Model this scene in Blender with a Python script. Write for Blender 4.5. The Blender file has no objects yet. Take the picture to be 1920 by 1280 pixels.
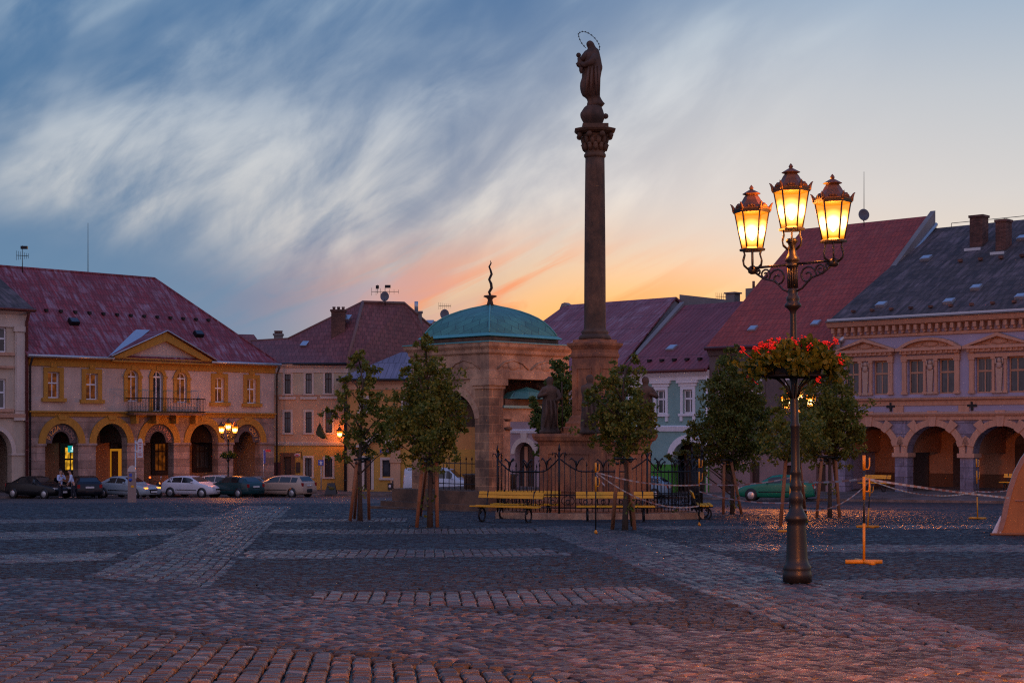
import bpy, math, random
import numpy as np
from mathutils import Vector, Matrix
random.seed(7)
SC = bpy.context.scene
COL = SC.collection
PI = math.pi
# ------------------------------------------------------------ survey of the square
# F, H0, CX: focal length, eye level and centre of the 1920 px wide photograph; EYE: height of the
# tripod above the low street; the square falls away from the camera by about 3 %.
F, HY, CX, EYE = 2900.0, 808.0, 960.0, 4.3
SLOPE, FOOT = 0.0295, 1.355
def gz(x, y): return EYE - FOOT - SLOPE * min(y, 135.0)
def W(px, py, d): return Vector(((px - CX) / F * d, d, EYE + (HY - py) / F * d))
def G(px, py):
    t = (py - HY) / F
    d = FOOT / (t - SLOPE)
    return Vector(((px - CX) / F * d, d, gz(0, d)))
def lin(r, g, b):
    f = lambda c: (c / 255 / 12.92) if c / 255 <= .04045 else ((c / 255 + .055) / 1.055) ** 2.4
    return (f(r), f(g), f(b))
class Fac:
    """a facade plane: u runs along it to the right, v inwards, z up"""
    def __init__(s, px, d, ang):
        s.O = Vector(((px - CX) / F * d, d, 0)); s.a = math.radians(ang)
        s.u = Vector((math.cos(s.a), math.sin(s.a), 0)); s.n = Vector((-math.sin(s.a), math.cos(s.a), 0))
    def pt(s, px, py, off=0.0):
        r = Vector(((px - CX) / F, 1, (HY - py) / F)); c = Vector((0, 0, EYE))
        t = (off - (c - s.O).dot(s.n)) / r.dot(s.n)
        p = c + r * t - s.O
        return p.dot(s.u), p.z
    def U(s, px, off=0.0): return s.pt(px, HY, off)[0]
    def Z(s, px, py, off=0.0): return s.pt(px, py, off)[1]
    def P(s, px, py, off=0.0):
        u, z = s.pt(px, py, off); return (u, off, z)
    def R(s, x0, y0, x1, y1, off=0.0):
        xm = (x0 + x1) / 2
        return (s.U(x0, off), s.U(x1, off), s.Z(xm, y1, off), s.Z(xm, y0, off))
    def loc(s, wp):
        p = Vector(wp) - s.O; return (p.dot(s.u), p.dot(s.n), p.z)
    def world(s, l): return s.O + s.u * l[0] + s.n * l[1] + Vector((0, 0, l[2]))
# ------------------------------------------------------------ mesh builder
class MB:
    def __init__(s): s.v = []; s.f = []; s.s = []
    def add(s, vs, fs, sm=False):
        o = len(s.v); s.v += [tuple(v) for v in vs]
        for f in fs: s.f.append([i + o for i in f]); s.s.append(sm)
        return s
    def box(s, x0, x1, y0, y1, z0, z1):
        if x0 > x1: x0, x1 = x1, x0
        if y0 > y1: y0, y1 = y1, y0
        if z0 > z1: z0, z1 = z1, z0
        v = [(x, y, z) for z in (z0, z1) for y in (y0, y1) for x in (x0, x1)]
        return s.add(v, [(0, 2, 3, 1), (4, 5, 7, 6), (0, 1, 5, 4), (2, 6, 7, 3), (0, 4, 6, 2), (1, 3, 7, 5)])
    def ext(s, poly, f0, f1, sm=False):
        n = len(poly)
        a = [f0(*p) for p in poly]; b = [f1(*p) for p in poly]
        fs = [list(range(n)), list(range(2 * n - 1, n - 1, -1))]
        fs += [((i + 1) % n, i, n + i, n + (i + 1) % n) for i in range(n)]
        return s.add(a + b, fs, sm)
    def uz(s, poly, v0, v1):            # polygon in the facade plane, thickened from v0 to v1
        return s.ext(poly, lambda u, z: (u, v0, z), lambda u, z: (u, v1, z))
    def xy(s, poly, z0, z1):
        return s.ext(poly, lambda x, y: (x, y, z0), lambda x, y: (x, y, z1))
    def slab(s, pts, t):                # 3-D polygon thickened by vector t
        t = Vector(t); n = len(pts)
        a = [Vector(p) for p in pts]; b = [p + t for p in a]
        fs = [list(range(n)), list(range(2 * n - 1, n - 1, -1))] + [((i + 1) % n, i, n + i, n + (i + 1) % n) for i in range(n)]
        return s.add(a + b, fs)
    def tube(s, pts, r, n=8, sm=True, caps=True):
        pts = [Vector(p) for p in pts]; m = len(pts)
        rs = r if isinstance(r, (list, tuple)) else [r] * m
        vs = []; up = None
        for i, p in enumerate(pts):
            t = (pts[min(i + 1, m - 1)] - pts[max(i - 1, 0)])
            t = t.normalized() if t.length > 1e-9 else Vector((0, 0, 1))
            if up is None:
                up = Vector((0, 0, 1)) if abs(t.z) < .9 else Vector((1, 0, 0))
            a = t.cross(up)
            if a.length < 1e-6: a = t.cross(Vector((0, 1, 0)))
            a.normalize(); b = a.cross(t).normalized(); up = b
            for k in range(n):
                w = 2 * PI * k / n
                vs.append(p + (a * math.cos(w) + b * math.sin(w)) * rs[i])
        fs = [(i * n + k, i * n + (k + 1) % n, (i + 1) * n + (k + 1) % n, (i + 1) * n + k) for i in range(m - 1) for k in range(n)]
        if caps: fs += [list(range(n - 1, -1, -1)), list(range((m - 1) * n, m * n))]
        return s.add(vs, fs, sm)
    def lathe(s, prof, n=16, c=(0, 0, 0), sm=True, rot=0.0, sx=1, sy=1):
        vs = []; m = len(prof)
        for r, z in prof:
            for k in range(n):
                w = 2 * PI * k / n + rot
                vs.append((c[0] + r * math.cos(w) * sx, c[1] + r * math.sin(w) * sy, c[2] + z))
        fs = [(i * n + k, i * n + (k + 1) % n, (i + 1) * n + (k + 1) % n, (i + 1) * n + k) for i in range(m - 1) for k in range(n)]
        fs += [list(range(n - 1, -1, -1)), list(range((m - 1) * n, m * n))]
        return s.add(vs, fs, sm)
    def ball(s, c, r, n=10, sx=1, sy=1, sz=1):
        m = max(4, n // 2)
        prof = [(max(1e-4, r * math.sin(PI * i / m)), -r * math.cos(PI * i / m) * sz) for i in range(m + 1)]
        return s.lathe(prof, n, c, True, 0, sx, sy)
    def xf(s, M, start=0):
        for i in range(start, len(s.v)): s.v[i] = tuple(M @ Vector(s.v[i]))
        return s
    def off(s, o):
        s.v = [(a - o[0], b - o[1], c - o[2]) for a, b, c in s.v]; return s
    def build(s, name, mat, parent=None, o=None):
        if o: s.off(o)
        me = bpy.data.meshes.new(name)
        me.from_pydata(s.v, [], s.f); me.polygons.foreach_set('use_smooth', s.s)
        me.materials.append(mat); me.update()
        ob = bpy.data.objects.new(name, me); COL.objects.link(ob)
        if parent: ob.parent = parent
        return ob
def tag(o, label=None, cat=None, group=None, kind=None):
    if label: o['label'] = label
    if cat: o['category'] = cat
    if group: o['group'] = group
    if kind: o['kind'] = kind
    return o
def empty(name, loc, label, cat, group=None, rz=0.0):
    o = bpy.data.objects.new(name, None); COL.objects.link(o)
    o.location = loc; o.rotation_euler = (0, 0, rz); o.empty_display_size = .2
    return tag(o, label, cat, group)
def kids(o): return [c for c in bpy.data.objects if c.parent == o]
def copy_tree(o, parent=None):
    c = o.copy(); COL.objects.link(c); c.parent = parent
    for k in kids(o): copy_tree(k, c)
    return c
def arc(cx, cz, rx, rz, a0, a1, n=14):
    return [(cx + rx * math.cos(a0 + (a1 - a0) * i / n), cz + rz * math.sin(a0 + (a1 - a0) * i / n)) for i in range(n + 1)]
def wall(mb, u0, u1, z0, z1, ops, v0, v1):
    """wall between u0..u1, z0..z1 with openings (ua, ub, zb, zt, spring or None)"""
    x = u0
    for ua, ub, zb, zt, sp in sorted(ops):
        if ua > x: mb.box(x, ua, v0, v1, z0, z1)
        if zb > z0: mb.box(ua, ub, v0, v1, z0, zb)
        if sp is None:
            if zt < z1: mb.box(ua, ub, v0, v1, zt, z1)
        else:
            mb.uz([(ub, z1), (ua, z1)] + arc((ua + ub) / 2, sp, (ub - ua) / 2, zt - sp, PI, 0, 18), v0, v1)
        x = ub
    if x < u1: mb.box(x, u1, v0, v1, z0, z1)
    return mb
def ring(mb, cx, sp, rx, rz, w, v0, v1, a0=PI, a1=0, n=20):
    o = arc(cx, sp, rx + w, rz + w, a0, a1, n); i = arc(cx, sp, rx, rz, a0, a1, n)
    for k in range(n):
        mb.uz([o[k], o[k + 1], i[k + 1], i[k]], v0, v1)
    return mb
def sweep(mb, poly, pts):               # mould profile: poly of (out, dz) carried along u from pts[0] to pts[1]
    (a, za), (b, zb) = pts
    return mb.ext(poly, lambda v, z: (a, v, za + z), lambda v, z: (b, v, zb + z))
FONT = None
def text_mesh(mb, txt, M, size=1.0, depth=.02):
    cu = bpy.data.curves.new('lettering_source', 'FONT'); cu.body = txt; cu.size = size; cu.extrude = depth
    cu.align_x = 'CENTER'; cu.align_y = 'CENTER'; cu.resolution_u = 3
    ob = bpy.data.objects.new('lettering_source', cu)
    me = bpy.data.meshes.new_from_object(ob)
    st = len(mb.v)
    mb.add([v.co for v in me.vertices], [list(p.vertices) for p in me.polygons])
    mb.xf(M, st)
    bpy.data.objects.remove(ob); bpy.data.curves.remove(cu); bpy.data.meshes.remove(me)
    return mb
STAND = Matrix.Rotation(PI / 2, 4, 'X')      # text from the xy plane to upright, facing -y
# ------------------------------------------------------------ materials
MATS = {}
class NT:
    def __init__(s, name):
        s.m = bpy.data.materials.new(name); s.m.use_nodes = True; s.t = s.m.node_tree; s.t.nodes.clear()
        s.out = s.n('ShaderNodeOutputMaterial'); s.b = s.n('ShaderNodeBsdfPrincipled')
        s.l(s.b.outputs[0], s.out.inputs[0])
    def n(s, t, **k):
        x = s.t.nodes.new(t)
        for a, b in k.items(): setattr(x, a, b)
        return x
    def l(s, a, b): s.t.links.new(a, b)
    def coord(s, sc=(1, 1, 1), out='Object'):
        c = s.n('ShaderNodeTexCoord'); m = s.n('ShaderNodeMapping'); m.inputs['Scale'].default_value = sc
        s.l(c.outputs[out], m.inputs[0]); return m.outputs[0]
    def noise(s, vec, scale, det=4, rough=.55, dist=0):
        x = s.n('ShaderNodeTexNoise'); x.inputs['Scale'].default_value = scale; x.inputs['Detail'].default_value = det
        x.inputs['Roughness'].default_value = rough; x.inputs['Distortion'].default_value = dist
        if vec is not None: s.l(vec, x.inputs['Vector'])
        return x.outputs['Fac']
    def ramp(s, fac, stops, interp='LINEAR'):
        x = s.n('ShaderNodeValToRGB'); cr = x.color_ramp; cr.interpolation = interp
        while len(cr.elements) < len(stops): cr.elements.new(.5)
        for e, (p, c) in zip(cr.elements, stops):
            e.position = p; e.color = (*c, 1) if isinstance(c, (tuple, list)) else (c, c, c, 1)
        s.l(fac, x.inputs[0]); return x.outputs[0]
    def mix(s, fac, a, b, mode='MIX'):
        x = s.n('ShaderNodeMix'); x.data_type = 'RGBA'; x.blend_type = mode
        for sock, val in ((x.inputs[0], fac), (x.inputs[6], a), (x.inputs[7], b)):
            if hasattr(val, 'is_linked'): s.l(val, sock)
            elif isinstance(val, (tuple, list)): sock.default_value = (*val, 1)
            else: sock.default_value = val
        return x.outputs[2]
    def math(s, op, a, b=0.0, c=None):
        x = s.n('ShaderNodeMath'); x.operation = op
        for i, val in enumerate((a, b) if c is None else (a, b, c)):
            if hasattr(val, 'is_linked'): s.l(val, x.inputs[i])
            else: x.inputs[i].default_value = val
        return x.outputs[0]
    def bump(s, h, st=.3, dist=.02):
        x = s.n('ShaderNodeBump'); x.inputs['Strength'].default_value = st; x.inputs['Distance'].default_value = dist
        s.l(h, x.inputs['Height']); s.l(x.outputs[0], s.b.inputs['Normal'])
    def set(s, col=None, rough=.8, metal=0, spec=None):
        if col is not None:
            if hasattr(col, 'is_linked'): s.l(col, s.b.inputs['Base Color'])
            else: s.b.inputs['Base Color'].default_value = (*col, 1)
        if hasattr(rough, 'is_linked'): s.l(rough, s.b.inputs['Roughness'])
        else: s.b.inputs['Roughness'].default_value = rough
        s.b.inputs['Metallic'].default_value = metal
        if spec is not None: s.b.inputs['Specular IOR Level'].default_value = spec
        return s.m
sc3 = lambda c, k: tuple(min(1, x * k) for x in c)
def M_plaster(name, c, dirt=.45, spots=.5):
    t = NT(name); v = t.coord()
    big = t.noise(v, .55, 6, .65); fine = t.noise(v, 9, 5, .7); st = t.noise(t.coord((2.2, 2.2, .25)), 1.6, 5, .7)
    a = t.mix(t.ramp(big, [(.35, 0), (.68, 1)]), sc3(c, 1.1), sc3(c, 1 - .65 * dirt))
    a = t.mix(t.ramp(st, [(.48, 0), (.75, spots)]), a, sc3(c, 1 - .75 * dirt))
    a = t.mix(t.math('MULTIPLY', fine, .35), a, sc3(c, .6))
    t.bump(fine, .35, .03); return t.set(a, .9)
def M_trim(name, c, dirt=.3):
    t = NT(name); v = t.coord(); st = t.noise(t.coord((3, 3, .6)), 2.0, 5, .7); fine = t.noise(v, 14, 4, .6)
    a = t.mix(t.ramp(st, [(.4, 0), (.8, 1)]), c, sc3(c, 1 - dirt)); t.bump(fine, .2, .02); return t.set(a, .85)
def M_flat(name, c, rough=.6, metal=0, var=.2, sc=6, spec=None):
    t = NT(name); nz = t.noise(t.coord(), sc, 4, .6)
    a = t.mix(nz, sc3(c, 1 + var), sc3(c, 1 - var)); return t.set(a, rough, metal, spec)
def M_roof(name, c1, c2, wear, row=.33, col=.26, axis='x', amt=.5, rough=.55, zs=1.35, wearscale=.5, bmp=.6):
    t = NT(name); tc = t.n('ShaderNodeTexCoord'); sp = t.n('ShaderNodeSeparateXYZ'); t.l(tc.outputs['Object'], sp.inputs[0])
    cb = t.n('ShaderNodeCombineXYZ')
    t.l(sp.outputs[0 if axis == 'x' else 1], cb.inputs[0]); t.l(t.math('MULTIPLY', sp.outputs[2], zs), cb.inputs[1])
    br = t.n('ShaderNodeTexBrick'); t.l(cb.outputs[0], br.inputs['Vector'])
    br.inputs['Scale'].default_value = 1; br.inputs['Brick Width'].default_value = col; br.inputs['Row Height'].default_value = row
    br.inputs['Mortar Size'].default_value = .022; br.inputs['Mortar Smooth'].default_value = .6; br.offset = .5
    br.inputs['Color1'].default_value = (*c1, 1); br.inputs['Color2'].default_value = (*c2, 1); br.inputs['Mortar'].default_value = (*sc3(c1, .35), 1)
    mp = t.n('ShaderNodeMapping'); mp.inputs['Scale'].default_value = (1.0, 1.9, 1); t.l(cb.outputs[0], mp.inputs[0])
    mg = t.n('ShaderNodeMapping'); mg.inputs['Scale'].default_value = (3.4, .55, 1); t.l(cb.outputs[0], mg.inputs[0])
    w = t.noise(mp.outputs[0], wearscale, 5, .7); g = t.noise(mg.outputs[0], 1.0, 3, .65)
    w2 = t.math('MULTIPLY', t.ramp(w, [(.40, .06), (.62, 1)]), t.ramp(g, [(.45, 0), (.58, 1)]))
    a = t.mix(t.math('MULTIPLY', w2, amt), br.outputs['Color'], wear)
    big = t.noise(t.coord(), .22, 4, .6); a = t.mix(t.ramp(big, [(.35, 0), (.7, .45)]), a, sc3(c1, .45))
    t.bump(t.math('SUBTRACT', 1, br.outputs['Fac']), bmp, .05); return t.set(a, rough)
def M_stone(name, c, dark, bw=.8, bh=.35, blocks=True, mort=.02, rough=.85, mc=(.42, .4, .38)):
    t = NT(name); tc = t.n('ShaderNodeTexCoord'); sp = t.n('ShaderNodeSeparateXYZ'); t.l(tc.outputs['Object'], sp.inputs[0])
    v = t.coord(); big = t.noise(v, .9, 6, .7); fine = t.noise(v, 11, 6, .7)
    a = t.mix(t.ramp(big, [(.38, 0), (.60, 1)]), sc3(c, 1.2), dark); soot = t.noise(t.coord((1.4, 1.4, .3)), 1.5, 6, .75); a = t.mix(t.ramp(soot, [(.5, 0), (.72, .8)]), a, sc3(dark, .55)); a = t.mix(t.math('MULTIPLY', fine, .5), a, sc3(dark, .8))
    if blocks:
        cb = t.n('ShaderNodeCombineXYZ'); t.l(t.math('ADD', sp.outputs[0], sp.outputs[1]), cb.inputs[0]); t.l(sp.outputs[2], cb.inputs[1])
        br = t.n('ShaderNodeTexBrick'); t.l(cb.outputs[0], br.inputs['Vector']); br.inputs['Scale'].default_value = 1
        br.inputs['Brick Width'].default_value = bw; br.inputs['Row Height'].default_value = bh
        br.inputs['Mortar Size'].default_value = mort; br.inputs['Mortar Smooth'].default_value = .3
        br.inputs['Color1'].default_value = (.55, .55, .55, 1); br.inputs['Color2'].default_value = (1, 1, 1, 1); br.inputs['Mortar'].default_value = (*mc, 1)
        a = t.mix(.85, a, br.outputs['Color'], 'MULTIPLY')
        h = t.math('ADD', t.math('MULTIPLY', t.math('SUBTRACT', 1, br.outputs['Fac']), 1.2), t.math('MULTIPLY', fine, .4)); t.bump(h, .5, .03)
    else: t.bump(fine, .45, .03)
    return t.set(a, rough)
def M_glass(name, c=(.02, .022, .028), glow=None, strength=0, fold=0):
    t = NT(name); v = t.coord(); nz = t.noise(t.coord((9, 9, .3)), 1.2, 3, .6) if fold else t.noise(v, 1.7, 3, .6)
    t.set(t.mix(t.ramp(nz, [(.4, 0), (.62, 1)]), c, sc3(c, 2.6)), .07, 0, .6)
    if glow:
        x = t.n('ShaderNodeTexNoise'); t.l(v, x.inputs['Vector']); x.inputs['Scale'].default_value = 2.3; x.inputs['Detail'].default_value = 4
        t.l(t.mix(t.ramp(x.outputs['Fac'], [(.42, 0), (.6, 1)]), sc3(glow, .25), glow), t.b.inputs['Emission Color']); t.b.inputs['Emission Strength'].default_value = strength
    return t.m
def M_emit(name, c, s):
    t = NT(name); t.m.cycles.emission_sampling = 'NONE'; t.set((0.02, .02, .02), .4); t.b.inputs['Emission Color'].default_value = (*c, 1); t.b.inputs['Emission Strength'].default_value = s; return t.m
def M_paint(name, c, rough=.32, coat=.25, dirt=.12):
    t = NT(name); nz = t.noise(t.coord(), 3, 5, .65)
    t.set(t.mix(t.ramp(nz, [(.45, 0), (.8, dirt)]), c, (.06, .055, .05)), rough, 0, .35)
    t.b.inputs['Coat Weight'].default_value = coat; t.b.inputs['Coat Roughness'].default_value = .08; return t.m
def M_leaf(name, c1, c2):
    t = NT(name); at = t.n('ShaderNodeAttribute', attribute_name='tone')
    col = t.mix(at.outputs['Fac'], c1, c2); t.set(col, .55, 0, .35)
    tr = t.n('ShaderNodeBsdfTranslucent'); t.l(col, tr.inputs[0]); mx = t.n('ShaderNodeMixShader'); mx.inputs[0].default_value = .35
    t.l(t.b.outputs[0], mx.inputs[1]); t.l(tr.outputs[0], mx.inputs[2]); t.l(mx.outputs[0], t.out.inputs[0]); return t.m
def M_bark(name, c):
    t = NT(name); nz = t.noise(t.coord((6, 6, 1.2)), 4, 5, .7); t.bump(nz, .6, .02); return t.set(t.mix(nz, sc3(c, .5), sc3(c, 1.5)), .9)
OCH = (.43, .215, .03)
m_h1wall = M_plaster('worn pinkish plaster', (.54, .42, .37), .5, .6)
m_h1base = M_stone('banded rustic plaster', (.42, .30, .26), (.27, .19, .165), 60, .52, True, .016)
m_ochre = M_trim('ochre trim', OCH, .35)
m_h1roof = M_roof('worn red sheet tiles', (.30, .036, .048), (.18, .030, .042), (.42, .30, .38), .62, .22, 'x', .62, .7, 1.35, .5)
m_h1hip = M_roof('worn red sheet tiles hip', (.30, .036, .048), (.18, .030, .042), (.42, .30, .38), .62, .22, 'y', .62, .7, 1.35, .5)
m_zinc = M_flat('zinc sheet', (.42, .45, .5), .35, .6, .15)
m_dark = M_flat('dark iron', (.018, .017, .02), .45, .5, .2)
m_pipe = M_flat('dark downpipe', (.03, .028, .032), .5, .3, .2)
m_redpipe = M_flat('oxide red downpipe', (.12, .03, .03), .5, .2, .2)
m_white = M_trim('white window paint', (.74, .74, .80), .15)
m_brownf = M_trim('dark brown window paint', (.05, .025, .02), .2)
m_tanf = M_trim('tan window paint', (.42, .25, .17), .2)
m_glass = M_glass('window glass')
m_curtain = M_glass('window glass with drawn curtains', (.05, .05, .055), None, 0, 1)
m_halfcur = M_glass('window glass with net curtains', (.03, .028, .03), None, 0, 1)
m_glasslit = M_glass('window glass with lamp light inside', (.03, .015, .01), (.8, .20, .02), .16)
m_glassyel = M_glass('bright shop window', (.05, .03, .01), (1, .5, .03), .9)
m_cream = M_plaster('cream plaster', (.55, .44, .35), .3, .4)
m_white0 = M_plaster('off white plaster', (.62, .52, .46), .3, .4)
m_h2wall = M_plaster('beige plaster', (.52, .43, .31), .3, .4)
m_h3wall = M_plaster('orange plaster', (.62, .30, .10), .35, .4)
m_h3low = M_plaster('ochre plaster', (.58, .32, .07), .35, .4)
m_h3pale = M_plaster('pale apricot plaster', (.62, .38, .24), .3, .4)
m_tileroof = M_roof('brown red plain tiles', (.27, .075, .07), (.16, .042, .044), (.3, .15, .14), .46, .3, 'x', .25, .8, 1.35)
m_lilac = M_roof('grey lilac sheet roof', (.235, .19, .25), (.18, .15, .21), (.4, .34, .42), 1.6, .42, 'x', .35, .6, 1.0, .4, .8)
m_h4roof = M_roof('faded lilac red sheet roof', (.30, .075, .085), (.21, .055, .066), (.42, .26, .30), 1.4, .34, 'x', .7, .65, 1.35, .5, .9)
m_h5roof = M_roof('wine red ribbed roof', (.28, .055, .062), (.20, .042, .05), (.36, .16, .18), 2.4, .36, 'x', .35, .7, 1.35, .5, 1.0)
m_h6roof = M_roof('dark red tile roof', (.42, .058, .034), (.29, .042, .028), (.42, .13, .1), .5, .3, 'x', .3, .75, 1.35)
m_h7roof = M_roof('dark slate tile roof', (.095, .068, .062), (.042, .034, .036), (.24, .17, .18), .42, .36, 'x', .7, .85, 1.35)
m_h4wall = M_plaster('dusty pink plaster', (.38, .28, .30), .3, .4)
m_teal = M_plaster('turquoise plaster', (.24, .42, .40), .3, .35)
m_green = M_plaster('bright green plinth', (.07, .30, .035), .3, .3)
m_h6wall = M_plaster('sooty mauve plaster', (.15, .115, .115), .5, .6)
m_h6low = M_plaster('mauve plaster', (.30, .2, .2), .4, .5)
m_h7wall = M_plaster('violet grey plaster', (.33, .33, .49), .25, .3)
m_h7base = M_stone('violet grey ashlar', (.32, .32, .46), (.2, .18, .26), 1.9, .62, True, .03)
m_salmon = M_trim('salmon stucco trim', (.52, .30, .21), .35)
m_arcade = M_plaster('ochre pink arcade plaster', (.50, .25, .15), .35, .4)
m_brickdado = M_plaster('brown dado', (.17, .075, .04), .3, .4)
m_sand = M_stone('red sandstone blocks', (.56, .30, .165), (.22, .12, .075), .75, .36, True, .03, .85, (1.25, 1.2, 1.12))
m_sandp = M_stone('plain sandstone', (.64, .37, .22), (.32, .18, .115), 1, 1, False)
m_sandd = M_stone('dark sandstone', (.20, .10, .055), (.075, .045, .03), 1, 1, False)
m_statue = M_stone('weathered sandstone statue', (.15, .075, .046), (.05, .032, .024), 1, 1, False)
m_copper = None
def _copper():
    t = NT('green copper sheets'); v = t.coord(); tc = t.n('ShaderNodeTexCoord'); sp = t.n('ShaderNodeSeparateXYZ'); t.l(tc.outputs['Object'], sp.inputs[0])
    cb = t.n('ShaderNodeCombineXYZ'); t.l(t.math('ADD', sp.outputs[0], t.math('MULTIPLY', sp.outputs[1], .85)), cb.inputs[0]); t.l(t.math('MULTIPLY', sp.outputs[2], 1.5), cb.inputs[1])
    mp = t.n('ShaderNodeMapping'); mp.inputs['Rotation'].default_value = (0, 0, .7); t.l(cb.outputs[0], mp.inputs[0])
    br = t.n('ShaderNodeTexBrick'); t.l(mp.outputs[0], br.inputs['Vector']); br.inputs['Scale'].default_value = 1; br.inputs['Brick Width'].default_value = .62; br.inputs['Row Height'].default_value = .5
    br.inputs['Mortar Size'].default_value = .014; br.inputs['Color1'].default_value = (.085, .29, .235, 1); br.inputs['Color2'].default_value = (.05, .19, .16, 1); br.inputs['Mortar'].default_value = (.03, .09, .09, 1)
    nz = t.noise(v, 1.3, 6, .7); a = t.mix(t.ramp(nz, [(.4, 0), (.7, .6)]), br.outputs['Color'], (.05, .12, .11))
    t.bump(t.math('SUBTRACT', 1, br.outputs['Fac']), .4, .02); return t.set(a, .5)
m_copper = _copper()
m_copperp = M_flat('plain green copper', (.09, .33, .32), .5, 0, .25)
m_brick = M_stone('chimney brick', (.24, .11, .08), (.12, .06, .05), .26, .085, True, .012)
m_render = M_plaster('grey chimney render', (.24, .22, .22), .4, .5)
m_door = M_flat('dark wooden door', (.045, .02, .014), .6, 0, .35, 4)
m_yellow = M_flat('yellow bench paint', (.80, .38, .008), .45, 0, .3, 5)
m_yelpost = M_flat('orange yellow post paint', (.72, .27, .008), .45, 0, .15)
m_black = M_flat('black paint', (.012, .012, .013), .4, 0, .2)
m_stake = M_bark('round wooden stakes', (.34, .14, .065))
m_bark = M_bark('tree bark', (.075, .05, .036))
m_leaf = M_leaf('maple leaves', (.06, .10, .014), (.32, .26, .034))  # golden lamplight on the crowns is put into the paler leaf tone
m_leafd = M_leaf('dark leaves', (.05, .09, .018), (.22, .22, .034))
m_leafp = M_leaf('geranium leaves', (.045, .08, .008), (.21, .19, .018))
m_bloom = M_flat('red geranium petals', (.85, .028, .018), .6, 0, .25, 20)
m_tyre = M_flat('rubber', (.015, .015, .016), .7)
m_rim = M_flat('alloy', (.45, .45, .47), .35, .7)
m_carglass = M_flat('car glass', (.012, .016, .02), .05, 0, .1, 2, .7)
m_hl = M_flat('headlamp lens', (.6, .6, .6), .1, 0, .05)
m_hlon = M_emit('lit side lamp', (1, .33, .05), 2.5)
m_tl = M_flat('tail lamp lens', (.30, .01, .012), .2, 0, .1)
m_plate = M_flat('number plate', (.6, .6, .6), .5, 0, .1)
m_trimblk = M_flat('black plastic', (.02, .02, .022), .6)
m_skin = M_flat('skin', (.45, .24, .17), .6, 0, .1)
m_shirt = M_flat('pale blue shirt', (.50, .58, .80), .85, 0, .12)
m_trous = M_flat('dark trousers', (.012, .014, .025), .85, 0, .2)
m_hair = M_flat('dark hair', (.02, .014, .01), .7, 0, .3)
m_glowcap = M_flat('lantern cap with painted glow', (.13, .06, .03), .5, .2, .25)  # brown stands for the lanterns' orange glow, put into the cap colour
m_lampmet = M_flat('dark green black cast iron', (.022, .020, .020), .42, .25, .25)
m_pave = None
def _paving():
    t = NT('setts'); at = t.n('ShaderNodeAttribute', attribute_name='tone'); fine = t.noise(t.coord(), 38, 5, .7); big = t.noise(t.coord(), .35, 5, .6)
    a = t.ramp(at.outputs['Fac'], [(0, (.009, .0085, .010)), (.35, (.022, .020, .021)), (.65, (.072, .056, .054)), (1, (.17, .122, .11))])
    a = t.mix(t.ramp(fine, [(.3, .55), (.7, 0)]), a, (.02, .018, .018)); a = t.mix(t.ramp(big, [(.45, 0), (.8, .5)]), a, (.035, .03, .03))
    t.bump(fine, .6, .010); return t.set(a, t.math('ADD', t.math('MULTIPLY', at.outputs['Fac'], -.30), t.ramp(fine, [(.3, .52), (.75, .74)])), 0, .5)
m_pave = _paving()
def _groundmat():
    t = NT('far setts and joints'); v = t.coord(); vo = t.n('ShaderNodeTexVoronoi'); vo.inputs['Scale'].default_value = 6.5; t.l(v, vo.inputs['Vector'])
    ed = t.n('ShaderNodeTexVoronoi', feature='DISTANCE_TO_EDGE'); ed.inputs['Scale'].default_value = 6.5; t.l(v, ed.inputs['Vector'])
    sp = t.n('ShaderNodeSeparateXYZ'); t.l(t.n('ShaderNodeTexCoord').outputs['Object'], sp.inputs[0])
    far = t.math('GREATER_THAN', sp.outputs[1], 80.5)
    stone = t.mix(vo.outputs['Color'], (.025, .023, .024), (.075, .062, .060)); stone = t.mix(t.ramp(ed.outputs[0], [(.02, 1), (.09, 0)]), stone, (.02, .018, .018))
    band = t.noise(t.coord((.06, .5, 1)), 1.0, 3, .5); stone = t.mix(t.ramp(band, [(.5, 0), (.6, .5)]), stone, (.10, .08, .076))
    a = t.mix(far, (.008, .0075, .0075), stone)
    h = t.math('MULTIPLY', t.ramp(ed.outputs[0], [(.0, 0), (.12, 1)]), far); t.bump(h, .7, .03); return t.set(a, .5, 0, .45)
m_ground = _groundmat()
m_walk = M_stone('pavement slabs', (.17, .14, .135), (.09, .075, .07), .5, .5, False, .02, .7)
m_kerb = M_stone('granite kerb', (.22, .18, .17), (.12, .1, .09), 1, 1, False)
m_tent = M_plaster('orange tarpaulin', (.58, .20, .065), .6, .7)
m_tentc = M_flat('clear wrinkled film', (.42, .22, .17), .25, 0, .35, 9)
m_tape = None
def _tape():
    t = NT('barrier tape'); w = t.n('ShaderNodeTexWave'); w.inputs['Scale'].default_value = 1.6; t.l(t.coord((1, 1, .1)), w.inputs['Vector'])
    return t.set(t.mix(t.ramp(w.outputs['Fac'], [(.49, 0), (.51, 1)]), (.42, .34, .34), (.38, .14, .10)), .5)
m_tape = _tape()
m_gold = M_flat('gold lettering', (.8, .36, .10), .6, 0, .15)
m_goldd = M_flat('faded lettering', (.30, .17, .14), .7, 0, .2)
m_rose = M_flat('pink lettering', (.50, .22, .17), .6, 0, .15)
m_blue = M_flat('blue letters', (.05, .08, .35), .5, 0, .1)
m_signblue = M_flat('blue sign', (.02, .07, .42), .4, 0, .1)
m_signwh = M_flat('white sign', (.65, .62, .66), .4, 0, .1)
m_signred = M_flat('red sign', (.5, .02, .04), .4, 0, .1)
m_board = M_flat('olive notice board', (.075, .075, .012), .7, 0, .25)
m_meter = M_flat('grey meter steel', (.26, .2, .19), .5, .2, .15)
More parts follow.
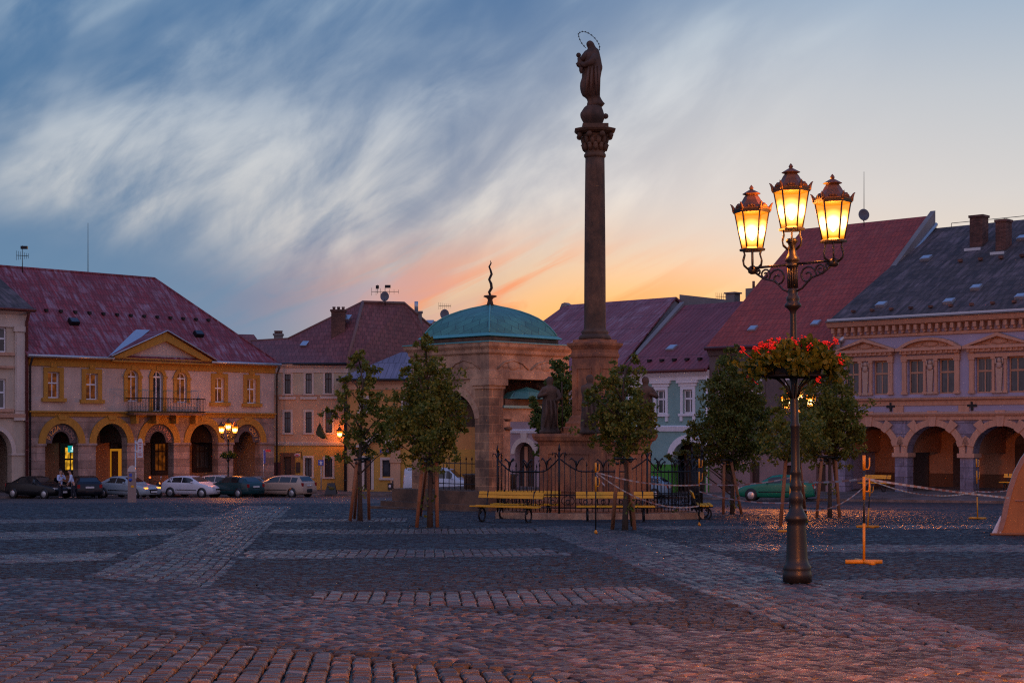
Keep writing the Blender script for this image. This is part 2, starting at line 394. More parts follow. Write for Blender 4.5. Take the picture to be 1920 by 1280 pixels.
m_vault = M_plaster('dark vault plaster', (.12, .085, .085), .3, .5)  # one dark tone for vaults, lunette bands and the pavilion ceiling
# ------------------------------------------------------------ houses
FA = Fac(285, 108, 45)          # left row, receding to the right
FB = Fac(1740, 88, -43)         # right row, receding to the left
class House:
    def __init__(s, fac, name, label, pxc, zb, cat='house', group='houses round the square'):
        s.f = fac; s.o = (fac.U(pxc), 0, zb)
        s.root = empty(name, fac.world(s.o), label, cat, group, fac.a)
    def part(s, mb, name, mat, parent=None): return mb.build(name, mat, parent or s.root, s.o)
    def window(s, r, fm, gm, v=.16, fw=.07, cols=(.5,), trans=.36, spring=None, surround=None, smat=None, name='window', low=None):
        u0, u1, z0, z1 = r; mb = MB(); f = fw
        if gm is m_glass: s.k = getattr(s, 'k', 0) * 5 % 11 + 3; gm = (m_glass, m_curtain, m_halfcur)[s.k % 3]
        body_top = spring if spring else z1
        mb.box(u0, u0 + f, v, v + .07, z0, body_top).box(u1 - f, u1, v, v + .07, z0, body_top).box(u0 + f, u1 - f, v, v + .07, z0, z0 + f)
        zt = z1 - (z1 - z0) * trans if trans else None
        if spring:
            ring(mb, (u0 + u1) / 2, spring, (u1 - u0) / 2 - f, z1 - spring - f, f, v, v + .07); zt = spring
        else: mb.box(u0 + f, u1 - f, v, v + .07, z1 - f, z1)
        if zt: mb.box(u0 + f, u1 - f, v - .02, v + .07, zt - f * .6, zt + f * .6)
        for c in cols:
            uc = u0 + (u1 - u0) * c; mb.box(uc - f * .4, uc + f * .4, v + .005, v + .065, z0 + f, z1 - f)
        w = s.part(mb, name, fm)
        g = MB()
        if spring: g.uz([(u0 + .01, z0 + .01), (u1 - .01, z0 + .01)] + arc((u0 + u1) / 2, spring, (u1 - u0) / 2 - .02, z1 - spring - .02, 0, PI, 12), v + .03, v + .045)
        else: g.box(u0 + .01, u1 - .01, v + .03, v + .045, z0 + .01, z1 - .01)
        s.part(g, 'glass', gm, w)
        if surround: s.part(surround, 'surround', smat, w)
        return w
def slope_box(h, plane, px, py, wpx, hpx, fac, name, mat, glass=None, th=.12):
    """small roof light lying on a roof plane given as (v0, z0, dv/dz)"""
    v0, z0, k = plane; off = v0
    for _ in range(30):
        u, z = fac.pt(px, py, off); off = v0 + (z - z0) * k
    s = 1.0 / F * (fac.world((u, off, z)).y); w = wpx * s / .8; hh = hpx * s
    n = Vector((0, -1, k)).normalized()
    q = [(u + a * w / 2, v0 + (z + b * hh / 2 - z0) * k, z + b * hh / 2) for a, b in ((-1, -1), (1, -1), (1, 1), (-1, 1))]
    o = h.part(MB().slab([Vector(p) - n * .05 for p in q], n * (th + .05)), name, mat)
    if glass:
        q2 = [(u + a * w * .42, v0 + (z + b * hh * .4 - z0) * k, z + b * hh * .4) for a, b in ((-1, -1), (1, -1), (1, 1), (-1, 1))]
        h.part(MB().slab([Vector(p) + n * (th + .004) for p in q2], n * .02), 'glass', glass, o)
    return o
def off_for(fac, pxr, pxe):
    a, b = -2.0, 30.0; t = fac.U(pxe, 0)
    for _ in range(50):
        m = (a + b) / 2
        if fac.U(pxr, m) < t: a = m
        else: b = m
    # U falls or rises monotonically with the offset; choose the matching side
    return (a + b) / 2
def solve_off(fac, pxr, pxe):
    t = fac.U(pxe, 0); best = min(np.arange(0, 25, .05), key=lambda o: abs(fac.U(pxr, float(o)) - t)); return float(best)
def downpipe(h, u, z0, z1, v=-.16, r=.07, mat=None, name='downpipe'):
    mb = MB().tube([(u, -.5, z1 + .15), (u, -.42, z1), (u, v, z1 - .45), (u, v, z0)], r, 8)
    z = z0 + 1.2
    while z < z1 - .6: mb.tube([(u, v, z), (u, v, z + .08)], r * 1.25, 8); z += 1.9
    return h.part(mb, name, mat or m_pipe)
def body(mb, u0, u1, z0, z1, depth, v0=.7):
    mb.box(u0, u0 + .3, v0, depth, z0, z1).box(u1 - .3, u1, v0, depth, z0, z1).box(u0 + .3, u1 - .3, depth - .3, depth, z0, z1); return mb

# ---- yellow-trimmed arcaded house
def house_one():
    f = FA; h = House(f, 'arcaded_house', 'pinkish arcaded house with ochre trim, pediment, balcony and worn red hipped roof', 285, f.Z(285, 917))
    U, Z, R = f.U, f.Z, f.R
    uL, uR = U(52), U(514); ze = Z(285, 676); zbelt = Z(285, 776); zb = Z(285, 917) - .9
    a1, a5 = U(116), U(463); pitch = (a5 - a1) / 4; hw = (U(147) - U(85)) / 2; sp = Z(116, 831); cr = Z(116, 793.5)
    T = .7
    # ground floor
    mb = MB(); ops = [(a1 + i * pitch - hw, a1 + i * pitch + hw, zb, cr, sp) for i in range(5)]
    wall(mb, uL, uR, zb, zbelt, ops, 0, T); h.part(mb, 'arcade_wall', m_h1base)
    up = MB(); wins = [R(89, 697, 111, 746), R(160.5, 700, 183, 749), R(402, 708, 420, 754), R(462.5, 710, 480, 756)]
    arcs = [R(238.5, 694, 258.5, 752), R(286, 695, 305, 775), R(331, 698, 350, 754)]
    ops = [(w[0], w[1], w[2], w[3], None) for w in wins] + [(w[0], w[1], max(w[2], zbelt + .02), w[3], w[3] - (w[1] - w[0]) * .52) for w in arcs]
    wall(up, uL, uR, zbelt, ze, ops, 0, T); body(up, uL, uR, zb, ze, 13.2, T); h.part(up, 'wall', m_h1wall)
    # arcade vault and inner wall
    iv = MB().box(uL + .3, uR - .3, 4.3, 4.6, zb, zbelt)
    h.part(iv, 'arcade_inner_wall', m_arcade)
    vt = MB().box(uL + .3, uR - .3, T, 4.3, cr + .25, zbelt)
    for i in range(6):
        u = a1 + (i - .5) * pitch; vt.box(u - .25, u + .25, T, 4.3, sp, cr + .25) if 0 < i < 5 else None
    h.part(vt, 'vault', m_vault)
    for i in range(5):
        u = a1 + i * pitch; mb = MB(); ring(mb, u, sp, hw, cr - sp, .5, -.09, 0)
        if i not in (2,): mb.uz([(u - .24, cr + .25), (u + .24, cr + .25), (u + .38, zbelt - .12), (u - .38, zbelt - .12)], -.15, 0)
        h.part(mb, 'arch_ring', m_ochre)
        s0 = u + hw; s1 = u + pitch - hw
        if i < 4: h.part(MB().box(s0 - .06, s1 + .06, -.1, T * .9, sp - .16, sp), 'impost', m_h1base)
    h.part(MB().box(uL, a1 - hw + .06, -.1, .5, sp - .16, sp), 'impost', m_h1base); h.part(MB().box(a5 + hw - .06, uR, -.1, .5, sp - .16, sp), 'impost', m_h1base)
    mb = MB(); sweep(mb, [(0, -.22), (-.1, -.2), (-.14, .02), (-.3, .06), (-.3, .14), (0, .16)], [(uL, zbelt), (uR, zbelt)]); h.part(mb, 'belt_course', m_ochre)
    mb = MB(); sweep(mb, [(0, -.62), (-.1, -.6), (-.12, -.2), (-.4, -.1), (-.42, .02), (0, .02)], [(uL, ze), (uR + .05, ze)]); h.part(mb, 'cornice', m_ochre)
    for i, w in enumerate(wins):
        u0, u1, z0, z1 = w; q = .3; s = MB()
        s.box(u0 - q, u0, -.08, 0, z0, z1 + .3).box(u1, u1 + q, -.08, 0, z0, z1 + .3).box(u0, u1, -.08, 0, z1, z1 + .3)
        s.uz([((u0 + u1) / 2 - .2, z1 + .3), ((u0 + u1) / 2 + .2, z1 + .3), ((u0 + u1) / 2 + .26, z1 + .58), ((u0 + u1) / 2 - .26, z1 + .58)], -.13, 0)
        s.box(u0 - q - .15, u1 + q + .15, -.2, 0, z0 - .24, z0)
        h.window(w, m_white, m_glasslit, .2, .075, (.5,), .42, None, s, m_ochre)
    for i, w in enumerate(arcs):
        u0, u1, z0, z1 = w; z0 = max(z0, zbelt + .17); spg = z1 - (u1 - u0) * .52; s = MB()
        s.box(u0 - .27, u0, -.08, 0, z0, spg).box(u1, u1 + .27, -.08, 0, z0, spg); ring(s, (u0 + u1) / 2, spg, (u1 - u0) / 2, z1 - spg, .27, -.08, 0)
        s.box((u0 + u1) / 2 - .16, (u0 + u1) / 2 + .16, -.14, -.08, z1 + .02, z1 + .34).box(u0 - .33, u0 + .0, -.12, -.08, spg - .1, spg + .06).box(u1, u1 + .33, -.12, -.08, spg - .1, spg + .06)
        if i == 1:
            h.window((u0, u1, z0, z1), m_white, m_glass, .2, .09, (.5,), None, spg, s, m_ochre, 'balcony_door')
        else: h.window((u0, u1, z0, z1), m_white if i == 2 else m_white, m_glasslit, .2, .07, (.5,), None, spg, s, m_ochre)
    # balcony
    b0, b1 = U(235), U(369); zs = Z(300, 774)
    bal = MB().box(b0, b1, -1.15, 0, zs - .16, zs)
    o = h.part(bal, 'balcony', m_sandd)
    for u in np.linspace(b0 + .5, b1 - .5, 4): h.part(MB().uz([(u - .12, zs - .16), (u + .12, zs - .16), (u + .09, zs - .75), (u - .09, zs - .75)], -.75, 0), 'bracket', m_ochre, o)
    rl = MB(); hgt = 1.0
    for z in (zs + .08, zs + hgt): rl.tube([(b0, 0, z), (b0 + .03, -1.1, z), (b1 - .03, -1.1, z), (b1, 0, z)], .035, 5)
    n = 46
    for i in range(n + 1): u = b0 + .03 + (b1 - b0 - .06) * i / n; rl.tube([(u, -1.1, zs + .02), (u, -1.1, zs + hgt)], .016, 4)
    for i in range(1, 6): rl.tube([(b0 + .03, -1.1 * i / 6, zs), (b0 + .03, -1.1 * i / 6, zs + hgt)], .016, 4); rl.tube([(b1 - .03, -1.1 * i / 6, zs), (b1 - .03, -1.1 * i / 6, zs + hgt)], .016, 4)
    h.part(rl, 'railing', m_dark, o)
    # main roof
    D = 6.6; zr = Z(290, 522, D); ur = U(290, D); e0, e1 = U(50) - .2, U(526, -.55); ez = ze + .05
    k = (D + .55) / (zr - ez)
    E0, E1, R0, R1 = (e0, -.55, ez), (e1, -.55, ez), (e0 - .2, D, zr), (ur, D, zr)
    rf = MB().slab([E0, E1, R1, R0], (0, 0, -.14)); ro = h.part(rf, 'roof', m_h1roof)
    Bk1, Bk0 = (e1, 2 * D + .55, ez), (e0, 2 * D + .55, ez)
    h.part(MB().slab([E1, Bk1, R1], (-.0, 0, -.139)), 'hip', m_h1hip, ro)
    h.part(MB().slab([Bk1, Bk0, R0, R1], (0, 0, -.14)), 'rear_slope', m_h1roof, ro)
    cap = MB().tube([R0, R1], .1, 6).tube([R1, E1], .09, 6); h.part(cap, 'ridge_cap', m_h1roof, ro)
    # snow hooks in two rows
    sg = MB()
    for zf in (.40,):
        for i in range(15):
            u = e0 + 1 + i * (e1 - e0 - 5) / 14; z = ez + (zr - ez) * zf * 1.25; v = -.55 + (z - ez) * k; h.part(MB().box(u - .1, u + .1, v - .2, v + .05, z - .05, z + .14), 'snow_guard', m_dark, ro)
    plane = (-.55, ez, k)
    slope_box(h, plane, 137, 606, 15, 9, f, 'roof_window', m_dark, m_glass, .3); slope_box(h, plane, 371, 629, 14, 8, f, 'roof_window', m_dark, m_glass, .3)
    h.part(MB().tube([(e0, -.62, ez - .03), (U(205), -.62, ez - .03)], .1, 8), 'gutter', m_zinc); h.part(MB().tube([(U(388), -.62, ez - .03), (e1, -.62, ez - .03)], .1, 8), 'gutter', m_zinc)
    # pediment with its little roof
    p0, p1, pa = U(203), U(391), U(303); zp = ze + .12; za = Z(303, 622, -.6)
    h.part(MB().uz([(p0 + .9, zp), (p1 - .9, zp), (pa, za - .62)], -.3, .5), 'pediment', m_h1wall)
    pr = MB()
    for s_, uu in ((0, p0), (1, p1)): pr.uz([(uu, zp), (uu + (.95 if s_ == 0 else -.95), zp), (pa, za - .62), (pa, za)], -.62, .5)
    pr.box(p0, p1, -.55, .45, zp - .3, zp - .002); h.part(pr, 'pediment_cornice', m_ochre)
    va = -.55 + (za - ez) * k
    gr = MB().slab([(p0 - .25, -.75, zp - .0), (pa, -.75, za + .05), (pa, va + .3, za + .05), (p0 - .25, -.3, zp)], (0, 0, .07))
    gr.slab([(pa, -.75, za + .05), (p1 + .25, -.75, zp), (p1 + .25, -.3, zp), (pa, va + .3, za + .05)], (0, 0, .07)); h.part(gr, 'pediment_roof', m_h1roof)
    fl = MB().slab([(p0 - .35, -.55, ez + .03), (p0 + .55, -.5, ez + .2), (pa + .1, va + .1, za + .2), (pa - .9, va + .35, za + .2)], (0, -.05, .06)); h.part(fl, 'valley_flashing', m_zinc)
    edge = MB().tube([(p0 - .2, -.78, zp + .05), (pa, -.78, za + .1), (p1 + .2, -.78, zp + .05)], .05, 5); h.part(edge, 'edge_flashing', m_zinc)
    downpipe(h, U(54.5), zb, ze - .2); downpipe(h, U(516.5), zb, ze - .3)
    # things behind the arches, all fixed to the inner wall
    r = R(119, 836, 139, 883, 4.25); w = h.window(r, m_brownf, m_glassyel, 4.2, .1, (.62,), .52, name='shop_window')
    for (x0, y0, x1, y1, m, nm) in ((112, 824, 142, 890, m_ochre, 'shop_window_panel'),):
        q = R(x0, y0, x1, y1, 4.25); b = MB(); b.box(q[0], r[0], 4.2, 4.3, q[2], q[3]).box(r[1], q[1], 4.2, 4.3, q[2], q[3]).box(r[0], r[1], 4.2, 4.3, r[3], q[3]).box(r[0], r[1], 4.2, 4.3, q[2], r[2]); h.part(b, 'surround', m_door, w)
    q = R(207, 841, 227, 900, 4.25); d = h.part(MB().box(q[0], q[1], 4.2, 4.29, q[2], q[3]), 'lit_doorway', M_emit('lit doorway wall', (1, .38, .02), .32))
    h.part(MB().box(q[0] + .05, q[0] + .55, 4.12, 4.19, q[2], q[2] + 2.1), 'door_leaf', m_door, d)
    dk = U(217, 4.25); b = MB(); b.uz([(q[0], q[3]), (q[1], q[3])] + arc((q[0] + q[1]) / 2, q[3] + .3, (q[1] - q[0]) / 2, 1.7, 0, PI, 8), 4.15, 4.29); h.part(b, 'fanlight', m_glass, d)
    q = R(176, 838, 193, 882, 3.0); h.part(MB().box(q[0], q[1], 4.2, 4.29, q[2], q[3]), 'notice_board', m_board)
    for x0, x1, y0, y1 in ((289, 311, 830, 883), (366, 391, 832, 878)):
        q = R(x0, y0, x1, y1, 4.25); s = MB(); s.box(q[0] - .25, q[0], 4.15, 4.3, q[2] - .25, q[3] + .3).box(q[1], q[1] + .25, 4.15, 4.3, q[2] - .25, q[3] + .3).box(q[0], q[1], 4.15, 4.3, q[3], q[3] + .3).box(q[0], q[1], 4.12, 4.3, q[2] - .25, q[2])
        h.window(q, m_brownf, m_glasslit if x0 == 289 else m_glass, 4.2, .08, (.33, .66), .3, None, s, m_door)
    q = R(459, 864, 473, 900, 4.25); d = h.part(MB().box(q[0], q[1], 4.2, 4.29, q[2], q[3]), 'door', m_door)
    h.part(MB().box(q[0] - .2, q[0], 4.15, 4.3, q[2], q[3] + .2).box(q[1], q[1] + .2, 4.15, 4.3, q[2], q[3] + .2).box(q[0], q[1], 4.15, 4.3, q[3], q[3] + .2), 'door_frame', m_white, d)
    q = R(455, 834, 474, 850, 4.25); d = h.part(MB().box(q[0], q[1], 4.2, 4.29, q[2], q[3]), 'sign_board', m_ochre)
    uu = (q[0] + q[1]) / 2; h.part(MB().ball((uu - .28, 4.18, (q[2] + q[3]) / 2), .2, 10, .7, .1, 1.4).ball((uu + .28, 4.18, (q[2] + q[3]) / 2), .2, 10, .6, .1, 1.5), 'sign_mark', m_board, d)
    # lettering on the arch soffit bands
    def arclet(i, txt, a0, a1, mats, rr=.8, sz=.46):
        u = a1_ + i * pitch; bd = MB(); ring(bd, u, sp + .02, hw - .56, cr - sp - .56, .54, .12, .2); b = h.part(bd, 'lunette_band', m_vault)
        n = len(txt)
        for grp in mats:
            mb = MB()
            for j in range(*grp[0]):
                if txt[j] == ' ': continue
                w = math.radians(a0 + (a1 - a0) * j / (n - 1)); rx, rz = hw - .29, cr - sp - .29
                M = Matrix.Translation((u + rx * math.cos(w), .1, sp + rz * math.sin(w))) @ Matrix.Rotation(-(w - PI / 2), 4, 'Y') @ STAND
                text_mesh(mb, txt[j], M, sz, .015)
            h.part(mb, 'lettering', grp[1], b)
    a1_ = a1
    arclet(0, 'PIZZA FLORA', 160, 20, [((0, 5), m_gold), ((6, 11), m_goldd)])
    arclet(2, 'VINICE U KATA', 165, 18, [((0, 6), m_goldd), ((7, 13), m_rose)])
    arclet(4, 'OZVI', 62, 12, [((0, 4), m_gold)])
    return h
H1 = house_one()
q = FA.R(123, 835, 138, 847.5, 3.9)
cs = empty('illuminated_sign', FA.world(((q[0] + q[1]) / 2, 3.5, q[2])), 'small glowing teal sign with a white disc over the lit shop window', 'sign', None, FA.a)
w_, h_ = (q[1] - q[0]), q[3] - q[2]
MB().box(-w_ / 2, w_ / 2, -.1, .1, 0, h_).build('light_box', M_emit('teal sign face', (.0, .28, .27), 1.1), cs)
MB().lathe([(h_ * .3, 0), (h_ * .3, .03)], 18).xf(Matrix.Translation((0.03, -.1, h_ * .62)) @ Matrix.Rotation(PI / 2, 4, 'X')).build('disc', M_emit('sign white', (.8, .95, .95), 1.3), cs)
MB().box(-.2, .2, -.125, -.1, h_ * .1, h_ * .34).build('panel', M_emit('sign pale', (.45, .8, .8), 1.0), cs)
MB().box(-.06, .1, -.15, -.135, h_ * .66, h_ * .95).build('red_mark', M_emit('sign red', (.7, .02, .03), 1.0), cs)
MB().tube([(w_ / 2 - .1, 0, h_), (w_ / 2 - .1, 0, h_ + .3), (w_ / 2 - .1, .75, h_ + .3)], .03, 6).build('bracket', m_dark, cs)

# ---- pale house at the left edge
def house_zero():
    f = FA; h = House(f, 'pale_house', 'off white house with fluted pilaster and dark roof cut by the left edge', 0, f.Z(20, 917))
    U, Z, R = f.U, f.Z, f.R; uL, uR = U(-150), U(48); zb = Z(20, 917) - .6; ze = Z(30, 582); zbelt = Z(25, 779); T = .6
    sp = Z(-8, 850); cr = Z(-8, 806); uc = U(-8); hw = U(22) - uc
    mb = MB(); wall(mb, uL, uR, zb, zbelt, [(uc - hw, uc + hw, zb, cr, sp)], 0, T); body(mb, uL, uR, zb, ze, 12, T); h.part(mb, 'arcade_wall', m_cream)
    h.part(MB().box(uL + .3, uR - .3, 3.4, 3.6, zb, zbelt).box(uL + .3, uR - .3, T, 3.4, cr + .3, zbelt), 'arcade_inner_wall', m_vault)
    rr = MB(); ring(rr, uc, sp, hw, cr - sp, .28, -.07, 0); h.part(rr, 'arch_ring', m_white0)
    h.part(MB().box(uc + hw - .05, uR, -.1, .4, sp - .12, sp), 'impost', m_white0)
    wins = [R(-18, 613, 12, 660), R(-18, 710, 11, 766)]
    zmid = Z(20, 690); up = MB(); wall(up, uL, uR, zmid, ze, [(*wins[0], None)], 0, T); wall(up, uL, uR, zbelt, zmid, [(*wins[1], None)], 0, T); h.part(up, 'wall', m_cream)
    for w in wins:
        s = MB().box(w[0] - .3, w[1] + .5, -.16, 0, w[2] - .2, w[2])
        if w is wins[1]: s.box(w[0] - .3, w[1] + .5, -.2, 0, w[3] + .7, w[3] + .85)
        h.window(w, m_white, m_glass, .14, .09, (.5,), .45, None, s, m_salmon)
    p0, p1 = U(27), U(46); pl = MB().box(p0, p1, -.12, 0, Z(36, 786), Z(36, 622))
    for i in range(6): u = p0 + .12 + (p1 - p0 - .24) * i / 5; pl.box(u - .05, u + .05, -.16, -.12, Z(36, 770), Z(36, 626))
    pl.box(p0 - .12, p1 + .12, -.22, 0, Z(36, 622), Z(36, 612)).box(p0 - .1, p1 + .1, -.2, 0, Z(36, 788), Z(36, 776)); h.part(pl, 'pilaster', m_white0)
    c = MB(); sweep(c, [(0, -1.15), (-.12, -1.1), (-.14, -.6), (-.1, -.55), (-.12, -.3), (-.5, -.1), (-.6, 0), (0, 0)], [(uL, ze), (uR + .12, ze)]); h.part(c, 'cornice', m_white0)
    c = MB(); sweep(c, [(0, -.2), (-.2, -.12), (-.24, .1), (0, .16)], [(uL, zbelt), (uR, zbelt)]); h.part(c, 'belt_course', m_salmon)
    e1 = uR + .35; zr = Z(4, 505, 6.0); rt = U(2, 6.0)
    ro = h.part(MB().slab([(uL, -.65, ze + .05), (e1, -.65, ze + .05), (e1, 5.9, zr), (uL, 5.9, zr)], (0, 0, -.15)).slab([(uL, 12, ze), (e1, 12, ze), (e1, 5.9, zr), (uL, 5.9, zr)], (0, 0, -.15)), 'roof', m_h7roof)
    h.part(MB().uz([(uR - .05, ze), (uR - .05, ze + .1), (uR, ze)], 0, .1).slab([(uR, -.0, ze - .1), (uR, 11.5, ze - .1), (uR, 5.9, zr - .12)], (-.3, 0, 0)), 'gable', m_cream)
    h.part(MB().tube([(uL, -.72, ze + .03), (e1, -.72, ze + .03)], .1, 8), 'gutter', m_redpipe)
    downpipe(h, U(47.5), zb, ze - .3, -.2, .1, m_redpipe)
house_zero()

# ---- beige corner house with the big plain-tiled roof
FC = Fac(580, 117, 3)
def house_two():
    f = FC; h = House(f, 'corner_house', 'beige corner house with plain tiled roof, tall brick chimney and narrow windows', 582, f.Z(582, 918))
    U, Z, R = f.U, f.Z, f.R; uL, uR = U(505), U(650); zb = Z(582, 918) - .5; ze = Z(582, 683); T = .45
    wins = [R(534, 701, 545, 738), R(573, 700, 584.5, 737.5), R(609.5, 699, 622, 737)]
    mid = [R(533.5, 772, 545, 811), R(573, 772, 584.5, 811), R(610, 771, 622.5, 811)]
    low = [R(572, 858, 584.5, 893), R(609, 859, 623, 894)]; door = R(533, 856, 546, 918)
    z1, z2 = Z(582, 740), Z(582, 830)
    mb = MB(); wall(mb, uL, uR, z1, ze, [(*w, None) for w in wins], 0, T); body(mb, uL, uR, zb, ze, 16, T); h.part(mb, 'upper_wall', m_h2wall)
    mb = MB(); wall(mb, uL, uR, z2, z1, [(*w, None) for w in mid], 0, T); h.part(mb, 'middle_wall', m_h3pale)
    mb = MB(); wall(mb, uL, uR, zb, z2, [(*w, None) for w in low + [door]], 0, T); h.part(mb, 'lower_wall', m_h3low)  # lamp light on the lower beige wall is put in as this ochre
    for w in wins + mid + low:
        u0, u1, a, b = w; s = MB().box(u0 - .16, u0, -.04, 0, a, b + .16).box(u1, u1 + .16, -.04, 0, a, b + .16).box(u0, u1, -.04, 0, b, b + .16).box(u0 - .2, u1 + .2, -.12, 0, a - .12, a)
        if w in mid: s.box(u0 - .4, u1 + .4, -.14, 0, b + .95, b + 1.15)
        h.window(w, m_brownf, m_glass, .14, .05, (.5,), .3 if w not in low else None, None, s, m_white0)
    d = h.part(MB().box(door[0], door[1], .2, .28, door[2], door[3]), 'door', m_door)
    h.part(MB().box(door[0] - .3, door[0], -.06, .2, door[2], door[3] + .3).box(door[1], door[1] + .3, -.06, .2, door[2], door[3] + .3).box(door[0], door[1], -.06, .2, door[3], door[3] + .3), 'door_frame', m_brickdado, d)
    c = MB(); sweep(c, [(0, -.65), (-.08, -.62), (-.1, -.3), (-.34, -.1), (-.4, 0), (0, 0)], [(uL, ze), (uR + .1, ze)]); h.part(c, 'cornice', m_white0)
    c = MB(); sweep(c, [(0, -.22), (-.1, -.18), (-.16, 0), (0, .06)], [(uL, z2), (uR, z2)]); h.part(c, 'belt_course', m_white0)
    h.part(MB().box(uL, uR, -.05, 0, z1 - .07, z1 + .03), 'string_course', m_salmon)
    q = R(513, 866, 526, 905); h.part(MB().box(q[0], q[1], -.06, -.001, q[2], q[3]), 'menu_board', m_redpipe)
    q = R(555, 866, 563, 886); h.part(MB().box(q[0], q[1], -.06, -.001, q[2], q[3]), 'notice_case', m_door)
    # receding right-hand wall
    L = f.loc
    rw = MB().slab([L(W(650, 683, 117.6)), L(W(830, 705, 131)), (L(W(830, 705, 131))[0], L(W(830, 705, 131))[1], zb), (uR, L(W(650, 683, 117.6))[1], zb)], (-.3, .3, 0)); h.part(rw, 'side_wall', m_h2wall)
    # roof, plane by plane
    K = L(W(650, 682, 116.6)); Lf = L(W(500, 682.5, 116.8)); A = L(W(680, 566, 124)); B = L(W(757, 568, 129)); C = L(W(540, 635, 124)); D_ = L(W(470, 639, 124)); Rr = L(W(840, 690, 133)); R2 = L(W(806, 610, 133))
    ro = h.part(MB().slab([Lf, K, A, C, D_], (0, .05, -.12)), 'roof', m_tileroof)
    h.part(MB().slab([K, Rr, R2, B, A], (.0, .05, -.12)), 'hip', m_tileroof, ro)
    back = MB().slab([A, B, R2, (R2[0], R2[1] + 8, R2[2] - 4), (C[0], C[1] + 9, C[2] - 2), C], (0, .1, -.3)); h.part(back, 'rear_slope', m_tileroof, ro)
    h.part(MB().tube([K, A], .13, 6).tube([A, B], .13, 6).tube([B, R2], .13, 6).tube([A, C], .1, 6).tube([C, D_], .1, 6), 'ridge_tiles', M_flat('ridge tile', (.19, .085, .07), .7, 0, .2), ro)
    h.part(MB().tube([(Lf[0], Lf[1] - .1, Lf[2]), (K[0], K[1] - .1, K[2])], .1, 8), 'gutter', m_dark)
    # chimneys and roof windows
    def chim(x0, x1, y0, y1, d, m, pots=3, dep=.9):
        p = L(W((x0 + x1) / 2, y1, d)); w = (x1 - x0) / F * d; zt = W(x0, y0, d).z; b = MB().box(p[0] - w / 2, p[0] + w / 2, p[1], p[1] + dep, p[2] - 1.0, zt - .15).box(p[0] - w / 2 - .08, p[0] + w / 2 + .08, p[1] - .08, p[1] + dep + .08, zt - .15, zt)
        o = h.part(b, 'chimney', m)
        for i in range(pots): x = p[0] - w / 2 + w * (i + .5) / pots; h.part(MB().lathe([(.1, 0), (.13, .25)], 8, (x, p[1] + dep / 2, zt)), 'chimney_pot', m_brick, o)
    chim(621, 647, 580, 624, 121, m_brick, 3, 1.2); chim(513.5, 528.5, 625, 638, 125, m_render, 3)
    chim(776, 791, 583, 606, 131, m_render, 0); p = L(W(780.5, 582, 131)); h.part(MB().tube([(p[0], p[1] + .4, p[2]), (p[0], p[1] + .4, p[2] + .8)], .16, 8), 'flue', m_zinc)
    for x, y, d in ((571, 646, 122.2), (651, 597, 122.2)):
        a = [L(W(x + dx, y + dy, d + dd)) for dx, dy, dd in ((-9, 4, -.7), (3, 4, -.7), (9, -4, .1), (-3, -4, .1))]
        h.part(MB().slab(a, (0, -.1, .12)), 'roof_window', m_zinc)
house_two()

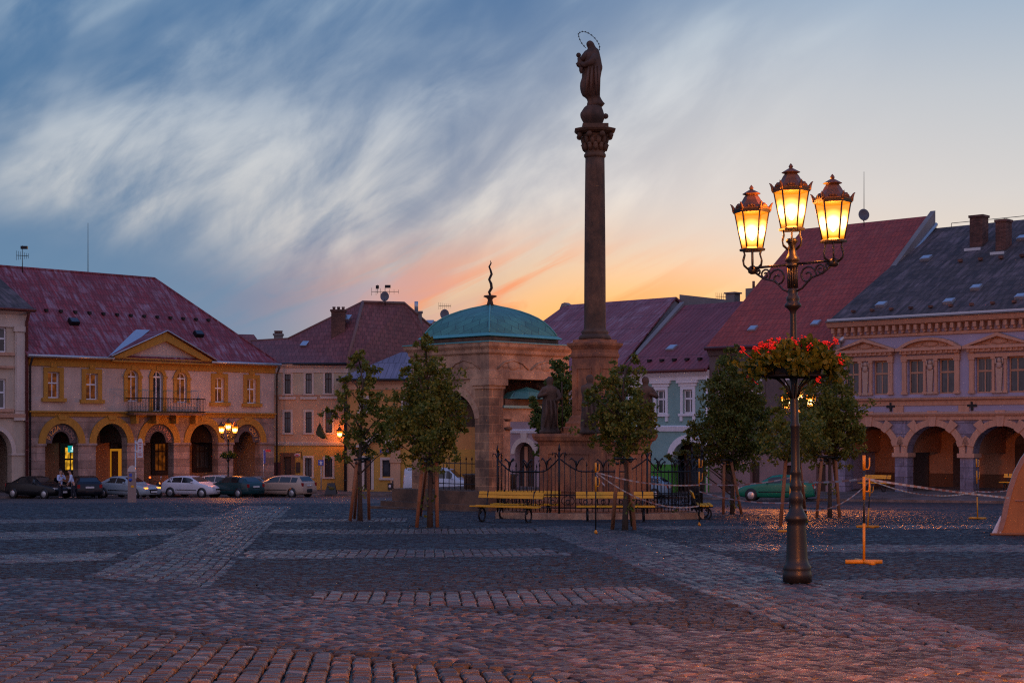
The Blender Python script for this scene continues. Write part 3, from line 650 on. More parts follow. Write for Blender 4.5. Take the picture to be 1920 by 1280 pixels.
# ---- low orange shop house behind the trees and the fountain house
FD = Fac(780, 115, -3)
def house_three():
    f = FD; h = House(f, 'low_shop_house', 'low apricot and ochre shop house with grey lilac sheet roof and gabled doorway', 775, f.Z(775, 919))
    U, Z, R = f.U, f.Z, f.R; uL, uR = U(648), U(905); zb = Z(775, 919) - .5; ze = Z(775, 712); T = .45; zm = Z(775, 842)
    low = [R(717, 862, 732, 893)]; door = R(683, 860, 696, 918); hi = [R(677, 747, 688, 768), R(756, 747, 768, 770)]
    mb = MB(); wall(mb, uL, uR, zm, ze, [(*w, None) for w in hi], 0, T); body(mb, uL, uR, zb, ze, 9, T); h.part(mb, 'upper_wall', m_h3wall)
    mb = MB(); wall(mb, uL, uR, zb, zm, [(*w, None) for w in low + [door]], 0, T); h.part(mb, 'lower_wall', m_h3low)
    for w in low + hi:
        u0, u1, a, b = w; s = MB().box(u0 - .16, u0, -.05, 0, a - .1, b + .2).box(u1, u1 + .16, -.05, 0, a - .1, b + .2).box(u0, u1, -.05, 0, b, b + .2).box(u0 - .25, u1 + .25, -.14, 0, a - .25, a - .1)
        h.window(w, m_brownf, m_glass, .14, .05, () if w in low else (.5,), None, None, s, m_white0)
    d = h.part(MB().box(door[0], door[1], .3, .4, door[2], door[3]), 'door', m_door)
    h.part(MB().box(door[0] - .2, door[0], -.05, .3, door[2], door[3] + .25).box(door[1], door[1] + .2, -.05, .3, door[2], door[3] + .25).box(door[0], door[1], -.05, .3, door[3], door[3] + .25), 'door_frame', m_white0, d)
    for x0, x1 in ((650, 670), (732.5, 751)):
        q = R(x0, 842, x1, 919); pi = MB().box(q[0], q[1], -.12, 0, zb, q[3]).box(q[0] - .06, q[1] + .06, -.2, 0, Z(775, 867), Z(775, 860)); h.part(pi, 'pilaster', m_h3pale)
    c = MB(); sweep(c, [(0, -.75), (-.06, -.7), (-.08, -.35), (-.3, -.12), (-.34, 0), (0, 0)], [(uL, ze), (uR, ze)]); h.part(c, 'cornice', m_h3pale)
    g0, g1, ga = U(664), U(754), U(709); zg = Z(709, 838); zt = Z(709, 812)
    p = MB().uz([(g0, zg), (g0 + .9, zg), (ga, zt - .32), (ga, zt)], -.3, 0).uz([(g1 - .9, zg), (g1, zg), (ga, zt), (ga, zt - .32)], -.3, 0); h.part(p, 'door_gable', m_white0)
    s = .30
    mb = MB()
    for t, x in (('A', 687.5), ('K', 715.5), ('A', 726.5)): text_mesh(mb, t, Matrix.Translation((U(x), -.02, Z(709, 846))) @ STAND, .5, .02)
    h.part(mb, 'lettering', m_blue)
    e0 = U(631, -.5); zr = Z(760, 660, 5.2); r0 = U(752, 5.2)
    E0, E1, R0, R1 = (e0, -.5, ze + .05), (uR + .3, -.5, ze + .05), (r0, 5.2, zr), (uR - 1, 5.2, zr)
    ro = h.part(MB().slab([E0, E1, R1, R0], (0, 0, -.1)), 'roof', m_lilac)
    h.part(MB().slab([E0, (e0, 10.5, ze + .05), R0], (0, 0, -.099)), 'hip', m_lilac, ro); h.part(MB().slab([(e0, 10.5, ze + .05), (uR + .3, 10.5, ze + .05), R1, R0], (0, 0, -.1)), 'rear_slope', m_lilac, ro)
    h.part(MB().tube([(e0, -.58, ze), (uR + .3, -.58, ze)], .1, 8), 'gutter', m_pipe)
    downpipe(h, U(648.5), zb, ze - .25, -.2, .11, m_pipe)
house_three()

# ---- right-hand row
def row_roof(h, f, uE0, uE1, ze, pr0, pr1, off, mat, ov=-.45, hip=False, zr=None, left_rake=None):
    u0, z0 = f.pt(*pr0, off); u1, z1 = f.pt(*pr1, off); zr = (z0 + z1) / 2 if zr is None else zr
    E0, E1, R0, R1 = (uE0, ov, ze), (uE1, ov, ze), (u0, off, zr), (u1, off, zr)
    ro = h.part(MB().slab([E0, E1, R1, R0], (0, 0, -.14)), 'roof', mat)
    h.part(MB().slab([(uE0, 2 * off, ze), (uE1, 2 * off, ze), R1, R0], (0, 0, -.14)), 'rear_slope', mat, ro)
    gb = MB()
    for uu, ur in ((uE0 + .2, u0 + .2), (uE1 - .2, u1 - .2)): gb.slab([(uu, 0, ze - .2), (uu, 2 * off - .5, ze - .2), (ur, off, zr - .25)], (.05, 0, 0))
    h.part(gb, 'gable', m_render)
    return ro, (ov, ze, (off - ov) / (zr - ze)), (u0, u1, zr)
o6 = solve_off(FB, 1505, 1328)
def house_four():
    f = FB; h = House(f, 'pink_house', 'dusty pink house with faded lilac red roof standing behind the column', 1040, f.Z(1040, 922))
    U, Z, R = f.U, f.Z, f.R; uL, uR = U(905), U(1166); zb = Z(1040, 922) - .6; ze = Z(1040, 697); T = .5
    dr = R(966, 838, 1002, 922); sp = Z(984, 851); cr = Z(984, 829); zm = Z(985, 806)
    mb = MB(); wall(mb, uL, uR, zb, ze, [(dr[0], dr[1], zb, cr, sp)], 0, T); body(mb, uL, uR, zb, ze, 12, T); h.part(mb, 'wall', m_h4wall)
    d = h.part(MB().box(dr[0], dr[1], .5, .6, zb, cr), 'door', m_door); h.part(MB().box(dr[0] + .5, dr[0] + .8, .42, .49, zb, cr - .3), 'door_panel', m_arcade, d)
    r = MB(); ring(r, (dr[0] + dr[1]) / 2, sp, (dr[1] - dr[0]) / 2, cr - sp, .35, -.1, 0); uc = (dr[0] + dr[1]) / 2; r.uz([(uc - .22, cr), (uc + .22, cr), (uc + .3, zm - .2), (uc - .3, zm - .2)], -.14, 0); h.part(r, 'door_surround', m_white0, d)
    c = MB(); sweep(c, [(0, -.25), (-.12, -.2), (-.2, 0), (0, .06)], [(uL, zm), (uR, zm)]); h.part(c, 'belt_course', m_white)
    c = MB(); sweep(c, [(0, -.5), (-.1, -.45), (-.3, -.1), (-.4, 0), (0, 0)], [(uL, ze), (uR, ze)]); h.part(c, 'cornice', m_white)
    off = 9.0
    row_roof(h, f, U(905) - 1, uR + .05, ze, (1060, 572), (1268, 556), off, m_h4roof)
    p = f.P(1058, 573, off); h.part(MB().slab([(p[0] - .4, off - .2, p[2] - .4), (p[0] + .6, off - .2, p[2]), (p[0] + .2, off - .2, p[2] + .22), (p[0] - .1, off - .2, p[2] + .15)], (0, .5, 0)), 'ridge_end', m_render)
house_four()
def house_five():
    f = FB; h = House(f, 'turquoise_house', 'turquoise house with white window frames and bright green plinth under wine red roof', 1248, f.Z(1248, 921))
    U, Z, R = f.U, f.Z, f.R; uL, uR = U(1166), U(1330); zb = Z(1248, 921) - .6; ze = Z(1248, 696); T = .5
    wins = [R(1231, 731, 1248, 776), R(1281, 730, 1299, 775), R(1183, 733, 1199, 778)]; dr = R(1262, 835, 1322, 921); sp = Z(1292, 858); cr = Z(1292, 827)
    zpl = Z(1292, 871)
    zsp = Z(1248, 803); mb = MB(); wall(mb, uL, uR, zsp, ze, [(*w, None) for w in wins], 0, T); wall(mb, uL, uR, zpl, zsp, [(dr[0], dr[1], zpl, cr, sp)], 0, T); body(mb, uL, uR, zb, ze, 12, T); h.part(mb, 'wall', m_teal)
    h.part(MB().box(uL, dr[0], -.03, T, zb, zpl - .001), 'plinth', m_green); h.part(MB().box(dr[1], uR, -.03, T, zb, zpl - .001), 'plinth', m_green)
    for w in wins:
        u0, u1, a, b = w; s = MB().box(u0 - .2, u0, -.07, 0, a, b + .22).box(u1, u1 + .2, -.07, 0, a, b + .22).box(u0, u1, -.07, 0, b, b + .22)
        s.box(u0 - .45, u1 + .45, -.2, 0, b + .42, b + .6).box(u0 - .32, u1 + .32, -.1, 0, b + .22, b + .42).box(u0 - .32, u1 + .32, -.14, 0, a - .16, a).box(u0 - .22, u0 - .02, -.1, 0, a - .48, a - .16).box(u1 + .02, u1 + .22, -.1, 0, a - .48, a - .16)
        h.window(w, m_white, m_glass, .14, .1, (.6,), .38, None, s, m_white)
    d = h.part(MB().box(dr[0], dr[1], 1.2, 1.3, zb, cr), 'gateway', m_door)
    r = MB(); ring(r, (dr[0] + dr[1]) / 2, sp, (dr[1] - dr[0]) / 2, cr - sp, .42, -.1, 0); h.part(r, 'gateway_arch', m_white, d)
    c = MB(); sweep(c, [(0, -.62), (-.1, -.6), (-.12, -.4), (-.3, -.2), (-.42, -.05), (-.42, 0), (0, 0)], [(uL, ze), (uR, ze)]); h.part(c, 'cornice', m_white)
    zm = Z(1248, 803); c = MB(); sweep(c, [(0, -.2), (-.1, -.18), (-.16, .12), (0, .2)], [(uL, zm), (uR, zm)]); h.part(c, 'belt_course', m_white)
    h.part(MB().tube([(uR - .12, -.1, zb), (uR - .12, -.1, ze - .3)], .07, 8), 'downpipe', m_white)
    ro, pl, (u0, u1, zr) = row_roof(h, f, uL, uR + .1, ze + .03, (1277, 571), (1400, 566), 8.0, m_h5roof)
    h.part(MB().tube([(uL, -.5, ze), (uR, -.5, ze)], .11, 8), 'gutter', m_redpipe)
    slope_box(h, pl, 1260, 653, 14, 9, f, 'roof_window', m_zinc, m_zinc)
    # raised party wall on the left rake and the parapet behind the ridge
    a, b = (uL - .1, -.4, ze), (u0 - .1, 8.0, zr + .25)
    h.part(MB().slab([(a[0], a[1], a[2] - .3), a, b, (b[0], b[1], b[2] - .6)], (.4, 0, 0)), 'party_wall', m_render)
    p0, p1 = f.P(1274, 552, 9.5), f.P(1400, 566, 9.5); h.part(MB().slab([p0, p1, (p1[0], 9.5, p1[2] - 1.5), (p0[0], 9.5, p0[2] - 1.5)], (0, .4, 0)), 'parapet', m_render)
    for x0, x1, y0 in ((1367, 1383, 549),):
        p = f.P((x0 + x1) / 2, 566, 9.0); w = f.U(x1, 9) - f.U(x0, 9); zt = f.Z(x0, y0, 9); h.part(MB().box(p[0] - w / 2, p[0] + w / 2, 8.6, 9.3, p[2] - .8, zt - .1).box(p[0] - w / 2 - .1, p[0] + w / 2 + .1, 8.5, 9.4, zt - .1, zt), 'chimney', m_render)
    sg = MB(); v0, z0, k = pl
    for i in range(7): u = uL + .8 + i * (uR - uL - 1) / 6; z = z0 + .7; h.part(MB().box(u - .12, u + .12, v0 + .7 * k - .2, v0 + .7 * k + .05, z - .05, z + .12), 'snow_guard', m_dark, ro)
house_five()
def house_six():
    f = FB; h = House(f, 'sooty_house', 'sooty mauve house under a very tall dark red roof behind the street lamp', 1446, f.Z(1446, 920))
    U, Z, R = f.U, f.Z, f.R; uL, uR = U(1330), U(1562); zb = Z(1446, 920) - .6; ze = Z(1446, 649); T = .5
    wins = [R(1345, 696, 1369, 742), R(1407, 693, 1430, 738), R(1470, 690, 1494, 737), R(1528, 688, 1552, 735)]
    zm = Z(1446, 842); low = [R(1352, 872, 1372, 921), R(1406, 866, 1424, 921), R(1470, 872, 1492, 921), R(1530, 870, 1548, 921)]
    mb = MB(); wall(mb, uL, uR, zm, ze, [(*w, None) for w in wins], 0, T); body(mb, uL, uR, zb, ze, 12, T); h.part(mb, 'upper_wall', m_h6wall)
    mb = MB(); wall(mb, uL, uR, zb, zm, [(*w, None) for w in low], 0, T); h.part(mb, 'lower_wall', m_h6low)
    for w in wins:
        u0, u1, a, b = w; s = MB().box(u0 - .2, u0, -.06, 0, a, b + .2).box(u1, u1 + .2, -.06, 0, a, b + .2).box(u0, u1, -.06, 0, b, b + .2).box(u0 - .25, u1 + .25, -.14, 0, a - .15, a)
        h.window(w, m_white, m_glass, .12, .1, (.5,), .42, None, s, m_h6wall)
    for w in low: d = h.part(MB().box(w[0], w[1], .3, .4, zb, w[3]), 'door', m_door)
    c = MB(); sweep(c, [(0, -.5), (-.1, -.45), (-.3, -.1), (-.42, 0), (0, 0)], [(uL, ze), (uR, ze)]); h.part(c, 'cornice', m_h6wall)
    c = MB(); sweep(c, [(0, -.2), (-.14, -.1), (-.2, .05), (0, .15)], [(uL, zm), (uR, zm)]); h.part(c, 'belt_course', m_h6wall)
    ro, pl, (u0, u1, zr) = row_roof(h, f, uL - .05, uR + .4, ze + .03, (1505, 429), (1742, 405), 12.0, m_h6roof)
    h.part(MB().tube([(uL, -.5, ze), (uR, -.5, ze)], .11, 8), 'gutter', m_redpipe)
    for x, y in ((1412, 617), (1530, 607)): slope_box(h, pl, x, y, 13, 9, f, 'roof_window', m_zinc, m_zinc)
    # gable coping against the slate roof
    a, b = (uR + .3, -.3, ze), (u1 + .1, 12.0, zr + .3)
    h.part(MB().slab([(a[0], a[1], a[2] - .3), a, b, (b[0], b[1], b[2] - 1.4)], (.35, 0, 0)), 'gable_coping', m_render)
    h.part(MB().tube([(a[0] + .4, a[1], a[2] + .1), (b[0] + .4, b[1], b[2] - .9)], .14, 6), 'flashing', m_zinc)
    for x0, x1, y0, y1 in ((1408, 1419, 541, 566),):
        p = f.P(1413, 562, 6.0); w = .75; zt = f.Z(1413, y0, 6); o = h.part(MB().box(p[0] - w / 2, p[0] + w / 2, 5.6, 6.4, p[2] - 2, zt), 'chimney', m_render); h.part(MB().tube([(p[0], 6, zt), (p[0], 6, zt + .5)], .09, 8), 'chimney_pot', m_brick, o)
house_six()
def house_seven():
    f = FB; h = House(f, 'violet_house', 'violet grey arcaded house with salmon pediments over paired windows and slate roof', 1780, f.Z(1780, 917))
    U, Z, R = f.U, f.Z, f.R; uL, uR = U(1562), U(2030); zb = Z(1740, 917) - .8; T = .7
    zc = lambda y: Z(1740, y)
    ze = zc(591); zbelt = zc(778); zs = zc(747)
    c2, c3 = U(1750), U(1877); pitch = c3 - c2; hw = (U(1800) - U(1701)) / 2; sp = zc(849); cr = zc(798)
    cs_ = [c2 + i * pitch for i in (-1, 0, 1, 2)]
    mb = MB(); wall(mb, uL, uR, zb, zbelt, [(c - hw, c + hw, zb, cr, sp) for c in cs_ if c + hw < uR + 3], 0, T); h.part(mb, 'arcade_wall', m_h7base)
    h.part(MB().box(uL, uR, 4.4, 4.6, zb + 1.6, zbelt), 'arcade_inner_wall', m_arcade)
    h.part(MB().box(uL, uR, 4.36, 4.6, zb, zb + 1.6), 'dado', m_brickdado)
    vt = MB().box(uL, uR, T, 4.36, cr + .2, zbelt)
    for c in cs_: vt.uz([(c - pitch / 2 - .3, cr + .2), (c - pitch / 2 + .3, cr + .2), (c - pitch / 2 + .22, sp), (c - pitch / 2 - .22, sp)], T, 4.36)
    h.part(vt, 'vault', m_arcade)
    for c in cs_:
        mb = MB(); ring(mb, c, sp, hw, cr - sp, .36, -.1, 0)
        for a in (90, 54, 126, 20, 160):
            w = math.radians(a); w0, w1 = w - .1, w + .1; ro_ = hw + (.92 if a == 90 else .68); ri = hw - .03; k = (cr - sp) / hw
            mb.uz([(c + ri * math.cos(w0), sp + ri * k * math.sin(w0)), (c + ro_ * math.cos(w0 - .02), sp + ro_ * k * math.sin(w0 - .02)), (c + ro_ * math.cos(w1 + .02), sp + ro_ * k * math.sin(w1 + .02)), (c + ri * math.cos(w1), sp + ri * k * math.sin(w1))], -.16, -.1)
        h.part(mb, 'arch_ring', m_salmon)
        h.part(MB().box(c + hw - .12, c + pitch - hw + .12, -.14, T + .05, sp - .24, sp), 'impost', m_salmon)
    # doors and openings seen inside the arcade
    for x0, x1, y0 in ((1590, 1627, 834), (1713, 1741, 838), (1787, 1802, 835), (1903, 1935, 832)):
        q = R(x0, y0, x1, 916, 4.3); d = h.part(MB().box(q[0], q[1], 4.3, 4.355, zb, q[3]), 'arcade_door', m_door)
        h.part(MB().uz([(q[0], q[3]), (q[1], q[3])] + arc((q[0] + q[1]) / 2, q[3], (q[1] - q[0]) / 2, (q[1] - q[0]) * .55, 0, PI, 10), 4.29, 4.355), 'fanlight', m_vault, d)
    # upper floor: paired windows
    ops = []; bays = []
    for i in (-1, 0, 1, 2):
        c = U(1745.5) + i * (U(1875) - U(1745.5)); z0, z1 = zc(738.5), zc(673); w = U(1731.5) - U(1703); g = (U(1760) - U(1731.5)) / 2
        bays.append((c, [(c - g - w, c - g, z0, z1), (c + g, c + g + w, z0, z1)], i)); ops += [(*q, None) for q in bays[-1][1] if q[1] < uR]
    up = MB(); wall(up, uL, uR, zbelt, ze, ops, 0, T); body(up, uL, uR, zb, ze, 14, T); h.part(up, 'wall', m_h7wall)
    zw1 = zc(673); zw0 = zc(738.5); zen = zc(664); zp = zc(652); za = zc(633)
    for c, ws, i in bays:
        if ws[1][1] > uR: continue
        for w in ws:
            h.window(w, m_tanf, m_glass, .18, .09, (.5,), .38)
        u0, u1 = ws[0][0], ws[1][1]
        s = MB()
        for a, b in ((u0 - .34, u0 - .06), (u1 + .06, u1 + .34), (ws[0][1] + .04, ws[0][1] + .2), (ws[1][0] - .2, ws[1][0] - .04)):
            s.box(a, b, -.12, 0, zw0, zw1).box(a - .05, b + .05, -.16, 0, zw0, zw0 + .14).box(a - .05, b + .05, -.16, 0, zw1 - .12, zw1)
        s.box(u0 - .4, u1 + .4, -.17, 0, zw1, zw1 + .2); s.box(u0 - .34, u0 - .06, -.12, 0, zw1 + .2, zp - .2).box(u1 + .06, u1 + .34, -.12, 0, zw1 + .2, zp - .2)
        h.part(s, 'window_surround', m_salmon)
        fg = MB(); m = (ws[0][1] + ws[1][0]) / 2; hh = zw1 - zw0
        fg.uz([(m - .12, zw0 + .1), (m + .12, zw0 + .1), (m + .2, zw0 + hh * .7), (m - .2, zw0 + hh * .7)], -.14, 0)
        fg.ball((m, -.12, zw0 + hh * .76), .17, 10, 1, .7, 1.1).ball((m, -.1, zw0 + hh * .9), .13, 10, 1, .9, 1.1).box(m - .2, m + .2, -.16, 0, zw0, zw0 + .12)
        fg.tube([(m - .08, -.1, zw0 + hh * .84), (m - .23, -.12, zw0 + hh * .8), (m - .2, -.14, zw0 + hh * .95)], .05, 6).tube([(m + .08, -.1, zw0 + hh * .84), (m + .23, -.12, zw0 + hh * .8), (m + .2, -.14, zw0 + hh * .95)], .05, 6)
        h.part(fg, 'herm_figure', M_flat('herm stucco', (.42, .30, .24), .85, 0, .2))
        # pediment
        p = MB(); L0, L1 = u0 - .62, u1 + .62
        p.box(L0, L1, -.42, 0, zp - .16, zp).box(L0 + .2, L1 - .2, -.26, 0, zp - .34, zp - .16)
        if i % 2 == 0:
            top = arc(c, zp - .55, (L1 - L0) / 2 * 1.06, za - zp + .55, 2.72, PI - 2.72, 16); top = [(L0, zp)] + [t for t in top if t[1] > zp] + [(L1, zp)]
        else: top = [(L0, zp), (c, za + .1), (L1, zp)]
        inn = [(c + (a - c) * .84, zp + (b - zp) * .72 + .0) for a, b in top]
        for k in range(len(top) - 1): p.uz([top[k], top[k + 1], inn[k + 1], inn[k]], -.42, 0)
        for k in range(12): u = L0 + .3 + (L1 - L0 - .6) * k / 11; p.box(u - .06, u + .06, -.34, -.26, zp - .3, zp - .16)
        h.part(p, 'pediment', m_salmon)
        h.part(MB().uz(inn, -.1, 0).ball((c, -.1, zp + .22), .25, 10, 2.2, .4, .7).ball((c - .8, -.1, zp + .14), .14, 8, 2.2, .4, .7).ball((c + .8, -.1, zp + .14), .14, 8, 2.2, .4, .7), 'tympanum', m_salmon)
    c = MB(); sweep(c, [(0, -.4), (-.06, -.38), (-.08, -.14), (-.26, -.06), (-.3, .04), (0, .08)], [(uL, zs), (uR, zs)]); h.part(c, 'sill_course', m_salmon)
    s = MB()
    for i in (-1, 0, 1, 2):
        u = (bays[1][0] + (i + .5) * pitch * 1.0); s.box(u - .32, u + .32, -.06, 0, zbelt + .16, zs - .4)
    h.part(s, 'parapet_pilaster', m_salmon)
    for i in (-1, 1):
        u = bays[1][0] + (i * .5 + (.12 if i > 0 else -.12)) * pitch; z = (zs + zbelt) / 2 + .05; h.part(MB().box(u - .28, u + .28, -.07, 0, z - .07, z + .07).box(u - .07, u + .07, -.075, 0, z - .28, z + .28), 'anchor_plate', m_dark)
    c = MB(); sweep(c, [(0, -.3), (-.1, -.28), (-.12, -.1), (-.22, -.02), (-.28, .08), (0, .2)], [(uL, zbelt), (uR, zbelt)]); h.part(c, 'belt_course', m_salmon)
    c = MB(); sweep(c, [(0, zc(629) - ze), (-.1, zc(628) - ze), (-.1, zc(623) - ze), (0, zc(622) - ze)], [(uL, ze), (uR, ze)])
    sweep(c, [(0, zc(609) - ze), (-.5, zc(606) - ze), (-.6, zc(600) - ze), (-.68, zc(597) - ze), (0, zc(597) - ze)], [(uL - .1, ze), (uR, ze)])
    u = uL + .2
    while u < uR: c.box(u - .09, u + .09, -.42, 0, zc(617), zc(607.5)).box(u - .07, u + .07, -.25, 0, zc(622), zc(617)); u += .45
    h.part(c, 'cornice', m_salmon)
    c = MB(); sweep(c, [(0, zc(596.5) - ze), (-.72, zc(596) - ze), (-.76, zc(593.5) - ze), (-.5, zc(592.5) - ze), (-.5, zc(589) - ze), (0, zc(588) - ze)], [(uL - .12, ze), (uR, ze)]); h.part(c, 'cornice_sheeting', m_zinc)
    off = 12.0; zr = (Z(1760, 427, off) + Z(1920, 412, off)) / 2
    e0 = uL + .05; ez = zc(590)
    E0, E1, R0, R1 = (e0, -.45, ez), (uR, -.45, ez), (U(1752, off), off, zr), (uR + 3, off, zr)
    ro = h.part(MB().slab([E0, E1, R1, R0], (0, 0, -.14)), 'roof', m_h7roof); h.part(MB().slab([(e0, 24, ez), (uR, 24, ez), R1, R0], (0, 0, -.14)), 'rear_slope', m_h7roof, ro)
    pl = (-.45, ez, (off + .45) / (zr - ez))
    for x, y in ((1737, 486), (1653, 573), (1780, 567), (1831, 541), (1914, 558), (1918, 448)): slope_box(h, pl, x, y, 15, 8, f, 'roof_window', m_zinc, m_zinc, .16)
    for x0, x1, y0, y1 in ((1818, 1842, 403, 463), (1866.5, 1886, 411, 470)):
        o_ = 10.0
        for _ in range(20): u, z = f.pt((x0 + x1) / 2, y1, o_); o_ = pl[0] + (z - pl[1]) * pl[2]
        w = f.U(x1, o_) - f.U(x0, o_); zt = f.Z((x0 + x1) / 2, y0, o_)
        o = h.part(MB().box(u - w / 2, u + w / 2, o_, o_ + .8, z - .5, zt - .15).box(u - w / 2 - .06, u + w / 2 + .06, o_ - .06, o_ + .86, zt - .15, zt), 'chimney', m_brick)
        h.part(MB().box(u - w / 2 - .12, u + w / 2 + .12, o_ - .5, o_ - .02, z - .38, z - .1), 'flashing', m_zinc, o)
    for i in range(11): u = uL + 1.2 + i * 1.25; v = pl[0] + .45 * pl[2]; h.part(MB().box(u - .1, u + .1, v - .22, v, ez + .42, ez + .55), 'snow_guard', m_brick, ro)
    for i in range(9): u = uL + 5 + i * 1.3; z = ez + 3.6; v = pl[0] + 3.6 * pl[2]; h.part(MB().box(u - .12, u + .12, v - .2, v, z, z + .16), 'snow_guard', m_brick, ro)
    wire = MB().tube([(R0[0] + 1.2, off, zr + .22), (R1[0], off, zr + .22)], .02, 4)
    for i in range(9): wire.tube([(R0[0] + 1.2 + i * 1.8, off, zr), (R0[0] + 1.2 + i * 1.8, off, zr + .22)], .02, 4)
    h.part(wire, 'lightning_wire', m_dark, ro)
house_seven()
# ---- a roof far behind between the left houses
fr = empty('distant_house', W(470, 700, 150), 'distant red roofed house just showing between two roofs on the left', 'house', 'houses round the square')
p = [W(430, 626, 150), W(476, 627, 150), W(500, 660, 146), W(420, 660, 146)]; o_ = Vector(fr.location)
MB().slab([tuple(q - o_) for q in p], (0, .3, -.2)).build('roof', m_tileroof, fr)
a = W(425, 660, 147) - o_; b = W(495, 660, 147) - o_; MB().box(a.x, b.x, a.y, a.y + 6, -W(470, 700, 150).z, a.z).build('wall', m_cream, fr)
q0 = W(786, 603, 145); fr2 = empty('distant_dormer_house', W(800, 720, 145), 'sliver of blue grey roof with skylight behind the corner house ridge', 'house', 'houses round the square'); o_ = Vector(fr2.location)
MB().slab([tuple(q - o_) for q in (W(792, 600, 145), W(830, 603, 146), W(850, 640, 143), W(785, 640, 143))], (0, .3, -.2)).build('roof', m_tileroof, fr2)
MB().slab([tuple(q - o_) for q in (W(800, 604, 144.4), W(814, 604, 144.4), W(810, 610, 143.9), W(796, 610, 143.9))], (0, -.2, .2)).build('roof_window', m_zinc, fr2)
a = W(790, 640, 144) - o_; b = W(845, 640, 144) - o_; MB().box(a.x, b.x, a.y, a.y + 6, -fr2.location.z, a.z).build('wall', m_cream, fr2)
# ---- aerials
def mast(name, px, y0, y1, d, label, cat, extra=None, r=.03, group='aerials on the roofs'):
    b = W(px, y1, d); t = empty(name, b, label, cat, group); s = d / F; hh = (y1 - y0) * s
    MB().tube([(0, 0, -.3), (0, 0, hh)], [r, r * .5], 6).build('mast', m_dark, t)
    if extra: extra(t, s, hh)
    return t
def yagi(t, s, hh, z, w, ang=0):
    c, si = math.cos(ang), math.sin(ang); mb = MB().tube([(-w / 2 * c, -w / 2 * si, z), (w / 2 * c, w / 2 * si, z)], .02, 5)
    for i in range(7): x = -w / 2 + w * i / 6; l = .32 - .025 * i; mb.tube([(x * c, x * si, z - l), (x * c, x * si, z + l)], .012, 4)
    mb.build('yagi_antenna', m_dark, t)
def dish(t, s, z, r, x=0, y=-.2):
    pr = [(.001, 0), (r * .4, .03), (r * .75, .1), (r, .2), (r * 1.0, .23), (r * .72, .14), (.001, .04)]
    mb = MB().lathe(pr, 18, (0, 0, 0), True, 0, .85, 1); mb.xf(Matrix.Translation((x, y, z)) @ Matrix.Rotation(math.radians(72), 4, 'X')); mb.tube([(x, y, z - r * .8), (x, y - .5, z - r * .3)], .02, 4); mb.build('dish', M_flat('dish grey', (.12, .12, .14), .6, .2, .1), t)
mast('whip_aerial', 165, 418, 512, 112.5, 'tall thin whip aerial on the worn red hipped roof', 'aerial')
mast('roof_aerial', 42, 460, 503, 106, 'short stub aerial with a box on the left end of the red roof', 'aerial', lambda t, s, h: (MB().box(-.1, .35, -.1, .1, h - .25, h - .05).build('amplifier', m_dark, t), yagi(t, s, h, h * .55, .8, .5)))
mast('dish_aerial_cluster', 722, 535, 566, 126, 'cluster of aerials with a satellite dish on the corner house ridge', 'aerial', lambda t, s, h: (dish(t, s, .35, .42), yagi(t, s, h, h * .62, 2.2, 0), MB().box(-.75, -.5, -.1, .1, h * .8, h * 1.0).box(0, .45, -.1, .1, h * .85, h * 1.02).tube([(-.6, 0, h * .5), (-.6, 0, h * 1.05)], .02, 4).build('panel_antenna', m_dark, t)), .04)
mast('dish_aerial', 834, 571, 596, 140, 'small satellite dish and aerial left of the copper dome', 'aerial', lambda t, s, h: (dish(t, s, .25, .48), yagi(t, s, h, h * .9, 1.1, .2)))
mast('dish_with_whip', 1620, 322, 416, 102, 'satellite dish with tall whip rod on the tall dark red roof', 'aerial', lambda t, s, h: dish(t, s, .35, .42, -.1))
mast('stub_aerial', 1353, 549, 563, 118, 'stub aerial with crossbar behind the turquoise house roof', 'aerial', lambda t, s, h: (yagi(t, s, h, h * .5, .9, .2)))
# ------------------------------------------------------------ ground
def ground():
    ys = list(np.linspace(-30, 136, 40)) + [300, 900, 3000]; xs = [-3000, -200, -60, -20, 0, 20, 60, 200, 3000]
    vs = [(x, y, gz(x, y) - (.05 if y < 80 else .0)) for y in ys for x in xs]
    n = len(xs); fs = [(j * n + i, j * n + i + 1, (j + 1) * n + i + 1, (j + 1) * n + i) for j in range(len(ys) - 1) for i in range(n - 1)]
    tag(MB().add(vs, fs).build('ground', m_ground), kind='structure')
ground()
def pip(P, poly):
    x, y = P[:, 0], P[:, 1]; ins = np.zeros(len(P), bool); n = len(poly)
    for i in range(n):
        x0, y0 = poly[i]; x1, y1 = poly[(i + 1) % n]
        c = (y0 > y) != (y1 > y)
        with np.errstate(divide='ignore', invalid='ignore'): xx = (x1 - x0) * (y - y0) / (y1 - y0 + 1e-12) + x0
        ins ^= c & (x < xx)
    return ins
def gp(pts): return [tuple(G(x, max(y, 946))[:2]) for x, y in pts]
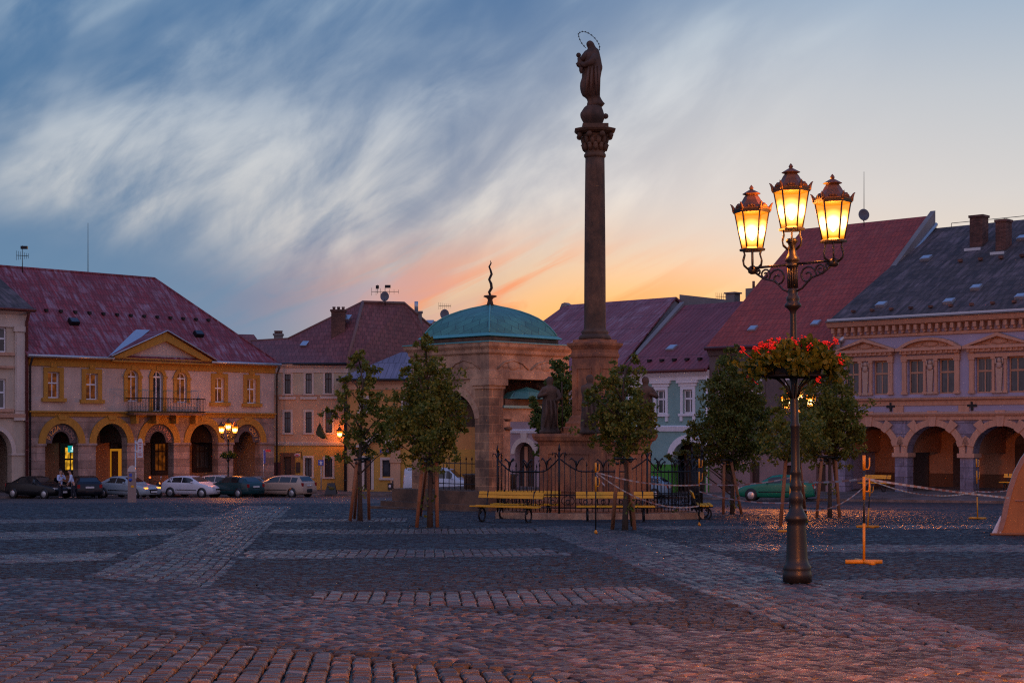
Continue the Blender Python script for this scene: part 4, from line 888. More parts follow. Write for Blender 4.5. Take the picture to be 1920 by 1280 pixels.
def setts():
    rng = np.random.default_rng(3)
    Z = []   # polygon, angle of rows (deg), along, across, jitter, tone mean, tone spread
    def dirang(a, b): p, q = G(*a), G(*b); return math.degrees(math.atan2(q.y - p.y, q.x - p.x))
    bands = [[(560, 1114), (620, 1108), (900, 1108), (1225, 1100), (1270, 1129), (900, 1136), (640, 1126)],
             [(470, 1032), (1010, 1026), (1085, 1041), (445, 1047)], [(510, 992), (1000, 990), (1022, 998), (500, 1001)], [(520, 972), (760, 972), (760, 977), (515, 977)],
             [(-60, 1000), (350, 990), (328, 1001), (-60, 1013)], [(-60, 1040), (232, 1034), (200, 1049), (-60, 1057)], [(-60, 974), (400, 969), (392, 975), (-60, 981)],
             [(1300, 1019), (1980, 1022), (1980, 1035), (1345, 1031)], [(1530, 1084), (1980, 1082), (1980, 1101), (1570, 1108)], [(1190, 985), (1980, 983), (1980, 989), (1215, 992)]]
    path_l = [(160, 1082), (258, 1035), (393, 973), (455, 948), (548, 948), (539, 953), (390, 1098)]
    path_r = [(1000, 988), (1100, 985), (1181, 997), (1362, 1041), (1630, 1122), (1960, 1214), (1960, 1220), (1494, 1185), (1287, 1097), (1019, 997)]
    low = [(-60, 1147), (200, 1177), (420, 1204), (640, 1227), (900, 1254), (1150, 1286), (1150, 1330), (-60, 1330)]
    front = [(-60, 1084), (236, 1091), (390, 1099), (600, 1121), (900, 1143), (1087, 1160), (1306, 1176), (1487, 1187), (1960, 1221), (1960, 1330), (1190, 1330), (1150, 1286), (900, 1239), (600, 1210), (200, 1165), (-60, 1138)]
    al = dirang((390, 1098), (539, 955)); ar = dirang((1494, 1185), (1019, 997))
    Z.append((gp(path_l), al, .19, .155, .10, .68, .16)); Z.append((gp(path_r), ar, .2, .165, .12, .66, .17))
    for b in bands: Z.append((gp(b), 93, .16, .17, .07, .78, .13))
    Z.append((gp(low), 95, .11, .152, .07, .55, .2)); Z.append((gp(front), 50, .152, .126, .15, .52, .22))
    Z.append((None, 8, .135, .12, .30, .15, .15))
    C, A, B, ANG, T, J = [], [], [], [], [], []
    def frus(P): return (np.abs(P[:, 0]) < .345 * P[:, 1] + .8) & (P[:, 1] > 8.6) & (P[:, 1] < 80.3)
    for zi, (poly, ang, a, b, jit, tm, ts) in enumerate(Z):
        for (ylo, yhi, k) in ((8.6, 26, 1.0), (26, 52, 1.0 if poly else 1.3), (52, 80.3, 1.5 if poly else 1.9)):
            if poly:
                px = [p[0] for p in poly]; py = [p[1] for p in poly]; x0, x1, y0, y1 = min(px), max(px), max(min(py), ylo), min(max(py), yhi)
                x0 = max(x0, -.345 * yhi - 1); x1 = min(x1, .345 * yhi + 1)
            else: x0, x1, y0, y1 = -.345 * yhi - 1, .345 * yhi + 1, ylo, yhi
            if y1 <= y0: continue
            c, s = math.cos(math.radians(ang)), math.sin(math.radians(ang)); cx, cy = (x0 + x1) / 2, (y0 + y1) / 2; R = math.hypot(x1 - x0, y1 - y0) / 2 + 1
            na, nb = int(R / (a * k)) + 1, int(R / (b * k)) + 1
            jj, ii = np.mgrid[-nb:nb + 1, -na:na + 1]
            roff = rng.uniform(-.5, .5, 2 * nb + 1)[:, None]
            u = (ii + roff) * a * k + (rng.uniform(-1, 1, ii.shape) * jit * a * k * .6); v = jj * b * k + rng.uniform(-1, 1, ii.shape) * jit * b * k * .5
            if not poly: v = v + .06 * np.sin(u * 2.1 + 3 * np.sin(jj * .3))
            P = np.stack([cx + u.ravel() * c - v.ravel() * s, cy + u.ravel() * s + v.ravel() * c], 1)
            m = frus(P) & (P[:, 1] >= ylo) & (P[:, 1] < yhi)
            if poly: m &= pip(P, poly)
            for q in Z[:zi]:
                idx = np.where(m)[0]
                if len(idx) == 0: break
                m[idx[pip(P[idx], q[0])]] = False
            P = P[m]; n = len(P)
            C.append(P); sa = rng.normal(1, jit * .6, n).clip(.6, 1.25); A.append(a * k * .5 * .905 * sa); B.append(b * k * .5 * .875 * rng.normal(1, jit * .4, n).clip(.7, 1.12))
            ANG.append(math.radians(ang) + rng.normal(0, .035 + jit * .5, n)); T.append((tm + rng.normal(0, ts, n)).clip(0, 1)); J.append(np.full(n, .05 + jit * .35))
    C = np.concatenate(C); A = np.concatenate(A); B = np.concatenate(B); ANG = np.concatenate(ANG); T = np.concatenate(T); J = np.concatenate(J); n = len(C)
    print('setts', n)
    sx = np.array([-1, 1, 1, -1.]); sy = np.array([-1, -1, 1, 1.])
    V = np.zeros((n, 12, 3)); ca, sa_ = np.cos(ANG)[:, None], np.sin(ANG)[:, None]
    und = lambda X, Y: .008 * np.sin(X * .9 + 1.3 * np.sin(Y * .35)) + .008 * np.sin(Y * .8 + X * .3) + .004 * np.sin(X * 2.3 - Y * 1.7)
    jx = rng.uniform(-1, 1, (n, 4)) * J[:, None]; jy = rng.uniform(-1, 1, (n, 4)) * J[:, None]
    tx, ty = rng.normal(0, .045, n), rng.normal(0, .045, n); hz = rng.normal(0, .0035, n)
    for lv, (k, z) in enumerate(((1.0, -.06), (.96, -.014), (.74, 0.0))):
        X = (sx[None] + jx) * A[:, None] * k; Y = (sy[None] + jy) * B[:, None] * k
        gx = C[:, :1] + X * ca - Y * sa_; gy = C[:, 1:] + X * sa_ + Y * ca
        V[:, lv * 4:lv * 4 + 4, 0] = gx; V[:, lv * 4:lv * 4 + 4, 1] = gy
        zz = EYE - FOOT - SLOPE * gy + z + hz[:, None] + (tx[:, None] * (gx - C[:, :1]) + ty[:, None] * (gy - C[:, 1:])) * (lv > 0) + und(gx, gy)
        V[:, lv * 4:lv * 4 + 4, 2] = zz
    q = []
    for lv in (0, 4):
        for i in range(4): q.append((lv + i, lv + (i + 1) % 4, lv + 4 + (i + 1) % 4, lv + 4 + i))
    q.append((8, 9, 10, 11)); q = np.array(q)
    Fc = (np.arange(n) * 12)[:, None, None] + q[None]
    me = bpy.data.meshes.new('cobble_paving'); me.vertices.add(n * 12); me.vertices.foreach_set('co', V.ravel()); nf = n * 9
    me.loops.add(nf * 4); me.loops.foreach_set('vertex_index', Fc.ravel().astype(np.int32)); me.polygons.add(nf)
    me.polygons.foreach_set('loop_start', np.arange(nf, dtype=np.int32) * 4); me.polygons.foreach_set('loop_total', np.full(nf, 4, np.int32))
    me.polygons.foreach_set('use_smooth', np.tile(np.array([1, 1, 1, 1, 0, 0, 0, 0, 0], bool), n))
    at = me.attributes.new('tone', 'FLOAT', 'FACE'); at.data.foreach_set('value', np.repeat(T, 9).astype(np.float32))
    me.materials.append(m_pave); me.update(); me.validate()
    o = bpy.data.objects.new('cobble_paving', me); COL.objects.link(o); tag(o, kind='structure')
setts()
def pavement(front, fac_or_back, name):
    fr = [((px - CX) / F * d, d) for px, d in front]; mb = MB(); kb = MB(); bk = fac_or_back
    for i in range(len(fr) - 1):
        a, b = fr[i], fr[i + 1]; c, d = bk[i], bk[i + 1]
        za, zb_ = gz(*a) + .13, gz(*b) + .13
        mb.slab([(a[0], a[1], za), (b[0], b[1], zb_), (d[0], d[1], d[2]), (c[0], c[1], c[2])], (0, 0, -.4))
        t = Vector((b[0] - a[0], b[1] - a[1], 0)).normalized(); n = Vector((t.y, -t.x, 0)) * .16
        kb.slab([(a[0], a[1], za + .004), (b[0], b[1], zb_ + .004), (b[0] + n.x, b[1] + n.y, zb_ + .004), (a[0] + n.x, a[1] + n.y, za + .004)], (0, 0, -.4))
    tag(mb.build(name, m_walk), kind='structure'); tag(kb.build(name + '_kerb', m_kerb), kind='structure')
def bk(px, d, z, e=5): x = (px - CX) / F * d; return (x, d + e, z)
pavement([(-120, 95.5), (0, 98), (260, 103), (514, 108), (640, 110.5), (760, 111.2), (960, 108), (1190, 99.5)],
         [bk(-170, 96, .5), bk(-40, 98.5, .4), bk(225, 105, .3), bk(500, 116, -.05), bk(640, 119, -.12), bk(770, 116, -.15), bk(965, 112, -.05), bk(1200, 103, .35)], 'pavement')
pavement([(1190, 99.5), (1330, 93.5), (1450, 89.6), (1560, 86.5), (1740, 82), (2060, 75.5)],
         [bk(1200, 103, .35), bk(1345, 98, .52), bk(1470, 95, .68), bk(1580, 93, .85), bk(1765, 88, 1.0), bk(2090, 80, 1.1)], 'pavement')

# ------------------------------------------------------------ fountain pavilion
def pavilion():
    d = 66.0; c = W(919, 808, d); s = d / F; zz = lambda py, dd=62.6: EYE + (HY - py) / F * dd   # heights read at the near corner
    g = gz(0, 66) ; base = (c.x, d, g); r = empty('fountain_pavilion', base, 'square sandstone fountain pavilion with arches and green copper dome', 'pavilion', None, math.radians(45))
    # local frame turned by 45 degrees: the near corner is at (-a,-a) rotated; faces are axis aligned
    a = 2.36; Zl = lambda py: zz(py) - g
    o = lambda mb, n, m, p=None: mb.build(n, m, p or r)
    st = MB()
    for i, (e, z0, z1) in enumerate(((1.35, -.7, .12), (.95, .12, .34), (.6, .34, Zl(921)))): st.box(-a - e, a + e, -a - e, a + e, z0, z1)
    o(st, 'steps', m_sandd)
    zf = Zl(921); pw = .82; zc = Zl(727); zarch = Zl(709)
    for sx in (-1, 1):
        for sy in (-1, 1): o(MB().box(sx * a, sx * (a - pw), sy * a, sy * (a - pw), zf, zc), 'corner_pier', m_sand)
    cp = MB()
    for sx in (-1, 1):
        for sy in (-1, 1):
            cp.box(sx * (a + .06), sx * (a - pw - .06), sy * (a + .06), sy * (a - pw - .06), zc - .02, zc + .12).box(sx * (a + .14), sx * (a - pw - .14), sy * (a + .14), sy * (a - pw - .14), zc + .12, zarch)
    o(cp, 'capitals', m_sandp)
    sp = Zl(790); cr = Zl(733); T = .62; hw = a - pw
    for k in range(4):
        mb = MB(); wall(mb, -a + .03, a - .03, zc, Zl(693), [(-hw, hw, zc - 2, cr, sp)], -a + .03, -a + T) if False else None
        if k: mb.uz([(hw, Zl(693)), (-hw, Zl(693))] + arc(0, sp, hw, cr - sp, PI, 0, 20), -a + .03, -a + T)
        else: mb.box(-hw, hw, -a + .03, -a + T, zarch, Zl(693))
        for sx in (-1, 1): mb.box(sx * hw, sx * (a - .03 if k % 2 == 0 else a - .03 - T), -a + .03, -a + T, zarch, Zl(693))
        mb.xf(Matrix.Rotation(k * PI / 2, 4, 'Z')); ob = o(mb, 'arch_wall', m_sandp)
        rg = MB(); ring(rg, 0, sp, hw, cr - sp, .30, -a - .02, -a + .03, PI * .97, PI * .03).xf(Matrix.Rotation(k * PI / 2, 4, 'Z')); (o(rg, 'archivolt', m_sandp, ob) if k else None)
        if k in (0, 3):
            rl = MB()
            for q in (-1.0, .95):      # carved cartouches in the frieze
                rl.ball((q, -a, Zl(682)), .3, 12, 1.3, .25, .8).ball((q - .45, -a, Zl(684)), .16, 10, 1.6, .3, .8).ball((q + .45, -a, Zl(684)), .16, 10, 1.6, .3, .8)
                rl.tube([(q - .9, -a - .03, Zl(690)), (q - .5, -a - .05, Zl(678)), (q, -a - .06, Zl(673)), (q + .5, -a - .05, Zl(678)), (q + .9, -a - .03, Zl(690))], .035, 6)
            rl.xf(Matrix.Rotation(k * PI / 2, 4, 'Z')); o(rl, 'relief', m_sandp, ob)
    sq = lambda e: math.sqrt(2) * (a + e)
    en = MB().lathe([(sq(.0), Zl(693)), (sq(.06), Zl(693) + .01), (sq(.06), Zl(707) + .19), (sq(0), Zl(690))], 4, (0, 0, 0), False, PI / 4)
    fz = MB().lathe([(sq(.0), Zl(700)), (sq(.07), Zl(709) + .01), (sq(.07), Zl(694)), (sq(0.02), Zl(693)), (sq(.02), Zl(664)), (sq(.11), Zl(660)), (sq(.13), Zl(654)), (sq(.24), Zl(648)), (sq(.27), Zl(641)), (.5, Zl(640))], 4, (0, 0, 0), False, PI / 4)
    o(fz, 'entablature', m_sandp)
    o(MB().lathe([(sq(.2), Zl(640.5)), (sq(.30), Zl(641)), (sq(.30), Zl(639)), (sq(-.15), Zl(637)), (.5, Zl(637))], 4, (0, 0, 0), False, PI / 4), 'cornice_sheeting', m_copperp)
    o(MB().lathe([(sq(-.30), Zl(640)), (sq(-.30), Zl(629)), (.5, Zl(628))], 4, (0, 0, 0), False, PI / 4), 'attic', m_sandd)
    # cloister dome: four curved sides
    zd0 = Zl(628); n = 14; prof = []
    pts = [(.885, 628), (.872, 626), (.832, 621.5), (.795, 615), (.745, 607.5), (.675, 599.5), (.595, 593), (.49, 587), (.37, 581.8), (.24, 577.6), (.12, 574.6), (.03, 572)]
    scale = lambda py: EYE + (HY - py) / F * (62.6 + (628 - py) / 56 * 3.4) - g
    prof = [(sq(.05) * q, scale(py)) for q, py in pts]
    dm = o(MB().lathe(prof, 4, (0, 0, 0), False, PI / 4), 'dome', m_copper)
    o(MB().lathe([(sq(.05) * .88, scale(628)), (sq(.05) * .905, scale(628) + .02), (sq(.05) * .89, scale(625)), (sq(.05) * .842, scale(622.5)), (.5, scale(622.5))], 4, (0, 0, 0), False, PI / 4), 'dome_edge', m_copperp, dm)
    rb = MB()
    for k in range(4):
        w = PI / 4 + k * PI / 2; rb.tube([(p[0] * math.cos(w) * 1.005, p[0] * math.sin(w) * 1.005, p[1] + .01) for p in prof[2:]], .035, 5)
    o(rb, 'dome_hip', m_copperp, dm)
    sz = lambda py: EYE + (HY - py) / F * 66 - g
    o(MB().lathe([(.16, sz(573)), (.12, sz(566)), (.1, sz(562)), (.14, sz(559)), (.3, sz(556)), (.26, sz(554)), (.08, sz(553))], 14), 'finial_bowl', m_sandd)
    fl = [(0, 553), (-2, 548), (3, 540), (2, 532), (-2, 524), (3, 514), (1, 507), (-2, 500), (2, 493), (0, 488)]
    dirx = Vector((1, -1, 0)).normalized()
    o(MB().tube([tuple(dirx * (x * s * .9) + Vector((0, 0, sz(y)))) for x, y in fl], [.05, .06, .065, .06, .055, .055, .045, .04, .03, .006], 7), 'flame_finial', m_dark)
    o(MB().box(-a + .1, a - .1, -a + .1, a - .1, Zl(700), Zl(697)), 'ceiling', m_vault)
    # inner lintel and small copper canopy behind the right-hand arch (local -y face is the right one)
    mb = MB().box(-hw, hw, -a + .08, -a + .5, Zl(790), Zl(764)).box(-hw, -hw + .45, -a + .05, -a + .55, zf, Zl(790)); ct = o(mb, 'inner_lintel', m_sandp)
    o(MB().lathe([(.33, 0), (.36, .1), (.26, .14), (.24, .3), (.3, .42), (.34, .46)], 10, (-hw + .32, -a + .3, Zl(806))), 'column_capital', m_sandd, ct)
    o(MB().box(-hw, hw, -a - .04, -a + .6, Zl(764), Zl(759)), 'copper_ledge', m_copperp, ct)
    o(MB().box(-hw + .2, hw, -a + .1, -a + .5, Zl(759), Zl(747)), 'canopy_block', m_sandd, ct)
    q = MB(); z0, z1, z2 = Zl(746), Zl(728), Zl(723)
    q.lathe([(1.05, z0), (.98, z0 + .1), (.8, z0 + .28), (.42, z1), (.06, z2)], 8, (0.15, -a + .3, 0), False, PI / 8, 1.3, .62); o(q, 'copper_canopy', m_copper, ct)
    # iron railing in the left arch
    rl = MB()
    for i in range(9): u = -hw + .15 + i * (2 * hw - .3) / 8; rl.tube([(-a + .3, u, zf), (-a + .3, u, zf + 1.25)], .016, 5); rl.lathe([(.03, 0), (.035, .05), (.001, .16)], 6, (-a + .3, u, zf + 1.25))
    for z in (.25, 1.1): rl.tube([(-a + .3, -hw, zf + z), (-a + .3, hw, zf + z)], .02, 5)
    o(rl, 'railing', m_dark)
    o(MB().box(-a + 1.2, -a + 1.4, -hw - .3, hw, Zl(800), Zl(699)).box(-a + 1.1, -a + 1.5, -hw - .1, -hw + .42, zf, Zl(803)).box(-a + 1.03, -a + 1.57, -hw - .17, -hw + .49, Zl(803), Zl(796)), 'pier_and_shade_slab', m_sandd)  # inner pier, plus a slab added above it to darken the upper arch
    o(MB().lathe([(1.15, zf), (1.15, zf + .5), (1.25, zf + .6), (1.0, zf + .62)], 12), 'well_basin', m_sandd)
    return r
pavilion()

# ------------------------------------------------------------ column with statues
MD = 52.0; MS = MD / F; mz = lambda py: (HY - py) * MS + EYE
def monument():
    c = W(1115.5, 808, MD); g = gz(0, MD); r = empty('marian_column', (c.x, MD, g), 'tall round sandstone column with leafy capital on a stepped square pedestal', 'column')
    Z = lambda py: mz(py) - g; o = lambda mb, n, m, p=None: mb.build(n, m, p or r)
    S4 = lambda prof: MB().lathe([(h * MS, Z(py)) for h, py in prof], 4, (0, 0, 0), False, -PI / 2)
    m_body = M_stone('pedestal sandstone with lamp glow', (.62, .21, .08), (.26, .10, .055), 1, 1, False)  # orange lamp light on the reddish stone is put into its colour
    o(S4([(128, 985), (128, 952), (116, 948), (116, 938), (106, 932), (104, 925), (104, 835), (106, 832), (108, 828), (114, 825), (118, 818), (118, 813), (20, 811)]), 'lower_pedestal', m_body)
    o(S4([(64, 813), (64, 802), (56, 799), (56, 793), (50, 789), (47, 782), (43, 778), (43, 672), (46, 669), (46, 665), (44, 662), (44, 656), (47, 653), (52, 648), (53, 643.5), (42, 642), (41, 637), (15, 636)]), 'upper_pedestal', m_body)
    pn = MB()
    for k in (0, 1, 2, 3):
        M_ = Matrix.Rotation(PI / 4 + k * PI / 2, 4, 'Z'); f = 43 * MS / math.sqrt(2); st = len(pn.v); w = f * .62
        for x0, x1, y0, y1 in ((-w, w, 692, 690), (-w, w, 768, 766)): pn.box(x0, x1, -f - .025, -f, Z(y0), Z(y1))
        for x in (-w, w - .035): pn.box(x, x + .035, -f - .025, -f, Z(766), Z(692))
        f2 = 104 * MS / math.sqrt(2); w = f2 * .7
        for y in (848, 918): pn.box(-w, w, -f2 - .03, -f2, Z(y + 2), Z(y))
        for x in (-w, w - .04): pn.box(x, x + .04, -f2 - .03, -f2, Z(918), Z(850))
        pn.xf(M_, st)
    o(pn, 'panel_moulding', m_body)
    sh = [(30, 637), (31, 634), (29, 630), (27, 628), (24, 627), (26, 624), (25, 621), (22, 619), (21, 616), (20.3, 605)]
    n = 24
    for i in range(13): t = i / 12; sh.append((20.3 - 2.3 * t ** 1.6, 600 - (600 - 296) * t))
    o(MB().lathe([(h * MS, Z(y)) for h, y in sh], 28), 'shaft', m_sandd)
    cap = MB().lathe([(h * MS, Z(y)) for h, y in ((18, 297), (20.5, 294), (20.5, 290), (18.5, 288), (18.5, 280), (20, 270), (22, 260), (25, 254), (20, 252))], 24)
    cap.lathe([(h * MS * 1.0, Z(y)) for h, y in ((30, 252), (38, 249), (41, 245.5), (41, 243.5), (20, 243))], 8, (0, 0, 0), False, PI / 8)
    for lvl, (y0, y1, rr, n) in enumerate(((283, 271, 20, 12), (272, 259, 21.5, 12))):
        for k in range(n):
            w = 2 * PI * (k + .5 * lvl) / n; cs, sn = math.cos(w), math.sin(w); q = lambda rad, y: (cs * rad * MS, sn * rad * MS, Z(y))
            cap.tube([q(rr - 1, y0), q(rr + .5, (y0 + y1) / 2), q(rr + 3.5, y1), q(rr + 5.5, y1 + 3)], [.07, .085, .075, .03], 6)
    for k in range(8):
        w = 2 * PI * k / 8 + PI / 8; cs, sn = math.cos(w), math.sin(w); cap.ball((cs * 31 * MS, sn * 31 * MS, Z(255.5)), .1, 8)
    o(cap, 'capital', m_sandd)
    o(MB().box(-24 * MS, 24 * MS, -24 * MS, 24 * MS, Z(243.2), Z(235.5)), 'statue_block', m_sandd)
    return r
monument()
def lofted(mb, rows, cx, py_to_z, s, depth=.8, folds=9, amp=.06, n=26, yaw=0, seed=1, zoomx=None):
    """rows of (py, left px, right px): body of a statue with drapery folds"""
    rg = random.Random(seed); ph = [rg.uniform(0, 6) for _ in range(4)]; vs = []; m = len(rows)
    for i, (py, l, r_) in enumerate(rows):
        cxx = ((l + r_) / 2 - cx) * s; rx = (r_ - l) / 2 * s; z = py_to_z(py); ry = max(rx * depth, .02)
        for k in range(n):
            w = 2 * PI * k / n; f = 1 + amp * (math.sin(folds * w + ph[0] + .012 * py) * .6 + math.sin((folds - 4) * w + ph[1] - .02 * py) * .5) if amp else 1
            vs.append((cxx + rx * math.cos(w) * (1 if abs(math.cos(w)) > .93 else f), ry * math.sin(w) * f, z))
    fs = [(i * n + k, i * n + (k + 1) % n, (i + 1) * n + (k + 1) % n, (i + 1) * n + k) for i in range(m - 1) for k in range(n)] + [list(range(n - 1, -1, -1)), list(range((m - 1) * n, m * n))]
    return mb.add(vs, fs, True)
def mary():
    c = W(1109, 808, MD); b = mz(235.5); r = empty('crowned_statue', (c.x, MD, b), 'dark robed statue holding a child on a globe at the column top', 'statue')
    q = 1 / 4.925; X = lambda x: 1020 + x * q; Y = lambda y: 40 + y * q; Zb = lambda py: mz(py) - b; o = lambda mb, n, m: mb.build(n, m, r)
    glob = [(962, 376, 532), (950, 372, 534), (935, 362, 545), (915, 350, 552), (890, 338, 562), (868, 334, 560), (850, 336, 553), (825, 352, 546), (800, 368, 536), (785, 384, 528)]
    o(lofted(MB(), [(Y(y), X(l), X(rr)) for y, l, rr in glob], 1109, Zb, MS, .95, 5, .03).ball(((X(568) - 1109) * MS, -.05, Zb(Y(880))), .1, 8), 'globe', m_statue)
    body = [(795, 400, 532), (775, 396, 552), (762, 397, 562), (745, 402, 546), (720, 394, 530), (700, 372, 520), (690, 355, 518), (660, 341, 517), (630, 334, 516), (600, 332, 517), (570, 334, 518), (545, 342, 520), (520, 350, 523), (500, 350, 526), (470, 352, 531), (440, 352, 539), (420, 350, 540), (400, 348, 535), (370, 344, 530), (340, 342, 524), (315, 352, 518), (295, 368, 514), (275, 386, 508), (258, 402, 498), (245, 402, 482), (230, 394, 472), (212, 390, 464), (198, 394, 456), (188, 402, 446), (181, 414, 434)]
    mb = lofted(MB(), [(Y(y), X(l), X(rr)) for y, l, rr in body], 1109, Zb, MS, .82, 11, .085, 34)
    pX = lambda x, y, dy=-.1: ((X(x) - 1109) * MS, dy, Zb(Y(y)))
    mb.tube([pX(470, 330, -.15), pX(430, 400, -.3), pX(370, 420, -.25), pX(340, 405, -.2)], [.13, .12, .1, .08], 8)
    mb.tube([pX(400, 300, -.05), pX(365, 345, -.2), pX(345, 372, -.2)], [.12, .1, .07], 8)
    # drapery ridges
    for x0, x1 in ((470, 480), (440, 425), (500, 505), (410, 380)): mb.tube([pX(x0, 430, -.28), pX((x0 + x1) / 2, 560, -.36), pX(x1, 700, -.3)], [.03, .055, .03], 6)
    o(mb, 'robed_figure', m_statue)
    ch = MB().ball(pX(318, 322, -.12), .085, 10).tube([pX(325, 345, -.12), pX(335, 380, -.15), pX(325, 415, -.15), pX(345, 440, -.15)], [.07, .1, .1, .07], 8).tube([pX(330, 390, -.15), pX(305, 408, -.2), pX(315, 430, -.18)], [.06, .055, .04], 7).tube([pX(340, 440, -.2), pX(338, 470, -.2), pX(345, 495, -.2)], [.07, .06, .04], 7)
    o(ch, 'child', m_statue)
    hal = []; cx_, cy_ = 425, 185
    ell = [(390, 243), (370, 222), (350, 198), (332, 165), (322, 135), (320, 112), (332, 98), (355, 90), (385, 93), (410, 103), (440, 122), (470, 150), (492, 178), (508, 205), (515, 232), (512, 258)]
    hb = MB().tube([pX(x, y, .1) for x, y in ell], .010, 5)
    for x, y in ell[1::1]:
        p = Vector(pX(x, y, .1))
        for k in range(5):
            w = 2 * PI * k / 5; hb.add([p + Vector((.016 * math.cos(w - .6), -.012, .016 * math.sin(w - .6))), p + Vector((.016 * math.cos(w + .6), -.012, .016 * math.sin(w + .6))), p + Vector((.042 * math.cos(w), 0, .042 * math.sin(w))), p + Vector((0, .014, 0))], [(0, 1, 2), (1, 3, 2), (3, 0, 2), (0, 3, 1)])
        hb.ball(p, .019, 6)
    o(hb, 'star_halo', m_dark)
mary()
def saint(px, d, label, flip=1, seed=1, arm=True):
    ztop = EYE + (HY - 813) / F * MD; k = 1.92 / 110; c = W(px, 808, d); r = empty('saint_statue', (c.x, d, ztop), label, 'statue', 'saints at the corners of the pedestal')
    rows = [(0, -.36, .36), (.12, -.36, .36), (.13, -.30, .30), (.25, -.31, .28), (.45, -.30, .26), (.7, -.27, .27), (.9, -.27, .28), (1.05, -.25, .27), (1.2, -.24, .25), (1.35, -.28, .27), (1.48, -.3, .28), (1.56, -.26, .22), (1.61, -.13, .11), (1.65, -.09, .08), (1.70, -.11, .10), (1.78, -.125, .12), (1.86, -.115, .11), (1.92, -.06, .06)]
    mb = lofted(MB(), [(-z, l * flip if flip > 0 else -rr_, rr_ * flip if flip > 0 else -l) for z, l, rr_ in rows], 0, lambda p: -p, 1, .8, 9, .09, 28, 0, seed)
    if arm:
        mb.tube([(.22 * flip, -.05, 1.45), (.36 * flip, -.15, 1.2), (.2 * flip, -.3, 1.12)], [.1, .085, .06], 8)
        mb.tube([(-.22 * flip, -.05, 1.45), (-.36 * flip, -.12, 1.25), (-.12 * flip, -.32, 1.35)], [.1, .085, .055], 8)
    for q in (-.12, .02, .14): mb.tube([(q, -.24, 1.15), (q * 1.2 + .03, -.29, .7), (q * 1.5, -.27, .2)], [.03, .05, .03], 6)
    mb.build('robed_figure', m_statue, r)
    if arm: MB().tube([(.42 * flip, -.1, .1), (.4 * flip, -.12, 1.75)], .025, 6).build('staff', m_statue, r)
    return r
saint(1031, MD, 'stone saint on the pedestal slab, left corner by the pavilion', 1, 2); saint(1210, MD, 'stone saint on the pedestal slab, right corner before the turquoise house', -1, 5); saint(1106, MD - 1.75, 'stone saint on the near corner of the slab half hidden by leaves', 1, 9, False)
# ------------------------------------------------------------ wrought iron fence
def fence():
    c = W(1120, 808, MD); R = 3.62; r = empty('iron_fence', (c.x, MD, gz(0, MD)), 'black wrought iron fence on a stone kerb ringing the column pedestal', 'fence')
    n = 8; cor = [Vector((R * math.cos(PI / 8 + k * PI / 4), R * math.sin(PI / 8 + k * PI / 4), 0)) for k in range(n)]
    for k in range(n): cor[k].z = gz(0, MD + cor[k].y) - gz(0, MD)
    kb = MB()
    for k in range(n):
        a, b = cor[k], cor[(k + 1) % n]; i_, j_ = a * .945, b * .945; kb.slab([a * 1.02 + Vector((0, 0, .2)), b * 1.02 + Vector((0, 0, .2)), (j_.x, j_.y, b.z + .2), (i_.x, i_.y, a.z + .2)], (0, 0, -.5))
    kb.build('stone_kerb', m_sandp, r)
    def spear(mb, p, s=1): mb.lathe([(.012 * s, 0), (.03 * s, .035 * s), (.001, .15 * s)], 5, p)
    for k in range(n):
        a, b = cor[k], cor[(k + 1) % n]
        pm = MB().tube([a + Vector((0, 0, .1)), a + Vector((0, 0, 2.15))], .035, 6); spear(pm, a + Vector((0, 0, 2.15)), 1.8)
        for w in (-1, 1):
            t = (b - a).normalized() * w; pm.tube([a + Vector((0, 0, 1.95)), a + t * .1 + Vector((0, 0, 2.1)), a + t * .2 + Vector((0, 0, 2.12)), a + t * .22 + Vector((0, 0, 2.03))], .018, 5)
        pm.build('post', m_dark, r)
        mb = MB(); L = (b - a).length; m = 16
        top = lambda t: 1.52 + (.42 * max(0, (abs(t - .5) - .26) / .24) ** 1.3 if abs(t - .5) > .26 else 0)
        P = lambda t, z: a.lerp(b, t) + Vector((0, 0, z))
        mb.tube([P(i / 20, top(i / 20)) for i in range(21)], .022, 5, True, False); mb.tube([P(0, .38), P(1, .38)], .022, 5); mb.tube([P(0, .78), P(1, .78)], .018, 5)
        for i in range(1, m):
            t = i / m; mb.tube([P(t, .25), P(t, top(t) + (.16 if i % 2 else .06))], .013, 5)
            if i % 2: spear(mb, P(t, top(t) + .16))
        for i in range(5):            # scrolls along the foot
            t0 = (i + .5) / 5
            for sg in (-1, 1): mb.tube([P(t0 + sg * (.012 + .075 * (1 - q / 14) * math.sin(q * .62)) + 0, .58 + .17 * (1 - q / 14) * math.cos(q * .62)) for q in range(13)], .013, 4, True, False)
        for t in (.2, .5, .8):        # fleur ornaments above the rail
            z = top(t); mb.tube([P(t, z), P(t, z + .3)], .016, 5)
            for sg in (-1, 1): mb.tube([P(t, z + .12), P(t + sg * .025, z + .3), P(t + sg * .065, z + .38), P(t + sg * .085, z + .32)], [.016, .022, .026, .01], 5)
        mb.build('fence_panel', m_dark, r)
fence()
